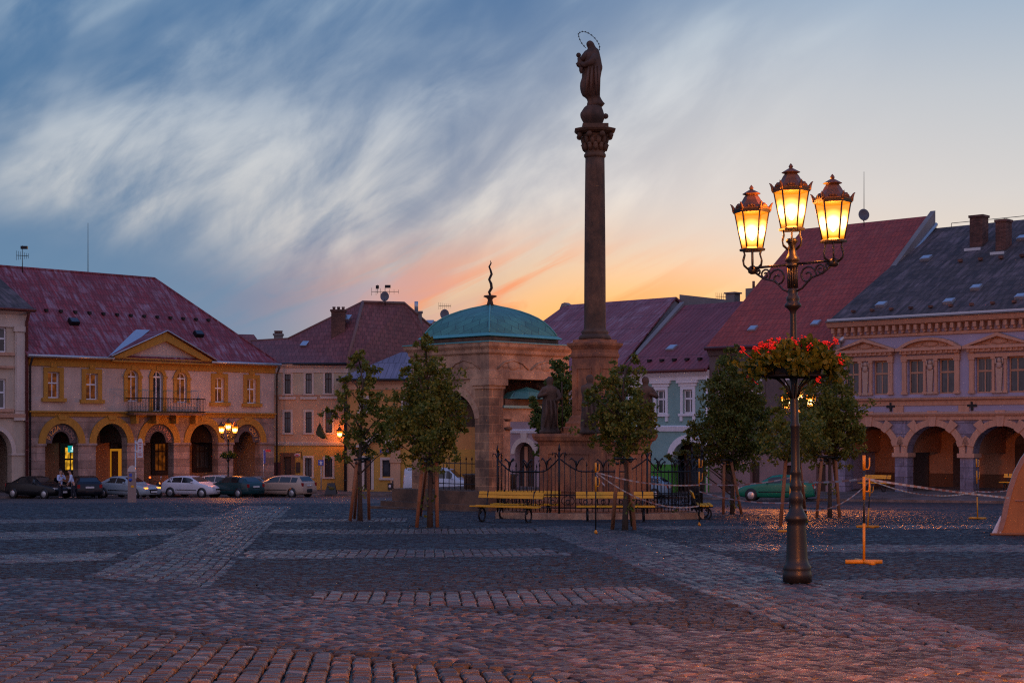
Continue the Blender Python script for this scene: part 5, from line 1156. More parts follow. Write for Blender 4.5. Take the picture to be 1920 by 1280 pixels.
# ------------------------------------------------------------ street lamps
m_pane = None
def _pane():
    t = NT('frosted lamp pane'); t.m.cycles.emission_sampling = 'NONE'; g = t.n('ShaderNodeNewGeometry')
    tr = t.n('ShaderNodeBsdfTransparent'); tr.inputs[0].default_value = (1, .85, .6, 1); em = t.n('ShaderNodeEmission')
    tc = t.n('ShaderNodeTexCoord'); sp = t.n('ShaderNodeSeparateXYZ'); t.l(tc.outputs['Object'], sp.inputs[0])
    # glow of the frosted glass falls off with distance from the burner (object origin = burner)
    d = t.n('ShaderNodeVectorMath', operation='LENGTH'); t.l(tc.outputs['Object'], d.inputs[0])
    col = t.ramp(t.math('MULTIPLY', d.outputs['Value'], 2.6), [(.36, (9.0, 6.6, 3.6)), (.47, (4.6, 2.1, .42)), (.60, (1.8, .46, .012)), (.85, (1.25, .27, .002))]); t.l(col, em.inputs[0]); em.inputs[1].default_value = 1.0
    mx = t.n('ShaderNodeMixShader'); mx.inputs[0].default_value = .55; t.l(tr.outputs[0], mx.inputs[1]); t.l(em.outputs[0], mx.inputs[2]); t.l(mx.outputs[0], t.out.inputs[0]); return t.m
m_pane = _pane(); m_bulb = M_emit('sodium burner', (1, .72, .3), 30)
SODIUM = (1.0, .30, .04)
def lantern(parent, p, rot, watts):
    L = bpy.data.objects.new('lantern', None)
    z0, z1 = 0.0, .475; r0, r1 = .135, .222
    fm = MB(); n = 6
    V = lambda r, z, k: (r * math.cos(PI / 3 * k + rot), r * math.sin(PI / 3 * k + rot), z)
    for k in range(n): fm.tube([V(r0, z0, k), V(r1, z1, k)], .011, 5)
    fm.lathe([(r0 + .03, z0 - .035), (r0 + .035, z0 - .01), (r0 + .005, z0 + .01), (r0 - .03, z0 + .01), (r0 - .03, z0 - .03)], 6, (0, 0, 0), False, rot)
    fm.lathe([(r1 - .02, z1 - .01), (r1 + .02, z1 - .012), (r1 + .03, z1 + .03), (r1 - .02, z1 + .03)], 6, (0, 0, 0), False, rot)
    for k in range(6):          # cage below
        w = PI / 3 * k + rot + PI / 6; f = lambda r, z: (r * math.cos(w), r * math.sin(w), z); fm.tube([f(.13, -.03), f(.115, -.08), f(.14, -.16), f(.13, -.22), f(.06, -.28)], .012, 5)
    fm.tube([(0, 0, -.28), (0, 0, -.03)], .012, 5)
    o = fm.build('lantern', m_lampmet, parent); o.location = p
    rf = MB().lathe([(.24, z1 + .02), (.245, z1 + .045), (.18, z1 + .10), (.125, z1 + .155), (.10, z1 + .20), (.08, z1 + .225), (.115, z1 + .235), (.12, z1 + .245), (.05, z1 + .285), (.02, z1 + .30), (.03, z1 + .315), (.022, z1 + .335), (.004, z1 + .36)], 6, (0, 0, 0), False, rot)
    for k in range(6):
        w = PI / 3 * k + rot; f = lambda r, z: (r * math.cos(w), r * math.sin(w), z1 + z); rf.tube([f(.23, .01), f(.24, .06), f(.262, .10), f(.28, .115)], [.026, .022, .012, .004], 5)
        w2 = w + PI / 6; g = lambda r, z, s: (r * math.cos(w2) - s * math.sin(w2), r * math.sin(w2) + s * math.cos(w2), z1 + z)
        rf.ball(g(.19, .075, 0), .04, 7, .8, .8, .9).ball(g(.195, .068, .035), .024, 6).ball(g(.195, .068, -.035), .024, 6)
    rf.build('lantern_roof', m_glowcap, o)
    pn = MB()
    for k in range(n):
        a, b = k, k + 1; pn.add([V(r0 * .985, z0 + .01 - .23, a), V(r0 * .985, z0 + .01 - .23, b), V(r1 * .985, z1 - .01 - .23, b), V(r1 * .985, z1 - .01 - .23, a)], [(0, 1, 2, 3)])
    q = pn.build('glass', m_pane, o); q.location = (0, 0, .23)
    bl = MB().ball((0, 0, .2), .045, 10, 1, 1, 2.2).build('burner', m_bulb, o)
    li = bpy.data.lights.new('sodium_light', 'POINT'); li.energy = watts; li.color = SODIUM; li.shadow_soft_size = .09
    lo = bpy.data.objects.new('sodium_light', li); COL.objects.link(lo); lo.parent = o; lo.location = (0, 0, .23)
    return o
def street_lamp(loc, rz, label, watts=120):
    r = empty('street_lamp', loc, label, 'street lamp', 'three-lantern street lamps', rz); s = 1 / 145
    pr = [(27, 0), (27, 17), (25.5, 20), (26, 24), (26.5, 29), (22, 34), (20, 45), (18.5, 80), (17.5, 105), (17, 112), (20, 115), (21, 120), (18, 126), (15.5, 130), (13, 136), (10.5, 142), (12.5, 150), (14, 155), (13, 162), (10, 167), (9.2, 172), (11.5, 178), (11, 182), (8.6, 190), (8.3, 200), (9.6, 203), (9.6, 207), (8.2, 212), (8.0, 288), (9.6, 291), (9.6, 294), (7.4, 298), (6.8, 340), (6.2, 420), (5.6, 500), (5.8, 506), (11, 512), (16, 516), (15, 520), (11, 524), (12.5, 528), (12, 533), (8.5, 537), (9.6, 543), (9, 548), (8.2, 550)]
    MB().lathe([(a * s, b * s) for a, b in pr], 20).build('post', m_lampmet, r)
    fl = MB()
    for k in range(12):
        w = 2 * PI * k / 12; fl.tube([(.058 * math.cos(w), .058 * math.sin(w), 550 * s), (.058 * math.cos(w), .058 * math.sin(w), 588 * s)], .012, 5)
    fl.lathe([(a * s, b * s) for a, b in ((8, 548), (8, 588), (11.5, 590), (12, 594), (9, 597), (13.5, 600), (13, 606), (9.5, 611), (7.6, 618), (6.8, 630), (8, 634), (11.5, 637), (11, 641), (8, 643))], 18); fl.build('fluted_head', m_lampmet, r)
    zt = 4.57; lantern(r, (0, 0, zt), PI / 6, watts)
    for w in (0, PI):
        c_, s_ = math.cos(w), math.sin(w); f = lambda x, z: (x * c_, x * s_, z); mb = MB().tube([f(.05, 4.10), f(.66, 4.10)], .018, 6); mb.lathe([(.03, -.06), (.06, -.04), (.065, 0), (.05, .03), (.03, .05)], 8, f(.60, 4.08))
        for (x0, z0, k, sg) in ((.22, 3.94, .13, 1), (.41, 4.0, .075, -1), (.52, 4.04, .045, 1)):
            mb.tube([f(x0 + sg * k * (1 - q / 20) * math.cos(q * .55), z0 + k * (1 - q / 20) * math.sin(q * .55)) for q in range(17)], .013, 5, True, False)
        mb.tube([f(.06, 3.75), f(.14, 3.78), f(.26, 3.9), f(.44, 3.95), f(.57, 4.04)], .014, 5)
        mb.build('arm', m_lampmet, r); lantern(r, f(.60, 4.36), PI / 6, watts)
    return r
def leaves_mesh(name, pts, size, mat, parent, seed=1, aspect=.75, up=.35):
    """many small bent leaf faces at the given points; pts is an (n,3) array in the parent's frame"""
    rg = np.random.default_rng(seed); n = len(pts); s = size * rg.uniform(.65, 1.25, n)
    d = rg.normal(0, 1, (n, 3)); d /= np.linalg.norm(d, axis=1)[:, None]
    nn = rg.normal(0, 1, (n, 3)) + np.array([0, -.15, up]) ; nn -= d * (nn * d).sum(1)[:, None]; nn /= np.linalg.norm(nn, axis=1)[:, None] + 1e-9
    e = np.cross(nn, d); V = np.zeros((n, 6, 3)); h = s[:, None]
    V[:, 0] = pts; V[:, 1] = pts + d * h * .38 + e * h * aspect * .5 + nn * h * .12; V[:, 2] = pts + d * h * .78 + e * h * aspect * .30 + nn * h * .05
    V[:, 3] = pts + d * h; V[:, 4] = pts + d * h * .78 - e * h * aspect * .30 + nn * h * .05; V[:, 5] = pts + d * h * .38 - e * h * aspect * .5 + nn * h * .12
    f = np.array([(0, 1, 2, 3), (0, 3, 4, 5)]); Fc = (np.arange(n) * 6)[:, None, None] + f[None]; nf = 2 * n
    me = bpy.data.meshes.new(name); me.vertices.add(n * 6); me.vertices.foreach_set('co', V.ravel()); me.loops.add(nf * 4); me.loops.foreach_set('vertex_index', Fc.ravel().astype(np.int32))
    me.polygons.add(nf); me.polygons.foreach_set('loop_start', np.arange(nf, dtype=np.int32) * 4); me.polygons.foreach_set('loop_total', np.full(nf, 4, np.int32))
    at = me.attributes.new('tone', 'FLOAT', 'FACE'); at.data.foreach_set('value', np.repeat(rg.beta(1.6, 2.4, n), 2).astype(np.float32)); me.materials.append(mat); me.update(); me.validate()
    o = bpy.data.objects.new(name, me); COL.objects.link(o); o.parent = parent; return o
def flower_basket(loc, label, full=True, seed=3):
    r = empty('flower_basket', loc, label, 'flower basket', 'flower baskets on the lamp posts'); rg = np.random.default_rng(seed)
    b = MB()
    for k in range(10):
        w0, w1 = 2 * PI * k / 10 + .05, 2 * PI * (k + 1) / 10 - .05; a = lambda r_, w, z: (r_ * math.cos(w), r_ * math.sin(w), z)
        b.add([a(.36, w0, 0), a(.36, w1, 0), a(.40, w1, .19), a(.40, w0, .19), a(.1, w0, 0), a(.1, w1, 0), a(.1, w1, .19), a(.1, w0, .19)], [(0, 1, 2, 3), (4, 7, 6, 5), (0, 3, 7, 4), (1, 5, 6, 2), (0, 4, 5, 1), (3, 2, 6, 7)])
    b.build('trough', m_black, r)
    br = MB().lathe([(.41, -.03), (.42, -.02), (.42, 0), (.40, .0), (.4, -.03)], 24)
    for k in range(8):
        w = 2 * PI * k / 8; f = lambda x, z: (x * math.cos(w), x * math.sin(w), z); br.tube([f(.05, -.30), f(.1, -.16), f(.22, -.05), f(.40, -.015)], .011, 5)
    br.build('bracket', m_dark, r)
    n = 3000 if full else 500
    w = rg.uniform(0, 2 * PI, n); rad = .12 + .44 * np.sqrt(rg.uniform(0, 1, n)); z = .17 + rg.uniform(0, 1, n) ** 1.1 * .25 * (1.25 - rad / .66) + .07 * np.sin(w * 5) - np.where(rad > .43, rg.uniform(0, .15, n), 0)
    P = np.stack([rad * np.cos(w), rad * np.sin(w), z], 1)
    tr = []
    if full:
        for (a, l, dz) in ((3.3, .30, -.02), (2.9, .18, -.2), (3.0, .1, -.3), (-.15, .22, .02), (.2, .12, -.25), (-.5, .1, -.2), (3.7, .12, -.15)):
            for t in np.linspace(0, 1, 26): q = .5 + l * t; tr.append((q * math.cos(a) + rg.normal(0, .03), q * math.sin(a) + rg.normal(0, .03), .16 + dz * t + rg.normal(0, .03)))
        P = np.concatenate([P, np.array(tr)])
    leaves_mesh('geranium_leaves', P, .075 if full else .1, m_leafp, r, seed, .95, .5)
    if full:
        s = 1 / 145.0
        spots = [(1427, 646), (1441, 652), (1447, 641), (1455, 648), (1461, 641), (1466, 650), (1472, 642), (1489, 645), (1506, 640), (1514, 636), (1512, 655), (1443, 662), (1442, 676), (1524, 668), (1533, 672), (1567, 640), (1577, 669), (1572, 680), (1391, 658), (1408, 706), (1417, 693), (1527, 713), (1556, 643), (1416, 655)] + [(1436 + 7.2 * q + rg.uniform(-3, 3), 649 - 9 * math.sin(q * .19) + rg.uniform(-4, 9)) for q in range(17)]
        for i, (x, y) in enumerate(spots):
            m = MB(); c = Vector(((x - 1491) * s, -.33 if y > 650 else -.12, (703 - y) * s))
            if abs(c.x) > .36: c.y = rg.uniform(-.15, .1)
            for _ in range(15): v = Vector(rg.normal(0, .022, 3)); m.ball(c + v, .015, 6, 1, 1, .7)
            m.tube([c, (c.x * .8, c.y * .6, c.z - .1)], .005, 4); m.build('bloom', m_bloom, r)
    return r
g = G(1495, 1090); LROT = math.radians(-41)
main_lamp = street_lamp(g, LROT, 'ornate cast iron three-lantern street lamp, the big near one with red geraniums', 320)
main_lamp.rotation_euler = (Matrix.Rotation(math.radians(-.9), 3, 'Y') @ Matrix.Rotation(LROT, 3, 'Z')).to_euler()
flower_basket((g.x - .045, g.y, g.z + 387 / 145), 'trailing red geraniums in a black trough on the big near street lamp', True)
x_, d_ = (428 - CX) / F * 106.5, 106.5
street_lamp((x_, d_, gz(x_, d_)), math.radians(52), 'small lit three-lantern street lamp behind the parked cars by the arcade', 620)
flower_basket((x_, d_, gz(x_, d_) + 387 / 145), 'small green flower basket on the lamp post behind the parked cars', False, 5)
x_, d_ = (1497 - CX) / F * 67, 67.0
street_lamp((x_, d_, gz(x_, d_)), math.radians(-38), 'street lamp glimmering through the tree crowns behind the big near lamp', 3000)
flower_basket((x_, d_, gz(x_, d_) + 387 / 145), 'flower basket of the lamp post hidden behind the tree crowns', False, 6)
# the square's next lamps stand just outside the view and light the foreground and the column
for (x_, d_, lb, wt) in ((4.6, 5.6, 'street lamp standing to the right beside the photographer', 7500),):
    street_lamp((x_, d_, gz(x_, d_)), .5, lb, wt)
def wall_lantern():
    p = W(637, 822, 116.2); r = empty('wall_lantern', p, 'glowing wall lantern on a bracket by the downpipe of the orange house', 'wall lamp')
    lantern(r, (0, 0, .1), .2, 260); MB().tube([(0, 0, -.2), (.2, .05, -.28), (.42, .1, -.15), (.45, .1, .3)], .03, 6).tube([(0, 0, -.2), (.44, .1, -.05)], .02, 5).build('bracket', m_dark, r)
wall_lantern()
# ------------------------------------------------------------ trees
def tree(label, base, trunk, clumps, d, seed, mat=None, dens=1.0, leaf=.09, tr=.075, twigs=True, group='young trees in the square'):
    """trunk: list of (px,py) from the ground up; clumps: (px,py,radius px)"""
    rg = np.random.default_rng(seed); s = d / F; r = empty('tree', base, label, 'tree', group); B = Vector(base)
    L = lambda px, py, dd: W(px, py, d + dd) - B
    tp = [Vector((0, 0, -.1))] + [L(x, y, rg.uniform(-.08, .08)) for x, y in trunk]
    mb = MB().tube(tp, [tr * (1.25 if i == 0 else 1) * (1 - .72 * i / (len(tp) - 1)) for i in range(len(tp))], 9)
    cl = []
    for x, y, rp in clumps:
        dd = rg.uniform(-1, 1) * .8; c = L(x, y, dd); cl.append((c, rp * s))
        # a limb from the trunk below
        zt = max(min(c.z - .35 - .5 * abs(c.x), tp[-1].z), tp[1].z * .8); a = min(tp, key=lambda q: abs(q.z - zt)).lerp(tp[-1], 0); a = Vector((a.x, a.y, zt))
        for q in range(len(tp) - 1):
            if tp[q].z <= zt <= tp[q + 1].z: a = tp[q].lerp(tp[q + 1], (zt - tp[q].z) / (tp[q + 1].z - tp[q].z + 1e-6))
        m = a.lerp(c, .5) + Vector((0, 0, .08)); mb.tube([a, m, c], [.028, .018, .007], 5)
        for _ in range(4):
            e = c + Vector(rg.normal(0, 1, 3)) * rp * s * .55; mb.tube([m.lerp(c, .6), e], [.008, .003], 4)
    mb.build('trunk', m_bark, r)
    pts = []
    for c, rr in cl:
        n = int(780 * dens * (rr / .42) ** 2) + 24
        sub = rg.normal(0, .60, (max(6, int(n / 26)), 3)) * rr
        k = rg.integers(0, len(sub), n); v = sub[k] + rg.normal(0, .155, (n, 3)) * rr * np.array([1, 1, .7]); v[:, 2] -= .04; v[:, 1] *= 1.15
        pts.append(v + np.array(c))
    leaves_mesh('foliage', np.concatenate(pts), leaf, mat or m_leaf, r, seed, .8)
    if twigs:
        q = []
        for _ in range(1):
            h = rg.uniform(.1, 1.0); q.append(rg.normal(0, .1, (26, 3)) * np.array([1, 1, 1.4]) + np.array([rg.uniform(-.12, .12), -.05, h]))
        leaves_mesh('trunk_shoots', np.concatenate(q), .1, mat or m_leaf, r, seed + 9, .8)
    return r
def stakes(base, d, tops, feet, ztop, label, bars=True):
    """round wooden stakes tied together round a young trunk"""
    r = empty('tree_stakes', base, label, 'tree support', 'stake frames round the young trees'); B = Vector(base)
    P = []
    for (tx, ty, dt), (fx, fy) in zip(tops, feet):
        f = G(fx, fy); t = W(tx, ty, d + dt); P.append(t - B); MB().tube([f - B - Vector((0, 0, .05)), t - B + Vector((0, 0, .06))], .052, 8).build('stake', m_stake, r)
    if bars:
        for i in range(len(P)):
            a, b = P[i], P[(i + 1) % len(P)]; e = (b - a).normalized() * .12; z = Vector((0, 0, .0 + .06 * i)); MB().tube([a - e + z, b + e + z], .04, 6).build('tie_bar', m_black, r)
    return r
b1 = G(675, 976); tree('slender sparse young tree, leftmost, in front of the wall lantern', b1, [(675, 920), (675, 870), (677, 800), (680, 730), (676, 680)], [(672, 682, 18), (690, 712, 20), (660, 738, 17), (645, 765, 18), (690, 757, 22), (718, 780, 22), (675, 800, 24), (622, 772, 13), (708, 745, 17), (655, 832, 18), (690, 832, 22), (735, 790, 16), (733, 838, 12), (700, 690, 15), (667, 664, 12), (713, 815, 20), (640, 855, 12), (655, 710, 12)], b1.y, 11, None, .62, .10)
stakes(b1, b1.y, [(669, 868, -.35), (673, 870, .35), (690, 866, .1)], [(656, 976), (664, 972), (692, 974)], 0, 'three stakes round the slender leftmost tree')
b2 = G(806, 988); tree('dense bushy young tree in front of the fountain pavilion arch', b2, [(806, 930), (807, 870), (806, 800), (802, 720), (798, 660)], [(800, 650, 16), (790, 690, 24), (815, 690, 22), (768, 722, 22), (812, 730, 34), (836, 722, 18), (775, 768, 34), (825, 775, 40), (845, 785, 25), (762, 800, 26), (802, 822, 38), (838, 826, 24), (860, 768, 11), (767, 692, 12), (742, 770, 16), (795, 632, 11), (870, 803, 9), (737, 803, 14), (772, 848, 14), (825, 850, 22), (843, 748, 15), (800, 758, 34), (745, 830, 10)], b2.y, 12, None, 1.1, .085)
stakes(b2, b2.y, [(792, 868, -.3), (801, 866, .4), (818, 868, .0)], [(781, 988), (788, 966), (820, 988)], 0, 'three stakes round the bushy tree before the pavilion')
b3 = G(1172, 993); tree('golden lit young tree in front of the column pedestal', b3, [(1173, 940), (1175, 880), (1172, 800), (1168, 740), (1172, 690)], [(1178, 692, 18), (1140, 712, 20), (1185, 718, 20), (1122, 738, 20), (1160, 745, 32), (1195, 755, 22), (1135, 782, 30), (1178, 788, 38), (1210, 775, 18), (1155, 828, 26), (1195, 822, 26), (1105, 738, 12), (1170, 850, 16), (1213, 812, 14), (1186, 674, 9), (1130, 815, 16), (1160, 770, 30), (1205, 795, 16)], b3.y, 13, None, 1.0, .085)
stakes(b3, b3.y, [(1159, 868, -.35), (1172, 866, .4), (1180, 868, .0)], [(1148, 992), (1186, 985), (1190, 993)], 0, 'three stakes round the tree before the pedestal')
b4 = W(1040, 808, 59); b4.z = gz(0, 59); tree('dark tree squeezed between the pavilion and the column pedestal', b4, [(1040, 900), (1042, 820), (1046, 740), (1052, 690)], [(1052, 690, 15), (1042, 718, 18), (1055, 755, 20), (1018, 775, 16), (1050, 800, 22), (1008, 790, 12), (1062, 720, 14), (1003, 752, 9), (1030, 800, 20), (1020, 835, 14), (1060, 780, 20), (1050, 730, 18)], 59, 14, m_leafd, 1.2, .12, .08, False)
b5 = G(1373, 964); tree('broad dark tree by the turquoise house, left of the big lamp', b5, [(1373, 920), (1374, 880), (1375, 800), (1374, 740), (1372, 690)], [(1375, 690, 24), (1358, 672, 15), (1347, 720, 24), (1392, 722, 25), (1350, 762, 30), (1400, 762, 32), (1332, 798, 26), (1375, 808, 36), (1420, 800, 28), (1302, 808, 15), (1340, 840, 30), (1390, 845, 32), (1425, 832, 22), (1290, 822, 10), (1282, 846, 9), (1370, 652, 9), (1312, 845, 16), (1432, 770, 18), (1300, 862, 12), (1375, 770, 34), (1258, 852, 9)], b5.y, 15, m_leafd, 1.1, .095)
stakes(b5, b5.y, [(1358, 868, -.3), (1374, 868, .4), (1371, 868, -.2)], [(1356, 964), (1376, 958), (1391, 964)], 0, 'thin stakes round the broad dark tree by the turquoise house')
b6 = G(1556, 970); tree('dense tree before the violet house, right of the big lamp', b6, [(1556, 930), (1556, 880), (1556, 800), (1558, 740), (1560, 690)], [(1562, 690, 26), (1580, 678, 16), (1535, 715, 24), (1577, 732, 26), (1543, 762, 32), (1585, 782, 28), (1525, 800, 28), (1562, 812, 36), (1600, 818, 17), (1532, 845, 22), (1575, 845, 24), (1503, 772, 16), (1610, 808, 9), (1592, 752, 16), (1560, 770, 32), (1600, 795, 14)], b6.y, 16, None, 1.1, .095)
stakes(b6, b6.y, [(1541, 862, -.3), (1562, 862, .4), (1567, 864, 0)], [(1531, 970), (1575, 964), (1574, 970)], 0, 'thin stakes round the tree before the violet house')
b7 = G(1500, 986); tree('tree right behind the big lamp, its trunk hidden by the post', b7, [(1500, 930), (1499, 880), (1495, 830), (1492, 770), (1490, 720)], [(1470, 738, 14), (1515, 722, 12), (1482, 800, 32), (1522, 812, 30), (1460, 825, 28), (1495, 842, 22), (1455, 785, 16), (1460, 760, 14), (1510, 782, 16), (1440, 812, 16), (1475, 855, 14)], b7.y, 17, None, .9, .085)
stakes(b7, b7.y, [(1474, 860, 0), (1498, 860, .5)], [(1463, 986), (1512, 980)], 0, 'leaning stakes half hidden by the big lamp post')
# weeds at the foot of the fence
wd = empty('fence_weed', G(1268, 972), 'small green weed tuft at the foot of the fence kerb', 'plant'); rg = np.random.default_rng(4)
leaves_mesh('weed_leaves', np.abs(rg.normal(0, .12, (60, 3))) * np.array([1, 1, 1.2]) - np.array([.1, .1, 0]), .09, m_leaf, wd, 3)
# ------------------------------------------------------------ benches
def bench(loc, rz, label, L=1.95):
    r = empty('park_bench', loc, label, 'bench', 'yellow slatted benches', rz)
    st = MB()
    for i in range(4): y = -.24 + i * .12; st.box(-L / 2, L / 2, y, y + .095, .43 + .012 * abs(i - 1.5), .468 + .012 * abs(i - 1.5))
    st.build('seat', m_yellow, r)
    bs = MB()
    for i in range(2): z = .70 + i * .105; y = .32 + i * .035; bs.slab([(-L / 2, y, z), (L / 2, y, z), (L / 2, y + .03, z + .09), (-L / 2, y + .03, z + .09)], (0, .035, -.01))
    bs.build('backrest', m_yellow, r)
    for x in (-L * .36, L * .36):
        lg = MB(); lg.tube([(x, .2 * math.cos(w), .205 + .2 * math.sin(w)) for w in np.linspace(-PI / 2, 3 * PI / 2, 19)], .03, 6, True, False)
        lg.tube([(x, -.16, .02), (x, .16, .02)], .028, 6).tube([(x, -.26, .42), (x, .24, .42), (x, .3, .5), (x, .385, .92)], .022, 6)
        lg.tube([(x, -.1 + .05 * math.cos(w) * (1 - w / 9), .27 + .06 * math.sin(w) * (1 - w / 9)) for w in np.linspace(0, 7, 12)], .016, 5).build('leg', m_dark, r)
    return r
def bx(px, py): p = G(px, py); return p
bench(bx(947, 978), math.radians(-28), 'yellow bench with ring legs before the fence, near one of the left pair', 2.2)
bench(bx(984, 972), math.radians(-15), 'yellow bench with ring legs before the fence, far one of the left pair', 2.2)
bench(bx(1154, 978), 0, 'yellow bench with ring legs in front of the pedestal and staked tree', 2.35)
p_ = W(1332, 808, 49.5); bench((p_.x - .15, 50.0, gz(0, 50)), math.radians(86), 'yellow bench seen end on at the right corner of the fence')
p_ = W(1638, 808, 84.6); z_ = W(1638, 921, 84.6).z; bench((p_.x, 84.6, z_ + .0), math.radians(-43), 'yellow bench on the pavement before the first arcade pier', 1.7)
p_ = W(1906, 808, 79.6); bench((p_.x, 79.6, W(1906, 921, 79.6).z), math.radians(-43), 'yellow bench partly hidden behind the orange tarpaulin tent', 1.7)
# ------------------------------------------------------------ barrier posts and tape
def post(px, ytop, ybase, label, lean=0, wide=.57, h=None, low=True):
    b = G(px, ybase); s = b.y / F; hh = (ybase - ytop) * s if h is None else h; r = empty('barrier_post', b, label, 'barrier post', 'yellow barrier posts'); X = lambda z: lean * z
    f = lambda t: (X(hh * t), 0, hh * t + .04)
    for a_, b_, q_ in ((.0, .36 if low else .03, .022), (.58, .80, .024), (.86, 1.0, .026)): MB().tube([f(a_), f(b_)], q_, 8).build('yellow_tube', m_yelpost, r)
    MB().tube([f(.02), f(.97)], .017, 8).build('black_tube', m_black, r)
    MB().tube([f(.66), (X(hh * .66) + .07, 0, hh * .66 + .04), (X(hh * .7) + .085, 0, hh * .70 + .04), (X(hh * .78) + .085, 0, hh * .78 + .04)], .013, 6).tube([f(.87), (X(hh) + .07, 0, hh * .87 + .04), (X(hh) + .085, 0, hh * .9 + .04), (X(hh) + .085, 0, hh * .98 + .04)], .013, 6).build('hook', m_yelpost, r)
    wl = min(wide, .3)
    MB().tube([(-wide / 2, .02, .035), (wide / 2, .02, .035)], .035, 8).tube([(wl * .27, -wl, .035), (-wl * .2, wl, .035)], .034, 8).build('foot', m_yelpost, r)
    return lambda t: Vector(b) + Vector(f(t))
PA = post(1620, 858, 1057, 'yellow and black barrier post, the nearest one on a cross foot')
PB = post(1627, 893, 989, 'leaning yellow barrier post just behind the nearest post', .06, .6)
PC = post(1833, 862, 973, 'yellow barrier post by the orange tarpaulin tent', -.02, .55)
PD = post(1478, 893, 998, 'yellow barrier post half hidden by the big lamp post', .05, .5)
PE = post(1117, 870, 1000, 'yellow barrier post in front of the yellow bench and pedestal', .0, .05, None, False)
PF = post(1311, 862, 985, 'yellow barrier post beside the end-on bench', 0, .05, None, False)
def tape(a, b, sag, label, w=.036):
    n = 20; vs = []; fs = []; rg = random.Random(label)
    for i in range(n + 1):
        t = i / n; p = a.lerp(b, t); p.z -= sag * 4 * t * (1 - t); tw = .5 * math.sin(t * 9 + rg.uniform(0, 1)); vs += [p + Vector((0, math.sin(tw) * w / 2, w / 2 * math.cos(tw))), p - Vector((0, math.sin(tw) * w / 2, w / 2 * math.cos(tw)))]
    fs = [(2 * i, 2 * i + 2, 2 * i + 3, 2 * i + 1) for i in range(n)]
    c = Vector(a); o = MB().add([v - c for v in vs], fs).build('barrier_tape', m_tape); o.location = c
    so = o.modifiers.new('thickness', 'SOLIDIFY'); so.thickness = .002
    tag(o, label, 'barrier tape', 'barrier tapes strung between posts')
tape(PA(.78), W(1892, 933, 30), .02, 'tape from the nearest post running down to the orange tent')
tape(PB(.9), PC(.45), .26, 'white tape sagging between the leaning post and the tent post'); tape(PC(.45), W(1905, 916, PC(0).y), .05, 'tape end from the tent post to the orange tent')
tape(PD(.9), PA(.78), .05, 'tape from behind the big lamp to the nearest post'); tape(PD(.45), PB(.9), .38, 'low sagging tape behind the big lamp post')
tape(PF(.5), PD(.5), .1, 'low tape from the end-on bench to the lamp'); tape(PF(.62), PD(.95), .10, 'upper tape crossing before the turquoise house door')
tape(PE(.86), PF(.6), .12, 'upper tape across the staked tree before the pedestal'); tape(PE(.86), PF(.28), .32, 'lower tape drooping across the bench before the pedestal')
a = PE(.84); tape(a, a + Vector((.22, 0, -.28)), .03, 'loose fluttering tape end on the post before the pedestal', .04)
# ------------------------------------------------------------ orange tent at the right edge
def tent():
    b = G(1890, 1003); d = b.y; s = d / F; r = empty('tarpaulin_tent', b, 'orange tarpaulin tent with clear film edge cut by the right border', 'tent'); Z = lambda py: W(0, py, d).z - b.z; X = lambda px: (px - 1890) * s
    cur = [(1868, 1000), (1876, 972), (1880, 950), (1888, 918), (1899, 885), (1912, 860), (1928, 838), (1950, 815), (1985, 795), (2040, 780), (2095, 795), (2130, 815), (2152, 838), (2168, 860), (2181, 885), (2192, 918), (2200, 950), (2204, 972), (2212, 1000)]
    pts = [(X(x), Z(y)) for x, y in cur]
    body = MB(); n = len(pts)
    vs = [(x + .09, 0.0, z) for x, z in pts] + [(x * .98 + .12 + .87, 2.6, z * .96 - .07) for x, z in pts]
    body.add(vs, [(i, i + 1, n + i + 1, n + i) for i in range(n - 1)] + [list(range(n - 1, -1, -1)), list(range(n, 2 * n))]); body.build('tent_body', m_tent, r)
    ed = MB(); w = .13; m = n // 2 + 4
    out = [(x, z) for x, z in pts]; 
    for i in range(n - 1):
        (x0, z0), (x1, z1) = out[i], out[i + 1]; cx, cz = X(2040), Z(900); k = .93; ed.slab([(x0, -.06, z0), (x1, -.06, z1), (cx + (x1 - cx) * k, -.03, cz + (z1 - cz) * k), (cx + (x0 - cx) * k, -.03, cz + (z0 - cz) * k)], (0, .05, 0))
    ed.build('film_edge', m_tentc, r)
    MB().slab([(X(1858), -.05, Z(1001)), (X(1876), -.02, Z(1001)), (X(1884), .0, Z(962)), (X(1876), .0, Z(968))], (0, .04, 0)).build('loose_flap', m_signwh, r)
    MB().tube([(X(1856), -.05, .03), (X(2215), -.05, .03)], .03, 6).build('ground_pole', m_stake, r)
    MB().tube([(X(1902), -.035, Z(938)), (X(2190), -.035, Z(940))], .012, 5).build('seam', m_tentc, r)
tent()
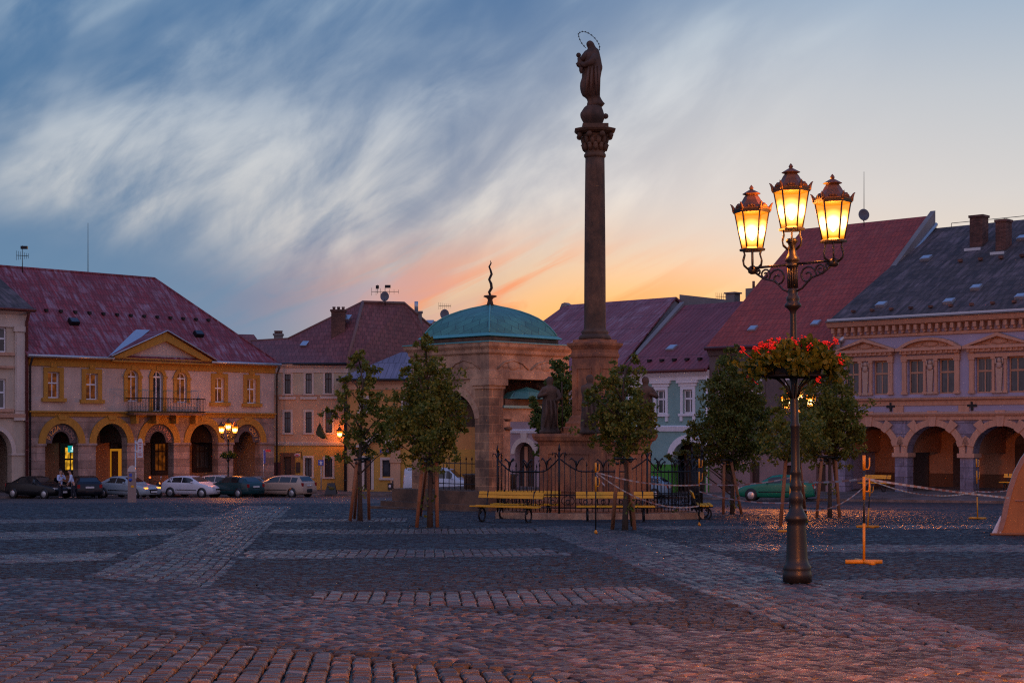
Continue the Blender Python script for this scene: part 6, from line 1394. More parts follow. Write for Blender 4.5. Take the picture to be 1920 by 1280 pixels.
# ------------------------------------------------------------ parked cars
KIND = {
 'hatch': dict(L=4.1, W=1.7, st=[(0, .60, .62, .9), (.06, .68, .70, .9), (.35, .78, .82, .9), (1.0, .90, .94, .88), (1.12, .92, 1.0, .84), (1.85, .95, 1.38, .70), (2.4, .96, 1.43, .68), (3.1, .97, 1.40, .68), (3.5, .98, 1.33, .68), (3.93, .97, 1.02, .80), (4.04, .9, .92, .88), (4.1, .55, .57, .9)], cab=(4, 9), roof=(5, 8), pil=[2.42, 3.22]),
 'sedan': dict(L=4.35, W=1.68, st=[(0, .58, .6, .9), (.06, .66, .68, .9), (.4, .76, .80, .9), (1.15, .88, .92, .88), (1.27, .9, .98, .84), (1.95, .93, 1.35, .70), (2.5, .94, 1.41, .68), (3.1, .95, 1.37, .68), (3.75, .96, 1.06, .78), (3.85, .96, 1.0, .86), (4.28, .93, .96, .88), (4.35, .55, .57, .9)], cab=(4, 8), roof=(5, 7), pil=[2.5]),
 'wagon': dict(L=4.55, W=1.76, st=[(0, .62, .64, .9), (.06, .70, .72, .9), (.35, .80, .84, .9), (1.05, .92, .96, .88), (1.17, .94, 1.02, .84), (1.95, .97, 1.42, .70), (2.6, .98, 1.48, .68), (3.6, .99, 1.46, .68), (4.1, 1.0, 1.41, .68), (4.42, .99, 1.04, .82), (4.5, .92, .94, .88), (4.55, .55, .57, .9)], cab=(4, 9), roof=(5, 8), pil=[2.6, 3.55]),
 'van': dict(L=4.9, W=1.9, st=[(0, .62, .64, .92), (.06, .80, .82, .92), (.3, .98, 1.02, .92), (.75, 1.08, 1.14, .9), (.85, 1.1, 1.2, .9), (1.55, 1.14, 1.86, .80), (2.1, 1.16, 1.95, .80), (3.4, 1.18, 1.95, .80), (4.75, 1.18, 1.93, .80), (4.82, 1.16, 1.85, .82), (4.88, 1.0, 1.1, .9), (4.9, .5, .52, .92)], cab=(4, 7), roof=(5, 9), pil=[1.75]),
}
def car(name, kind, loc, head, paint, label, lights=False, cat='car', group='cars parked along the square', scale=1.0, door=False, tall=1.0):
    K = KIND[kind]; L, Wd, st = K['L'], K['W'], K['st']; r = empty(name, loc, label, cat, group, math.atan2(head[1], head[0]))
    r.scale = (scale, scale, scale * tall)
    X = lambda x: L / 2 - x                    # front at +x
    hw = lambda x: Wd / 2 * (1 - .16 * max(0, 1 - x / .45) ** 2 - .12 * max(0, 1 - (L - x) / .4) ** 2)
    secs = []
    for x, zb, zt, wt in st:
        w = hw(x); lo = .20 if .3 < x < L - .3 else .26
        secs.append([(w * .86, lo), (w * .98, lo + .08), (w, .46), (w * .985, max(.5, zb - .12)), (w * .955, zb), (w * (.955 + wt) / 2 if zt - zb > .2 else w * .92, (zb + zt) / 2), (w * wt, zt - .035 if zt - zb > .1 else zt), (w * wt * .8, zt)])
    vs = []; m = len(secs); n = 16
    for (x, *_), s in zip(st, secs): vs += [(X(x), y, z) for y, z in s] + [(X(x), -y, z) for y, z in reversed(s)]
    fs = [(i * n + k, i * n + (k + 1) % n, (i + 1) * n + (k + 1) % n, (i + 1) * n + k) for i in range(m - 1) for k in range(n)] + [list(range(n - 1, -1, -1)), list(range((m - 1) * n, m * n))]
    body = MB().add(vs, fs, True).build('body', paint, r)
    # wheels in dark arches
    for wx in (.78, L - .82 if kind != 'van' else L - 1.0):
        for sg in (-1, 1):
            y = sg * (hw(wx) - .10); ar = MB().lathe([(.355, -.012), (.355, .012)], 20).xf(Matrix.Translation((X(wx), sg * (hw(wx) + .002), .33)) @ Matrix.Rotation(PI / 2, 4, 'X')); ar.build('wheel_arch', m_black, r)
            t = MB().lathe([(.18, -.1), (.285, -.1), (.31, -.07), (.31, .07), (.285, .1), (.18, .1)], 20).xf(Matrix.Translation((X(wx), y + sg * .02, .31)) @ Matrix.Rotation(PI / 2, 4, 'X')); w = t.build('wheel', m_tyre, r)
            rm = MB().lathe([(.03, .0), (.19, .0), (.205, .02), (.19, .03), (.03, .045)], 18).xf(Matrix.Translation((X(wx), y + sg * .118, .31)) @ Matrix.Rotation(-sg * PI / 2, 4, 'X'))
            rm.build('rim', m_rim, w)
    # glass
    c0, c1 = K['cab']; a, b = K['roof']
    def edge(i, t, sg, out=.008): x = st[i][0]; s = secs[i]; p, q = s[4], s[6]; u = p[0] + (q[0] - p[0]) * t; md = s[5]; u = u if True else u; return (X(x), sg * (u + out + .012 * math.sin(PI * t)), p[1] + (q[1] - p[1]) * t)
    def at(x, t, sg):
        for i in range(m - 1):
            if st[i][0] <= x <= st[i + 1][0]:
                f = (x - st[i][0]) / (st[i + 1][0] - st[i][0] + 1e-9); A, B = edge(i, t, sg), edge(i + 1, t, sg); return tuple(A[k] + (B[k] - A[k]) * f for k in range(3))
    for sg in (-1, 1):
        x0 = st[c0][0] + .42; x1 = st[c1][0] - (.32 if kind != 'van' else 0.0); cuts = [x0] + K['pil'] + [x1]
        for q in range(len(cuts) - 1):
            g = MB(); xa, xb = cuts[q] + .03, cuts[q + 1] - .03; N = 8
            for i in range(N):
                u, v = xa + (xb - xa) * i / N, xa + (xb - xa) * (i + 1) / N; g.add([at(u, .08, sg), at(v, .08, sg), at(v, .86, sg), at(u, .86, sg)], [(0, 1, 2, 3)])
            g.build('side_window', m_carglass, r)
    def screen(i, j, name, lo=.12, hi=.9):
        A, B = secs[i], secs[j]; xa, xb = st[i][0], st[j][0]; q = []
        za, zb_ = A[7][1], B[7][1]
        for t in (lo, hi):
            w = (A[7][0] * 1.08 + (B[7][0] * 1.12 - A[7][0] * 1.08) * t) ; x = xa + (xb - xa) * t; z = za + (zb_ - za) * t; q += [(X(x), -w, z), (X(x), w, z)]
        nx = Vector((zb_ - za, 0, (xb - xa))); nx = nx.normalized() * .012 * (1 if xb > xa else -1)
        nx = Vector((abs(zb_ - za), 0, abs(xb - xa))).normalized() * .012; nx.x *= (1 if xb > xa else -1)
        MB().add([Vector(p) + nx for p in (q[0], q[1], q[3], q[2])], [(0, 1, 2, 3)]).build(name, m_carglass, r)
    screen(a - 1, a, 'windscreen'); 
    if kind != 'van': screen(c1 if kind != 'sedan' else c1, b, 'rear_window', .14, .92)
    # lamps, bumpers, plates, mirrors, handles
    hl = m_hlon if lights else m_hl
    for sg in (-1, 1):
        MB().box(X(.20), X(.02), sg * .44, sg * .70, .60, .72).build('headlight', hl, r)
        z = .72 if kind not in ('wagon', 'van') else .80
        MB().box(X(L - .02), X(L - .12) + .0, sg * (hw(L) - .16), sg * (hw(L) + .015), z - .02, z + .20).build('tail_light', m_tl, r)
        MB().ball((X(st[c0][0] + .42), sg * (Wd / 2 + .07), st[c0][1] + .09), .085, 8, .7, 1.2, .8).build('mirror', paint, r)
        MB().tube([(X(.75 + .45), sg * (Wd / 2 + .004), .50), (X(L - 1.25), sg * (Wd / 2 + .004), .52)], .028, 5).build('side_moulding', m_trimblk, r)
    MB().lathe([(hw(.1) * 1.0, .34), (hw(.1) * 1.03, .38), (hw(.1) * 1.03, .50), (hw(.1) * .98, .54)], 24, (X(.30), 0, 0), True, 0, .42, 1).build('bumper', m_trimblk if kind == 'sedan' else paint, r)
    MB().lathe([(hw(L) * .97, .34), (hw(L) * 1.02, .38), (hw(L) * 1.02, .56), (hw(L) * .98, .60)], 24, (X(L - .26), 0, 0), True, 0, .36, 1).build('bumper', m_trimblk if kind in ('sedan', 'wagon') else paint, r)
    MB().box(X(0) + .05, X(0) + .075, -.26, .26, .38, .49).build('number_plate', m_plate, r)
    zr = .80 if kind != 'wagon' else .88
    MB().box(X(L) - .03 if kind != 'van' else X(L) - .03, X(L) + .05, -.26, .26, zr - .11, zr).build('number_plate', m_plate, r)
    MB().box(X(.03), X(0) + .045, -.35, .35, .52, .60).build('grille', m_trimblk, r)
    if door: MB().slab([(X(1.35), Wd / 2 + .02, .3), (X(1.0), Wd / 2 + .95, .32), (X(1.0), Wd / 2 + .95, .92), (X(1.35), Wd / 2 + .02, .92)], (.05, .03, 0)).slab([(X(1.35), Wd / 2 + .02, .92), (X(1.0), Wd / 2 + .95, .92), (X(1.25), Wd / 2 + .82, 1.32)], (.04, .02, 0)).build('open_door', paint, r)
    return r
P = lambda n, c, **k: M_paint(n, c, **k)
def cg(px, d, lift=0.0): x = (px - CX) / F * d; return (x, d, gz(x, d) + .005 + lift)
car('parked_car', 'sedan', cg(72, 97.5), (.86, -.5), P('black car paint', (.005, .006, .008), coat=.05, dirt=.03), 'black sedan at the left end, nose to the right beside the standing men')
car('parked_car', 'hatch', cg(158, 98.5), (-.42, .9), P('dark blue car paint', (.007, .009, .015), coat=.05, dirt=.03), 'dark hatchback seen from behind with its door open and red tail lamps', door=True)
car('parked_car', 'sedan', cg(240, 99.5), (.86, -.5), P('silver blue car paint', (.30, .36, .40), rough=.3), 'silver blue sedan with lit side lamps behind the parking meter', True)
car('parked_car', 'hatch', cg(362, 103), (.92, -.4), P('white car paint', (.62, .62, .68)), 'white three-door hatchback facing right, left of the dark teal car')
car('parked_car', 'hatch', cg(422, 107.2), (.95, -.3), P('pearl car paint', (.55, .5, .5)), 'white hatchback in the second row behind the dark teal car', scale=1.04)
car('parked_car', 'hatch', cg(440, 102.6), (-.8, .6), P('dark teal car paint', (.008, .045, .05)), 'dark teal hatchback seen from its rear corner below the small lamp')
car('parked_car', 'sedan', cg(488, 107.5), (.95, -.3), P('blue grey car paint', (.08, .12, .16)), 'blue grey car glimpsed between the teal hatchback and the estate car')
car('parked_car', 'wagon', cg(530, 104.0), (-.86, .5), P('silver paint with lamplight tint', (.46, .33, .25), rough=.28), 'silver estate car tinted as if in orange lamp light, right end of the row')  # orange lamp light on the silver is put into the paint colour
car('parked_car', 'sedan', cg(1457, 86.8), (-.96, .28), P('green car paint', (.006, .17, .105)), 'green notchback car parked behind the big lamp post', scale=.97, tall=1.09)
car('parked_car', 'hatch', cg(1196, 96.0), (-.95, .3), P('pale blue car paint', (.16, .28, .38)), 'pale blue car glimpsed through the iron fence by the turquoise house')
car('parked_van', 'van', cg(823, 111.0, .06), (.98, -.18), P('white blue van paint', (.46, .56, .68)), 'pale blue delivery van parked behind the fountain pavilion', cat='van')
# ------------------------------------------------------------ people
def skin_mesh(name, chains, mat, parent, sub=2):
    """chains: list of [(point, radius), ...]; points repeated between chains are welded"""
    vs, rs, es, idx = [], [], [], {}
    for ch in chains:
        pv = None
        for p, rr in ch:
            k = tuple(round(c, 4) for c in p)
            if k not in idx: idx[k] = len(vs); vs.append(p); rs.append(rr)
            i = idx[k]
            if pv is not None and pv != i: es.append((pv, i))
            pv = i
    me = bpy.data.meshes.new(name); me.from_pydata(vs, es, []); me.materials.append(mat)
    o = bpy.data.objects.new(name, me); COL.objects.link(o); o.parent = parent
    o.modifiers.new('skin', 'SKIN'); o.modifiers.new('smooth', 'SUBSURF').levels = sub; o.modifiers['smooth'].render_levels = sub
    for i, rr in enumerate(rs): me.skin_vertices[0].data[i].radius = (rr, rr * (1.0 if rr < .1 else .72)) if not isinstance(rr, tuple) else rr
    me.skin_vertices[0].data[0].use_root = True
    return o
def person(loc, rz, label, lean=0.0, arms=None, step=.1, turn=0.0):
    r = empty('person', loc, label, 'person', 'men by the parked cars', rz)
    H = lambda y, z: y + lean * max(0, z - .9)      # forward lean (towards -y)
    p = lambda x, y, z: (x, H(y, z), z)
    pel, wst, chs, nk, hd0, hd1 = p(0, 0, .95), p(0, 0, 1.1), p(0, -.01, 1.35), p(0, -.0, 1.50), p(0, -.02, 1.62), p(0, -.03, 1.74)
    ch = [[(pel, .135), (wst, .115), (chs, .14), (nk, .055), (hd0, .085), (hd1, .085)]]
    for sg in (-1, 1):
        hip, kn, an, toe = p(.1 * sg, 0, .90), (.11 * sg + .02, -.03 + step * sg * .4, .50), (.12 * sg, .03 + step * sg, .09), (.13 * sg, -.14 + step * sg, .035)
        ch.append([(pel, .15), (hip, .095), (kn, .062), (an, .042), (toe, .036)])
    for sg, (el, wr) in zip((-1, 1), arms):
        shd = p(.19 * sg, 0, 1.42); el = p(*el); wr = p(*wr); d = (Vector(wr) - Vector(el)).normalized(); hp = tuple(Vector(wr) + d * .07)
        ch.append([(chs, .16), (shd, .065), (el, .045), (wr, .03), (hp, .034)])
        a = d.cross(Vector((0, 0, 1))); a = a.normalized() if a.length > .1 else Vector((1, 0, 0))
        for i, (o_, l) in enumerate(((-.03, .07), (-.01, .085), (.01, .08), (.03, .06))):
            b = Vector(hp) + a * o_ + d * .02; ch.append([(hp, .034), (tuple(b), .011), (tuple(b + d * l * .5 + Vector((0, 0, -.008))), .009), (tuple(b + d * l * .8 + Vector((0, -.012, -.03))), .008)])
        tb = Vector(wr) + a * -.03 + d * .03; ch.append([(hp, .034), (tuple(tb), .012), (tuple(tb + a * -.025 + d * .035), .009)])
    ch.append([(hd0, .085), (p(0, -.105, 1.655), .022), (p(0, -.125, 1.64), .012)])     # nose
    for sg in (-1, 1): ch.append([(hd0, .085), (p(.088 * sg, .0, 1.66), .016)])           # ears
    skin_mesh('body', ch, m_skin, r)
    sh = [[(p(0, 0, .80), .15), (p(0, 0, .95), .152), (wst, .135), (chs, .152), (p(0, 0, 1.47), .075)]]; tr = [[(p(0, 0, 1.08), .135), (pel, .148)]]
    for sg, (el, wr) in zip((-1, 1), arms):
        wv = Vector(p(*el)).lerp(Vector(p(*wr)), .82); sh.append([(chs, .175), (p(.19 * sg, 0, 1.42), .078), (p(*el), .06), (tuple(wv), .045)])
        tr.append([(pel, .148), (p(.1 * sg, 0, .88), .09), (.11 * sg + .02, -.03 + step * sg * .4, .50) and ((.11 * sg + .02, -.03 + step * sg * .4, .50), .078), ((.12 * sg, .03 + step * sg, .10), .062)])
        MB().ball((.125 * sg, -.05 + step * sg, .045), .075, 10, .75, 1.9, .6).build('shoe', m_black, r)
    skin_mesh('shirt', sh, m_shirt, r); skin_mesh('trousers', tr, m_trous, r)
    h = MB().ball(p(0, .02, 1.74), .108, 12, .92, 1.0, .86); h.build('hair', m_hair, r)
    fc = MB()
    for sg in (-1, 1): fc.ball(p(.032 * sg, -.098, 1.69), .011, 6)
    fc.ball(p(0, -.100, 1.595), .02, 6, 1.2, .4, .3); fc.build('face_features', m_hair, r)
    return r
person(cg(113.5, 95.8), math.radians(60), 'man in pale shirt standing by the black sedan with a hand raised to his mouth', .0, [((-.27, -.05, 1.15), (-.12, -.22, 1.13)), ((.25, -.16, 1.18), (.06, -.19, 1.52))], .05)
person(cg(137.5, 95.4), math.radians(-70), 'man in pale shirt leaning forward beside the open car door', -.28, [((-.27, -.10, 1.15), (-.16, -.25, .98)), ((.26, -.12, 1.15), (.12, -.28, 1.0))], .12)
# ------------------------------------------------------------ scooter, meter, signs
def scooter(loc, rz):
    r = empty('motor_scooter', loc, 'dark motor scooter with a glowing red lamp behind the silver blue sedan', 'scooter', None, rz)
    for x, n in ((-.6, 'wheel'), (.62, 'wheel')): w = MB().lathe([(.14, -.05), (.22, -.05), (.25, 0), (.22, .05), (.14, .05)], 16).xf(Matrix.Translation((x, 0, .25)) @ Matrix.Rotation(PI / 2, 4, 'X')).build(n, m_tyre, r); MB().lathe([(.02, -.03), (.145, -.03), (.145, .03), (.02, .03)], 12).xf(Matrix.Translation((x, 0, .25)) @ Matrix.Rotation(PI / 2, 4, 'X')).build('rim', m_rim, w)
    b = MB(); sec = [(-.85, .10, .55, .72), (-.6, .16, .42, .82), (-.2, .17, .35, .80), (.0, .15, .25, .62), (.1, .15, .22, .32), (.4, .15, .22, .32), (.5, .17, .25, .95), (.6, .14, .45, 1.0), (.68, .08, .6, .95)]
    vs = []
    for x, w, a, c in sec: vs += [(x, -w, a), (x, w, a), (x, w * .8, c), (x, -w * .8, c)]
    b.add(vs, [(i * 4 + k, i * 4 + (k + 1) % 4, i * 4 + 4 + (k + 1) % 4, i * 4 + 4 + k) for i in range(len(sec) - 1) for k in range(4)] + [(3, 2, 1, 0), tuple(range(len(vs) - 4, len(vs)))], True); b.build('body', m_black, r)
    MB().slab([(-.75, -.14, .83), (-.0, -.13, .80), (-.0, .13, .80), (-.75, .14, .83)], (0, 0, .08)).build('seat', m_trimblk, r)
    MB().tube([(.62, 0, .3), (.5, 0, 1.05), (.48, -.33, 1.1)], .025, 6).tube([(.5, 0, 1.05), (.48, .33, 1.1)], .025, 6).build('handlebar', m_dark, r)
    MB().tube([(.48, .3, 1.1), (.5, .34, 1.28)], .012, 5).ball((.5, .36, 1.32), .085, 8, .4, 1, .8).build('mirror', m_rim, r)
    MB().ball((.64, 0, .92), .085, 8, .6, 1, 1).build('headlight', m_hlon, r); MB().ball((.05, -.22, 1.32), .07, 8).build('red_lamp', M_emit('red lamp', (1, .10, .01), 3), r); MB().tube([(.0, -.16, .8), (.05, -.22, 1.28)], .02, 5).build('lamp_stalk', m_dark, r)
scooter(cg(284, 100.5), math.radians(-25))
def meter():
    b = G(247.5, 941); d = b.y; s = d / F; r = empty('parking_meter', b, 'grey pillar parking meter with a domed top in front of the silver blue car', 'parking meter', None, .2); w = 7.6 * s
    hh = (941 - 884) * s
    MB().box(-w, w, -w * .75, w * .75, 0, hh).build('pillar', m_meter, r)
    t = MB(); t.ext([(x, z) for x, z in arc(0, hh, w * 1.06, 12 * s, 0, PI, 12)], lambda x, z: (x, -w * .85, z), lambda x, z: (x, w * .85, z)); t.build('dome_top', m_zinc, r)
    MB().box(-w * .62, -w * .0, -w * .75 - .02, -w * .75, hh - 9 * s, hh - 3 * s).build('screen', m_signblue, r); MB().lathe([(3.2 * s, 0), (3.2 * s, .02)], 12).xf(Matrix.Translation((-w * .35, -w * .75, hh - 15 * s)) @ Matrix.Rotation(PI / 2, 4, 'X')).build('button', m_signblue, r)
    MB().box(-w * .2, w * .5, -w * .75 - .02, -w * .75, hh - 29 * s, hh - 25.5 * s).build('ticket_slot', m_yellow, r); MB().box(w * .75, w * 1.1, -w * .8 - .03, -w * .6, hh - 12 * s, hh - 1 * s).build('coin_unit', m_zinc, r)
meter()
def stall_sign():
    b = G(248.5, 941) + Vector((.06, .4, 0)); d = b.y; s = d / F; r = empty('parking_sign', b, 'tall white parking sign with red triangle on a thin pole', 'sign', 'signs on poles', .1); Z = lambda py: (941 - py) * s
    MB().tube([(0, 0, 0), (0, 0, Z(826))], .04, 8).build('pole', m_zinc, r)
    x0, x1 = 4 * s, 13.5 * s; xm = (x0 + x1) / 2
    MB().uz([(x0, Z(858)), (x1, Z(858)), (x1, Z(830))] + arc(xm, Z(830), (x1 - x0) / 2, 8 * s, 0, PI, 8)[1:-1] + [(x0, Z(830))], -.05, 0).box(-.02, x0, -.05, 0, Z(848), Z(845)).box(-.02, x0, -.05, 0, Z(832), Z(829)).build('panel', m_signwh, r)
    MB().uz([(xm - 2 * s, Z(838.5)), (xm + 2 * s, Z(838.5)), (xm, Z(843))], -.07, -.05).build('triangle', m_signred, r)
    t = MB()
    for py, n in ((830.5, 5), (834.5, 4), (846.5, 2), (850.5, 6), (854, 5)):
        for i in range(n): x = xm + (i - (n - 1) / 2) * 1.25 * s; t.box(x - .45 * s, x + .45 * s, -.06, -.05, Z(py + .8), Z(py - .8))
    t.build('lettering', m_signred, r)
stall_sign()
def pole_sign(px, ybase, ytop, d, label, fn):
    b = W(px, ybase, d); r = empty('sign_post', b, label, 'sign', 'signs on poles'); s = d / F; h = (ybase - ytop) * s; MB().tube([(0, 0, -.2), (0, 0, h)], .035, 8).build('pole', m_zinc, r); fn(r, s, h); return r
pole_sign(602, 922, 862, 112, 'blue square sign with a white arrow on a thin pole', lambda r, s, h: (MB().box(-5 * s, 5 * s, -.08, -.04, h - 10 * s, h).build('panel', m_signblue, r), MB().uz([(-.07, h - 9 * s), (.07, h - 9 * s), (.07, h - 5 * s), (.16, h - 5 * s), (0, h - 1.5 * s), (-.16, h - 5 * s), (-.07, h - 5 * s)], -.1, -.08).build('arrow', m_signwh, r)))
pole_sign(494, 918, 842, 112, 'street name post with a dark blue blade and small red plate by the arcade', lambda r, s, h: (MB().box(.02, 4 * s, -.06, -.03, h - 26 * s, h - 2 * s).build('blue_panel', m_signblue, r), MB().box(4.5 * s, 14 * s, -.06, -.03, h - 4.5 * s, h).build('red_plate', m_signred, r)))
def board():
    b = W(621, 925, 109.5); b.z = gz(b.x, b.y) + .13; r = empty('pavement_board', b, 'black A-frame pavement board on the kerb before the beige house', 'board'); s = 109.5 / F
    for sg, n in ((-1, 'front_panel'), (1, 'rear_panel')): MB().slab([(-11 * s, sg * .3, 0), (11 * s, sg * .3, 0), (7 * s, sg * .03, 21 * s), (-7 * s, sg * .03, 21 * s)], (0, .03, 0)).build(n, m_black, r)
    MB().ball((.05, -.2, .42), .16, 8, 1.3, .15, .8).ball((-.15, -.15, .55), .08, 8, 1.3, .15, .8).build('chalk_picture', m_board, r)
board()
def small_board():
    b = W(735, 918, 112.5); b.z = gz(b.x, b.y) + .13; r = empty('menu_stand', b, 'narrow dark menu stand beside the orange house pilaster', 'board'); s = 112.5 / F
    MB().box(-.32, .02, -.03, .03, .25, 20 * s).build('panel', m_black, r); MB().tube([(.06, 0, 0), (.06, 0, 24 * s)], .05, 8).build('pole', m_dark, r); MB().ball((-.15, -.035, 14 * s), .1, 8, 1, .1, 1.2).build('paper', m_signwh, r)
small_board()
def oval():
    b = W(565, 853, 116.3); r = empty('hanging_sign', b, 'oval cream sign with red border hanging over the beige house door', 'sign', 'hanging signs'); s = 116 / F
    MB().lathe([(6.4 * s, 0), (6.4 * s, .05)], 20, (0, 0, 0), True, 0, 1, .68).xf(Matrix.Translation((-6.5 * s, -.3, 0)) @ Matrix.Rotation(PI / 2, 4, 'X')).build('panel', m_rose, r)
    MB().lathe([(5.2 * s, 0), (5.2 * s, .02)], 20, (0, 0, 0), True, 0, 1, .5).xf(Matrix.Translation((-6.5 * s, -.35, 0)) @ Matrix.Rotation(PI / 2, 4, 'X')).build('face', m_signwh, r)
    MB().box(-9.5 * s, -3.5 * s, -.39, -.37, -.06, .06).build('lettering', m_signred, r); MB().tube([(1.2 * s, 0, -.3), (1.2 * s, -.3, 6 * s), (-9 * s, -.3, 6 * s)], .03, 6).build('bracket', m_dark, r)
oval()
def flag():
    b = W(614, 824, 116.2); r = empty('hanging_flag', b, 'dark green flag drooping from a slanted staff on the beige house', 'flag'); s = 116 / F
    MB().tube([(0, 0, 0), (-13 * s, -.8, 33 * s)], .025, 6).build('staff', m_dark, r)
    rows = [(-12 * s, 30 * s, .06), (-12.5 * s, 22 * s, .18), (-12 * s, 14 * s, .3), (-9 * s, 8 * s, .36), (-4 * s, 3 * s, .22)]; vs = []
    for x, z, w in rows: vs += [(x - w, -.72, z), (x - w * .3, -.6, z - .05), (x + w * .4, -.76, z), (x + w, -.62, z - .1)]
    o = MB().add(vs, [(i * 4 + k, i * 4 + k + 1, i * 4 + k + 5, i * 4 + k + 4) for i in range(4) for k in range(3)], True).build('cloth', M_flat('dark green flag cloth', (.05, .055, .02), .9, 0, .3), r); so = o.modifiers.new('thickness', 'SOLIDIFY'); so.thickness = .01
flag()
# ------------------------------------------------------------ sky, sun, camera
SUN_AZ, SUN_EL = math.radians(5.5), math.radians(1.0)       # just setting behind the roofs
wd = bpy.data.worlds.new('World'); SC.world = wd; wd.use_nodes = True; t = wd.node_tree; t.nodes.clear()
class WT(NT):
    def __init__(s): s.t = t
w = WT(); out = w.n('ShaderNodeOutputWorld'); bg = w.n('ShaderNodeBackground'); w.l(bg.outputs[0], out.inputs[0])
tc = w.n('ShaderNodeTexCoord'); sp = w.n('ShaderNodeSeparateXYZ'); w.l(tc.outputs['Generated'], sp.inputs[0])
X, Y, Zc = sp.outputs
m = w.math
az = m('MULTIPLY', m('ARCTAN2', X, Y), 57.2958); el = m('MULTIPLY', m('ARCSINE', m('MAXIMUM', m('MINIMUM', Zc, 1), -1)), 57.2958)
def smooth(v, a, b, c0=0, c1=1):
    x = w.n('ShaderNodeMapRange'); x.interpolation_type = 'SMOOTHSTEP'; w.l(v, x.inputs[0]); x.inputs[1].default_value = a; x.inputs[2].default_value = b; x.inputs[3].default_value = c0; x.inputs[4].default_value = c1; return x.outputs[0]
def gauss(a0, sa, e0, se):
    da = m('DIVIDE', m('SUBTRACT', az, a0), sa); de = m('DIVIDE', m('SUBTRACT', el, e0), se)
    return m('POWER', 2.71828, m('MULTIPLY', m('ADD', m('MULTIPLY', da, da), m('MULTIPLY', de, de)), -1))
def eramp(stops, lo=0, hi=20): return w.ramp(m('DIVIDE', m('SUBTRACT', el, lo), hi - lo), [(p / hi, lin(*c)) for p, c in stops])
left = eramp([(0, (98, 140, 168)), (3.5, (84, 132, 168)), (7, (80, 124, 162)), (11, (68, 114, 156)), (16, (62, 110, 156)), (20, (62, 106, 152))])
right = eramp([(0, (246, 190, 118)), (3.2, (236, 205, 165)), (5.5, (222, 210, 196)), (8.5, (206, 206, 206)), (12, (186, 195, 204)), (16, (146, 172, 198)), (20, (90, 128, 170))])
mid = m('ADD', az, m('MULTIPLY', m('SUBTRACT', el, 6), -.75))       # the bright half leans to the right with height
base = w.mix(smooth(mid, -9, 7), left, right)
# wind-drawn cloud veils, running up to the right
def streak(ang, sx, sy, scale, det, dist, seed):
    c = w.n('ShaderNodeCombineXYZ'); w.l(az, c.inputs[0]); w.l(el, c.inputs[1]); c.inputs[2].default_value = seed
    mp = w.n('ShaderNodeMapping'); mp.vector_type = 'TEXTURE'; mp.inputs['Rotation'].default_value = (0, 0, math.radians(ang)); mp.inputs['Scale'].default_value = (sx, sy, 1); w.l(c.outputs[0], mp.inputs[0])
    return w.noise(mp.outputs[0], scale, det, .56, dist)
n1 = streak(34, 8.5, 2.9, .9, 6, .4, 3.2); n2 = streak(46, 4.6, 2.2, .9, 7, .5, 8.1); n3 = streak(28, 13, 4.6, .8, 4, .3, 1.4)
mask = w.ramp(m('ADD', m('MULTIPLY', n1, .55), m('MULTIPLY', n2, .45)), [(.36, 0), (.65, 1)], 'EASE')
field = smooth(m('ADD', n3, m('MULTIPLY', gauss(-8, 13, 8.6, 4.6), .34)), .42, .78)
cl = m('MULTIPLY', m('MULTIPLY', m('ADD', m('MULTIPLY', mask, .92), .08), field), smooth(az, 18, 7, .5, 1))
low = m('ADD', el, m('MULTIPLY', az, .22)); cl = m('MULTIPLY', cl, smooth(low, 2.6, 5.6, .04, 1))
ccol = w.mix(smooth(mid, -6, 6), eramp([(0, (150, 160, 175)), (4, (176, 180, 186)), (8, (206, 208, 208)), (12, (176, 190, 204)), (18, (152, 180, 202))]), eramp([(0, (240, 170, 110)), (3, (238, 190, 140)), (5.5, (234, 214, 184)), (9, (222, 222, 220)), (18, (176, 200, 218))]))
sky = w.mix(cl, base, ccol)
# afterglow low over the roofs, with pink and orange underlit streaks
g1 = gauss(3.6, 6.5, 4.0, 2.2); sky = w.mix(m('MULTIPLY', g1, .8), sky, lin(246, 188, 114))
pk = m('MULTIPLY', gauss(0.4, 6.0, 4.7, 1.7), smooth(streak(24, 7, 1.3, .9, 7, .7, 5.5), .42, .58)); sky = w.mix(m('MULTIPLY', pk, .95), sky, lin(236, 138, 98))
lv = m('MULTIPLY', gauss(-4.2, 3.4, 4.6, 1.4), smooth(streak(22, 8, 1.6, .8, 5, .5, 2.5), .44, .6)); sky = w.mix(m('MULTIPLY', lv, .55), sky, lin(176, 150, 170))
g2 = gauss(3.6, 5.2, 3.1, 1.3); sky = w.mix(m('MULTIPLY', g2, .85), sky, lin(252, 156, 56))
g3 = gauss(9.0, 7.0, 3.4, 1.9); sky = w.mix(m('MULTIPLY', g3, .85), sky, lin(250, 192, 116))
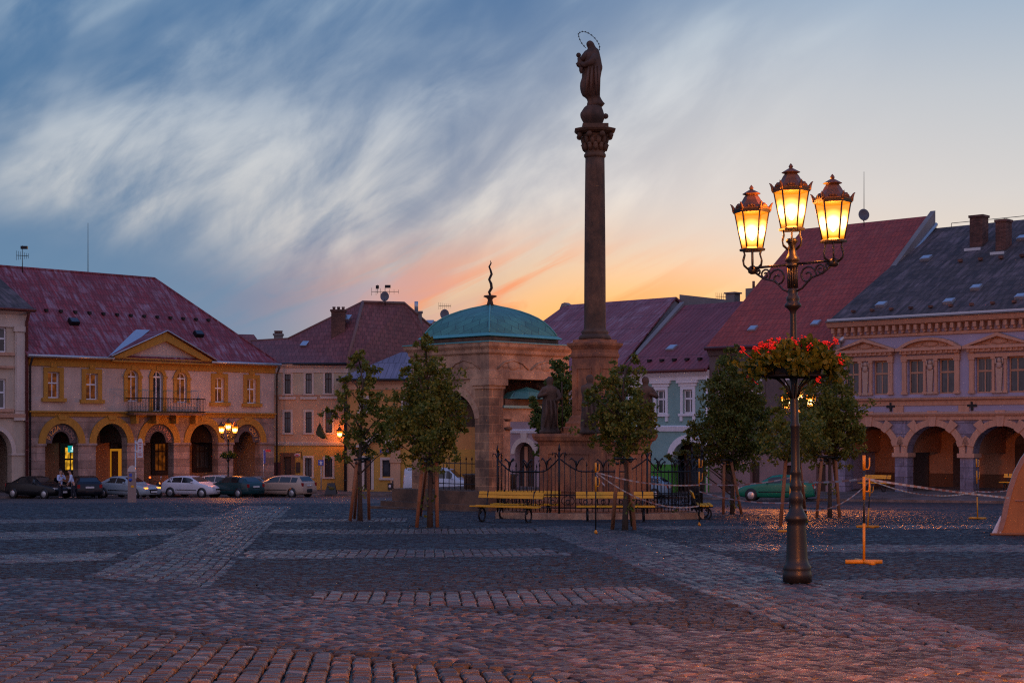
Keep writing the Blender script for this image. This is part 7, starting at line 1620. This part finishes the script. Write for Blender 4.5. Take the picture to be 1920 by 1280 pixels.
# zenith and the eastern sky behind the camera
up = w.ramp(m('DIVIDE', el, 90), [(.18, lin(88, 128, 180)), (.4, lin(84, 118, 178)), (1, lin(72, 104, 170))]); up = w.mix(1.0, up, (1.25, 1.25, 1.25), 'MULTIPLY'); sky = w.mix(smooth(el, 17, 34), sky, up)
east = w.ramp(m('DIVIDE', el, 90), [(0, lin(132, 120, 138)), (.12, lin(150, 136, 152)), (.35, lin(120, 126, 162)), (1, lin(84, 104, 150))]); east = w.mix(1.0, east, (1.85, 1.78, 1.72), 'MULTIPLY'); sky = w.mix(smooth(Y, .25, -.35), sky, east)
sky = w.mix(smooth(el, 0, -3), sky, (.02, .02, .022))
ns = w.n('ShaderNodeTexSky'); ns.sky_type = 'NISHITA'; ns.sun_disc = False; ns.sun_elevation = SUN_EL; ns.sun_rotation = SUN_AZ; ns.altitude = 200; ns.dust_density = 2.0
nb = w.mix(1.0, sky, w.mix(1.0, ns.outputs[0], (.012, .012, .012), 'MULTIPLY'), 'ADD')
w.l(nb, bg.inputs[0]); bg.inputs[1].default_value = 1.0
su = bpy.data.lights.new('sun', 'SUN'); su.energy = .15; su.angle = math.radians(10); su.color = (1, .55, .25); so = bpy.data.objects.new('sun', su); COL.objects.link(so)
dirv = Vector((math.sin(SUN_AZ) * math.cos(SUN_EL), math.cos(SUN_AZ) * math.cos(SUN_EL), math.sin(SUN_EL))); so.rotation_euler = dirv.to_track_quat('Z', 'Y').to_euler(); so.location = dirv * 60
cd = bpy.data.cameras.new('camera'); cam = bpy.data.objects.new('camera', cd); COL.objects.link(cam); SC.camera = cam
cam.location = (0, 0, EYE); cam.rotation_euler = (PI / 2, 0, 0); cd.sensor_width = 36; cd.lens = 36 * F / 1920; cd.shift_y = (HY - 640) / 1920; cd.clip_start = .1; cd.clip_end = 5000
vs = SC.view_settings; vs.view_transform = 'Standard'; vs.look = 'None'; vs.exposure = 0; vs.gamma = 1; vs.use_curve_mapping = False
SC.cycles.max_bounces = 6; SC.cycles.transparent_max_bounces = 12; SC.cycles.use_denoising = False; SC.cycles.filter_width = 1.2; SC.cycles.sample_clamp_indirect = 2; SC.cycles.sample_clamp_direct = 12
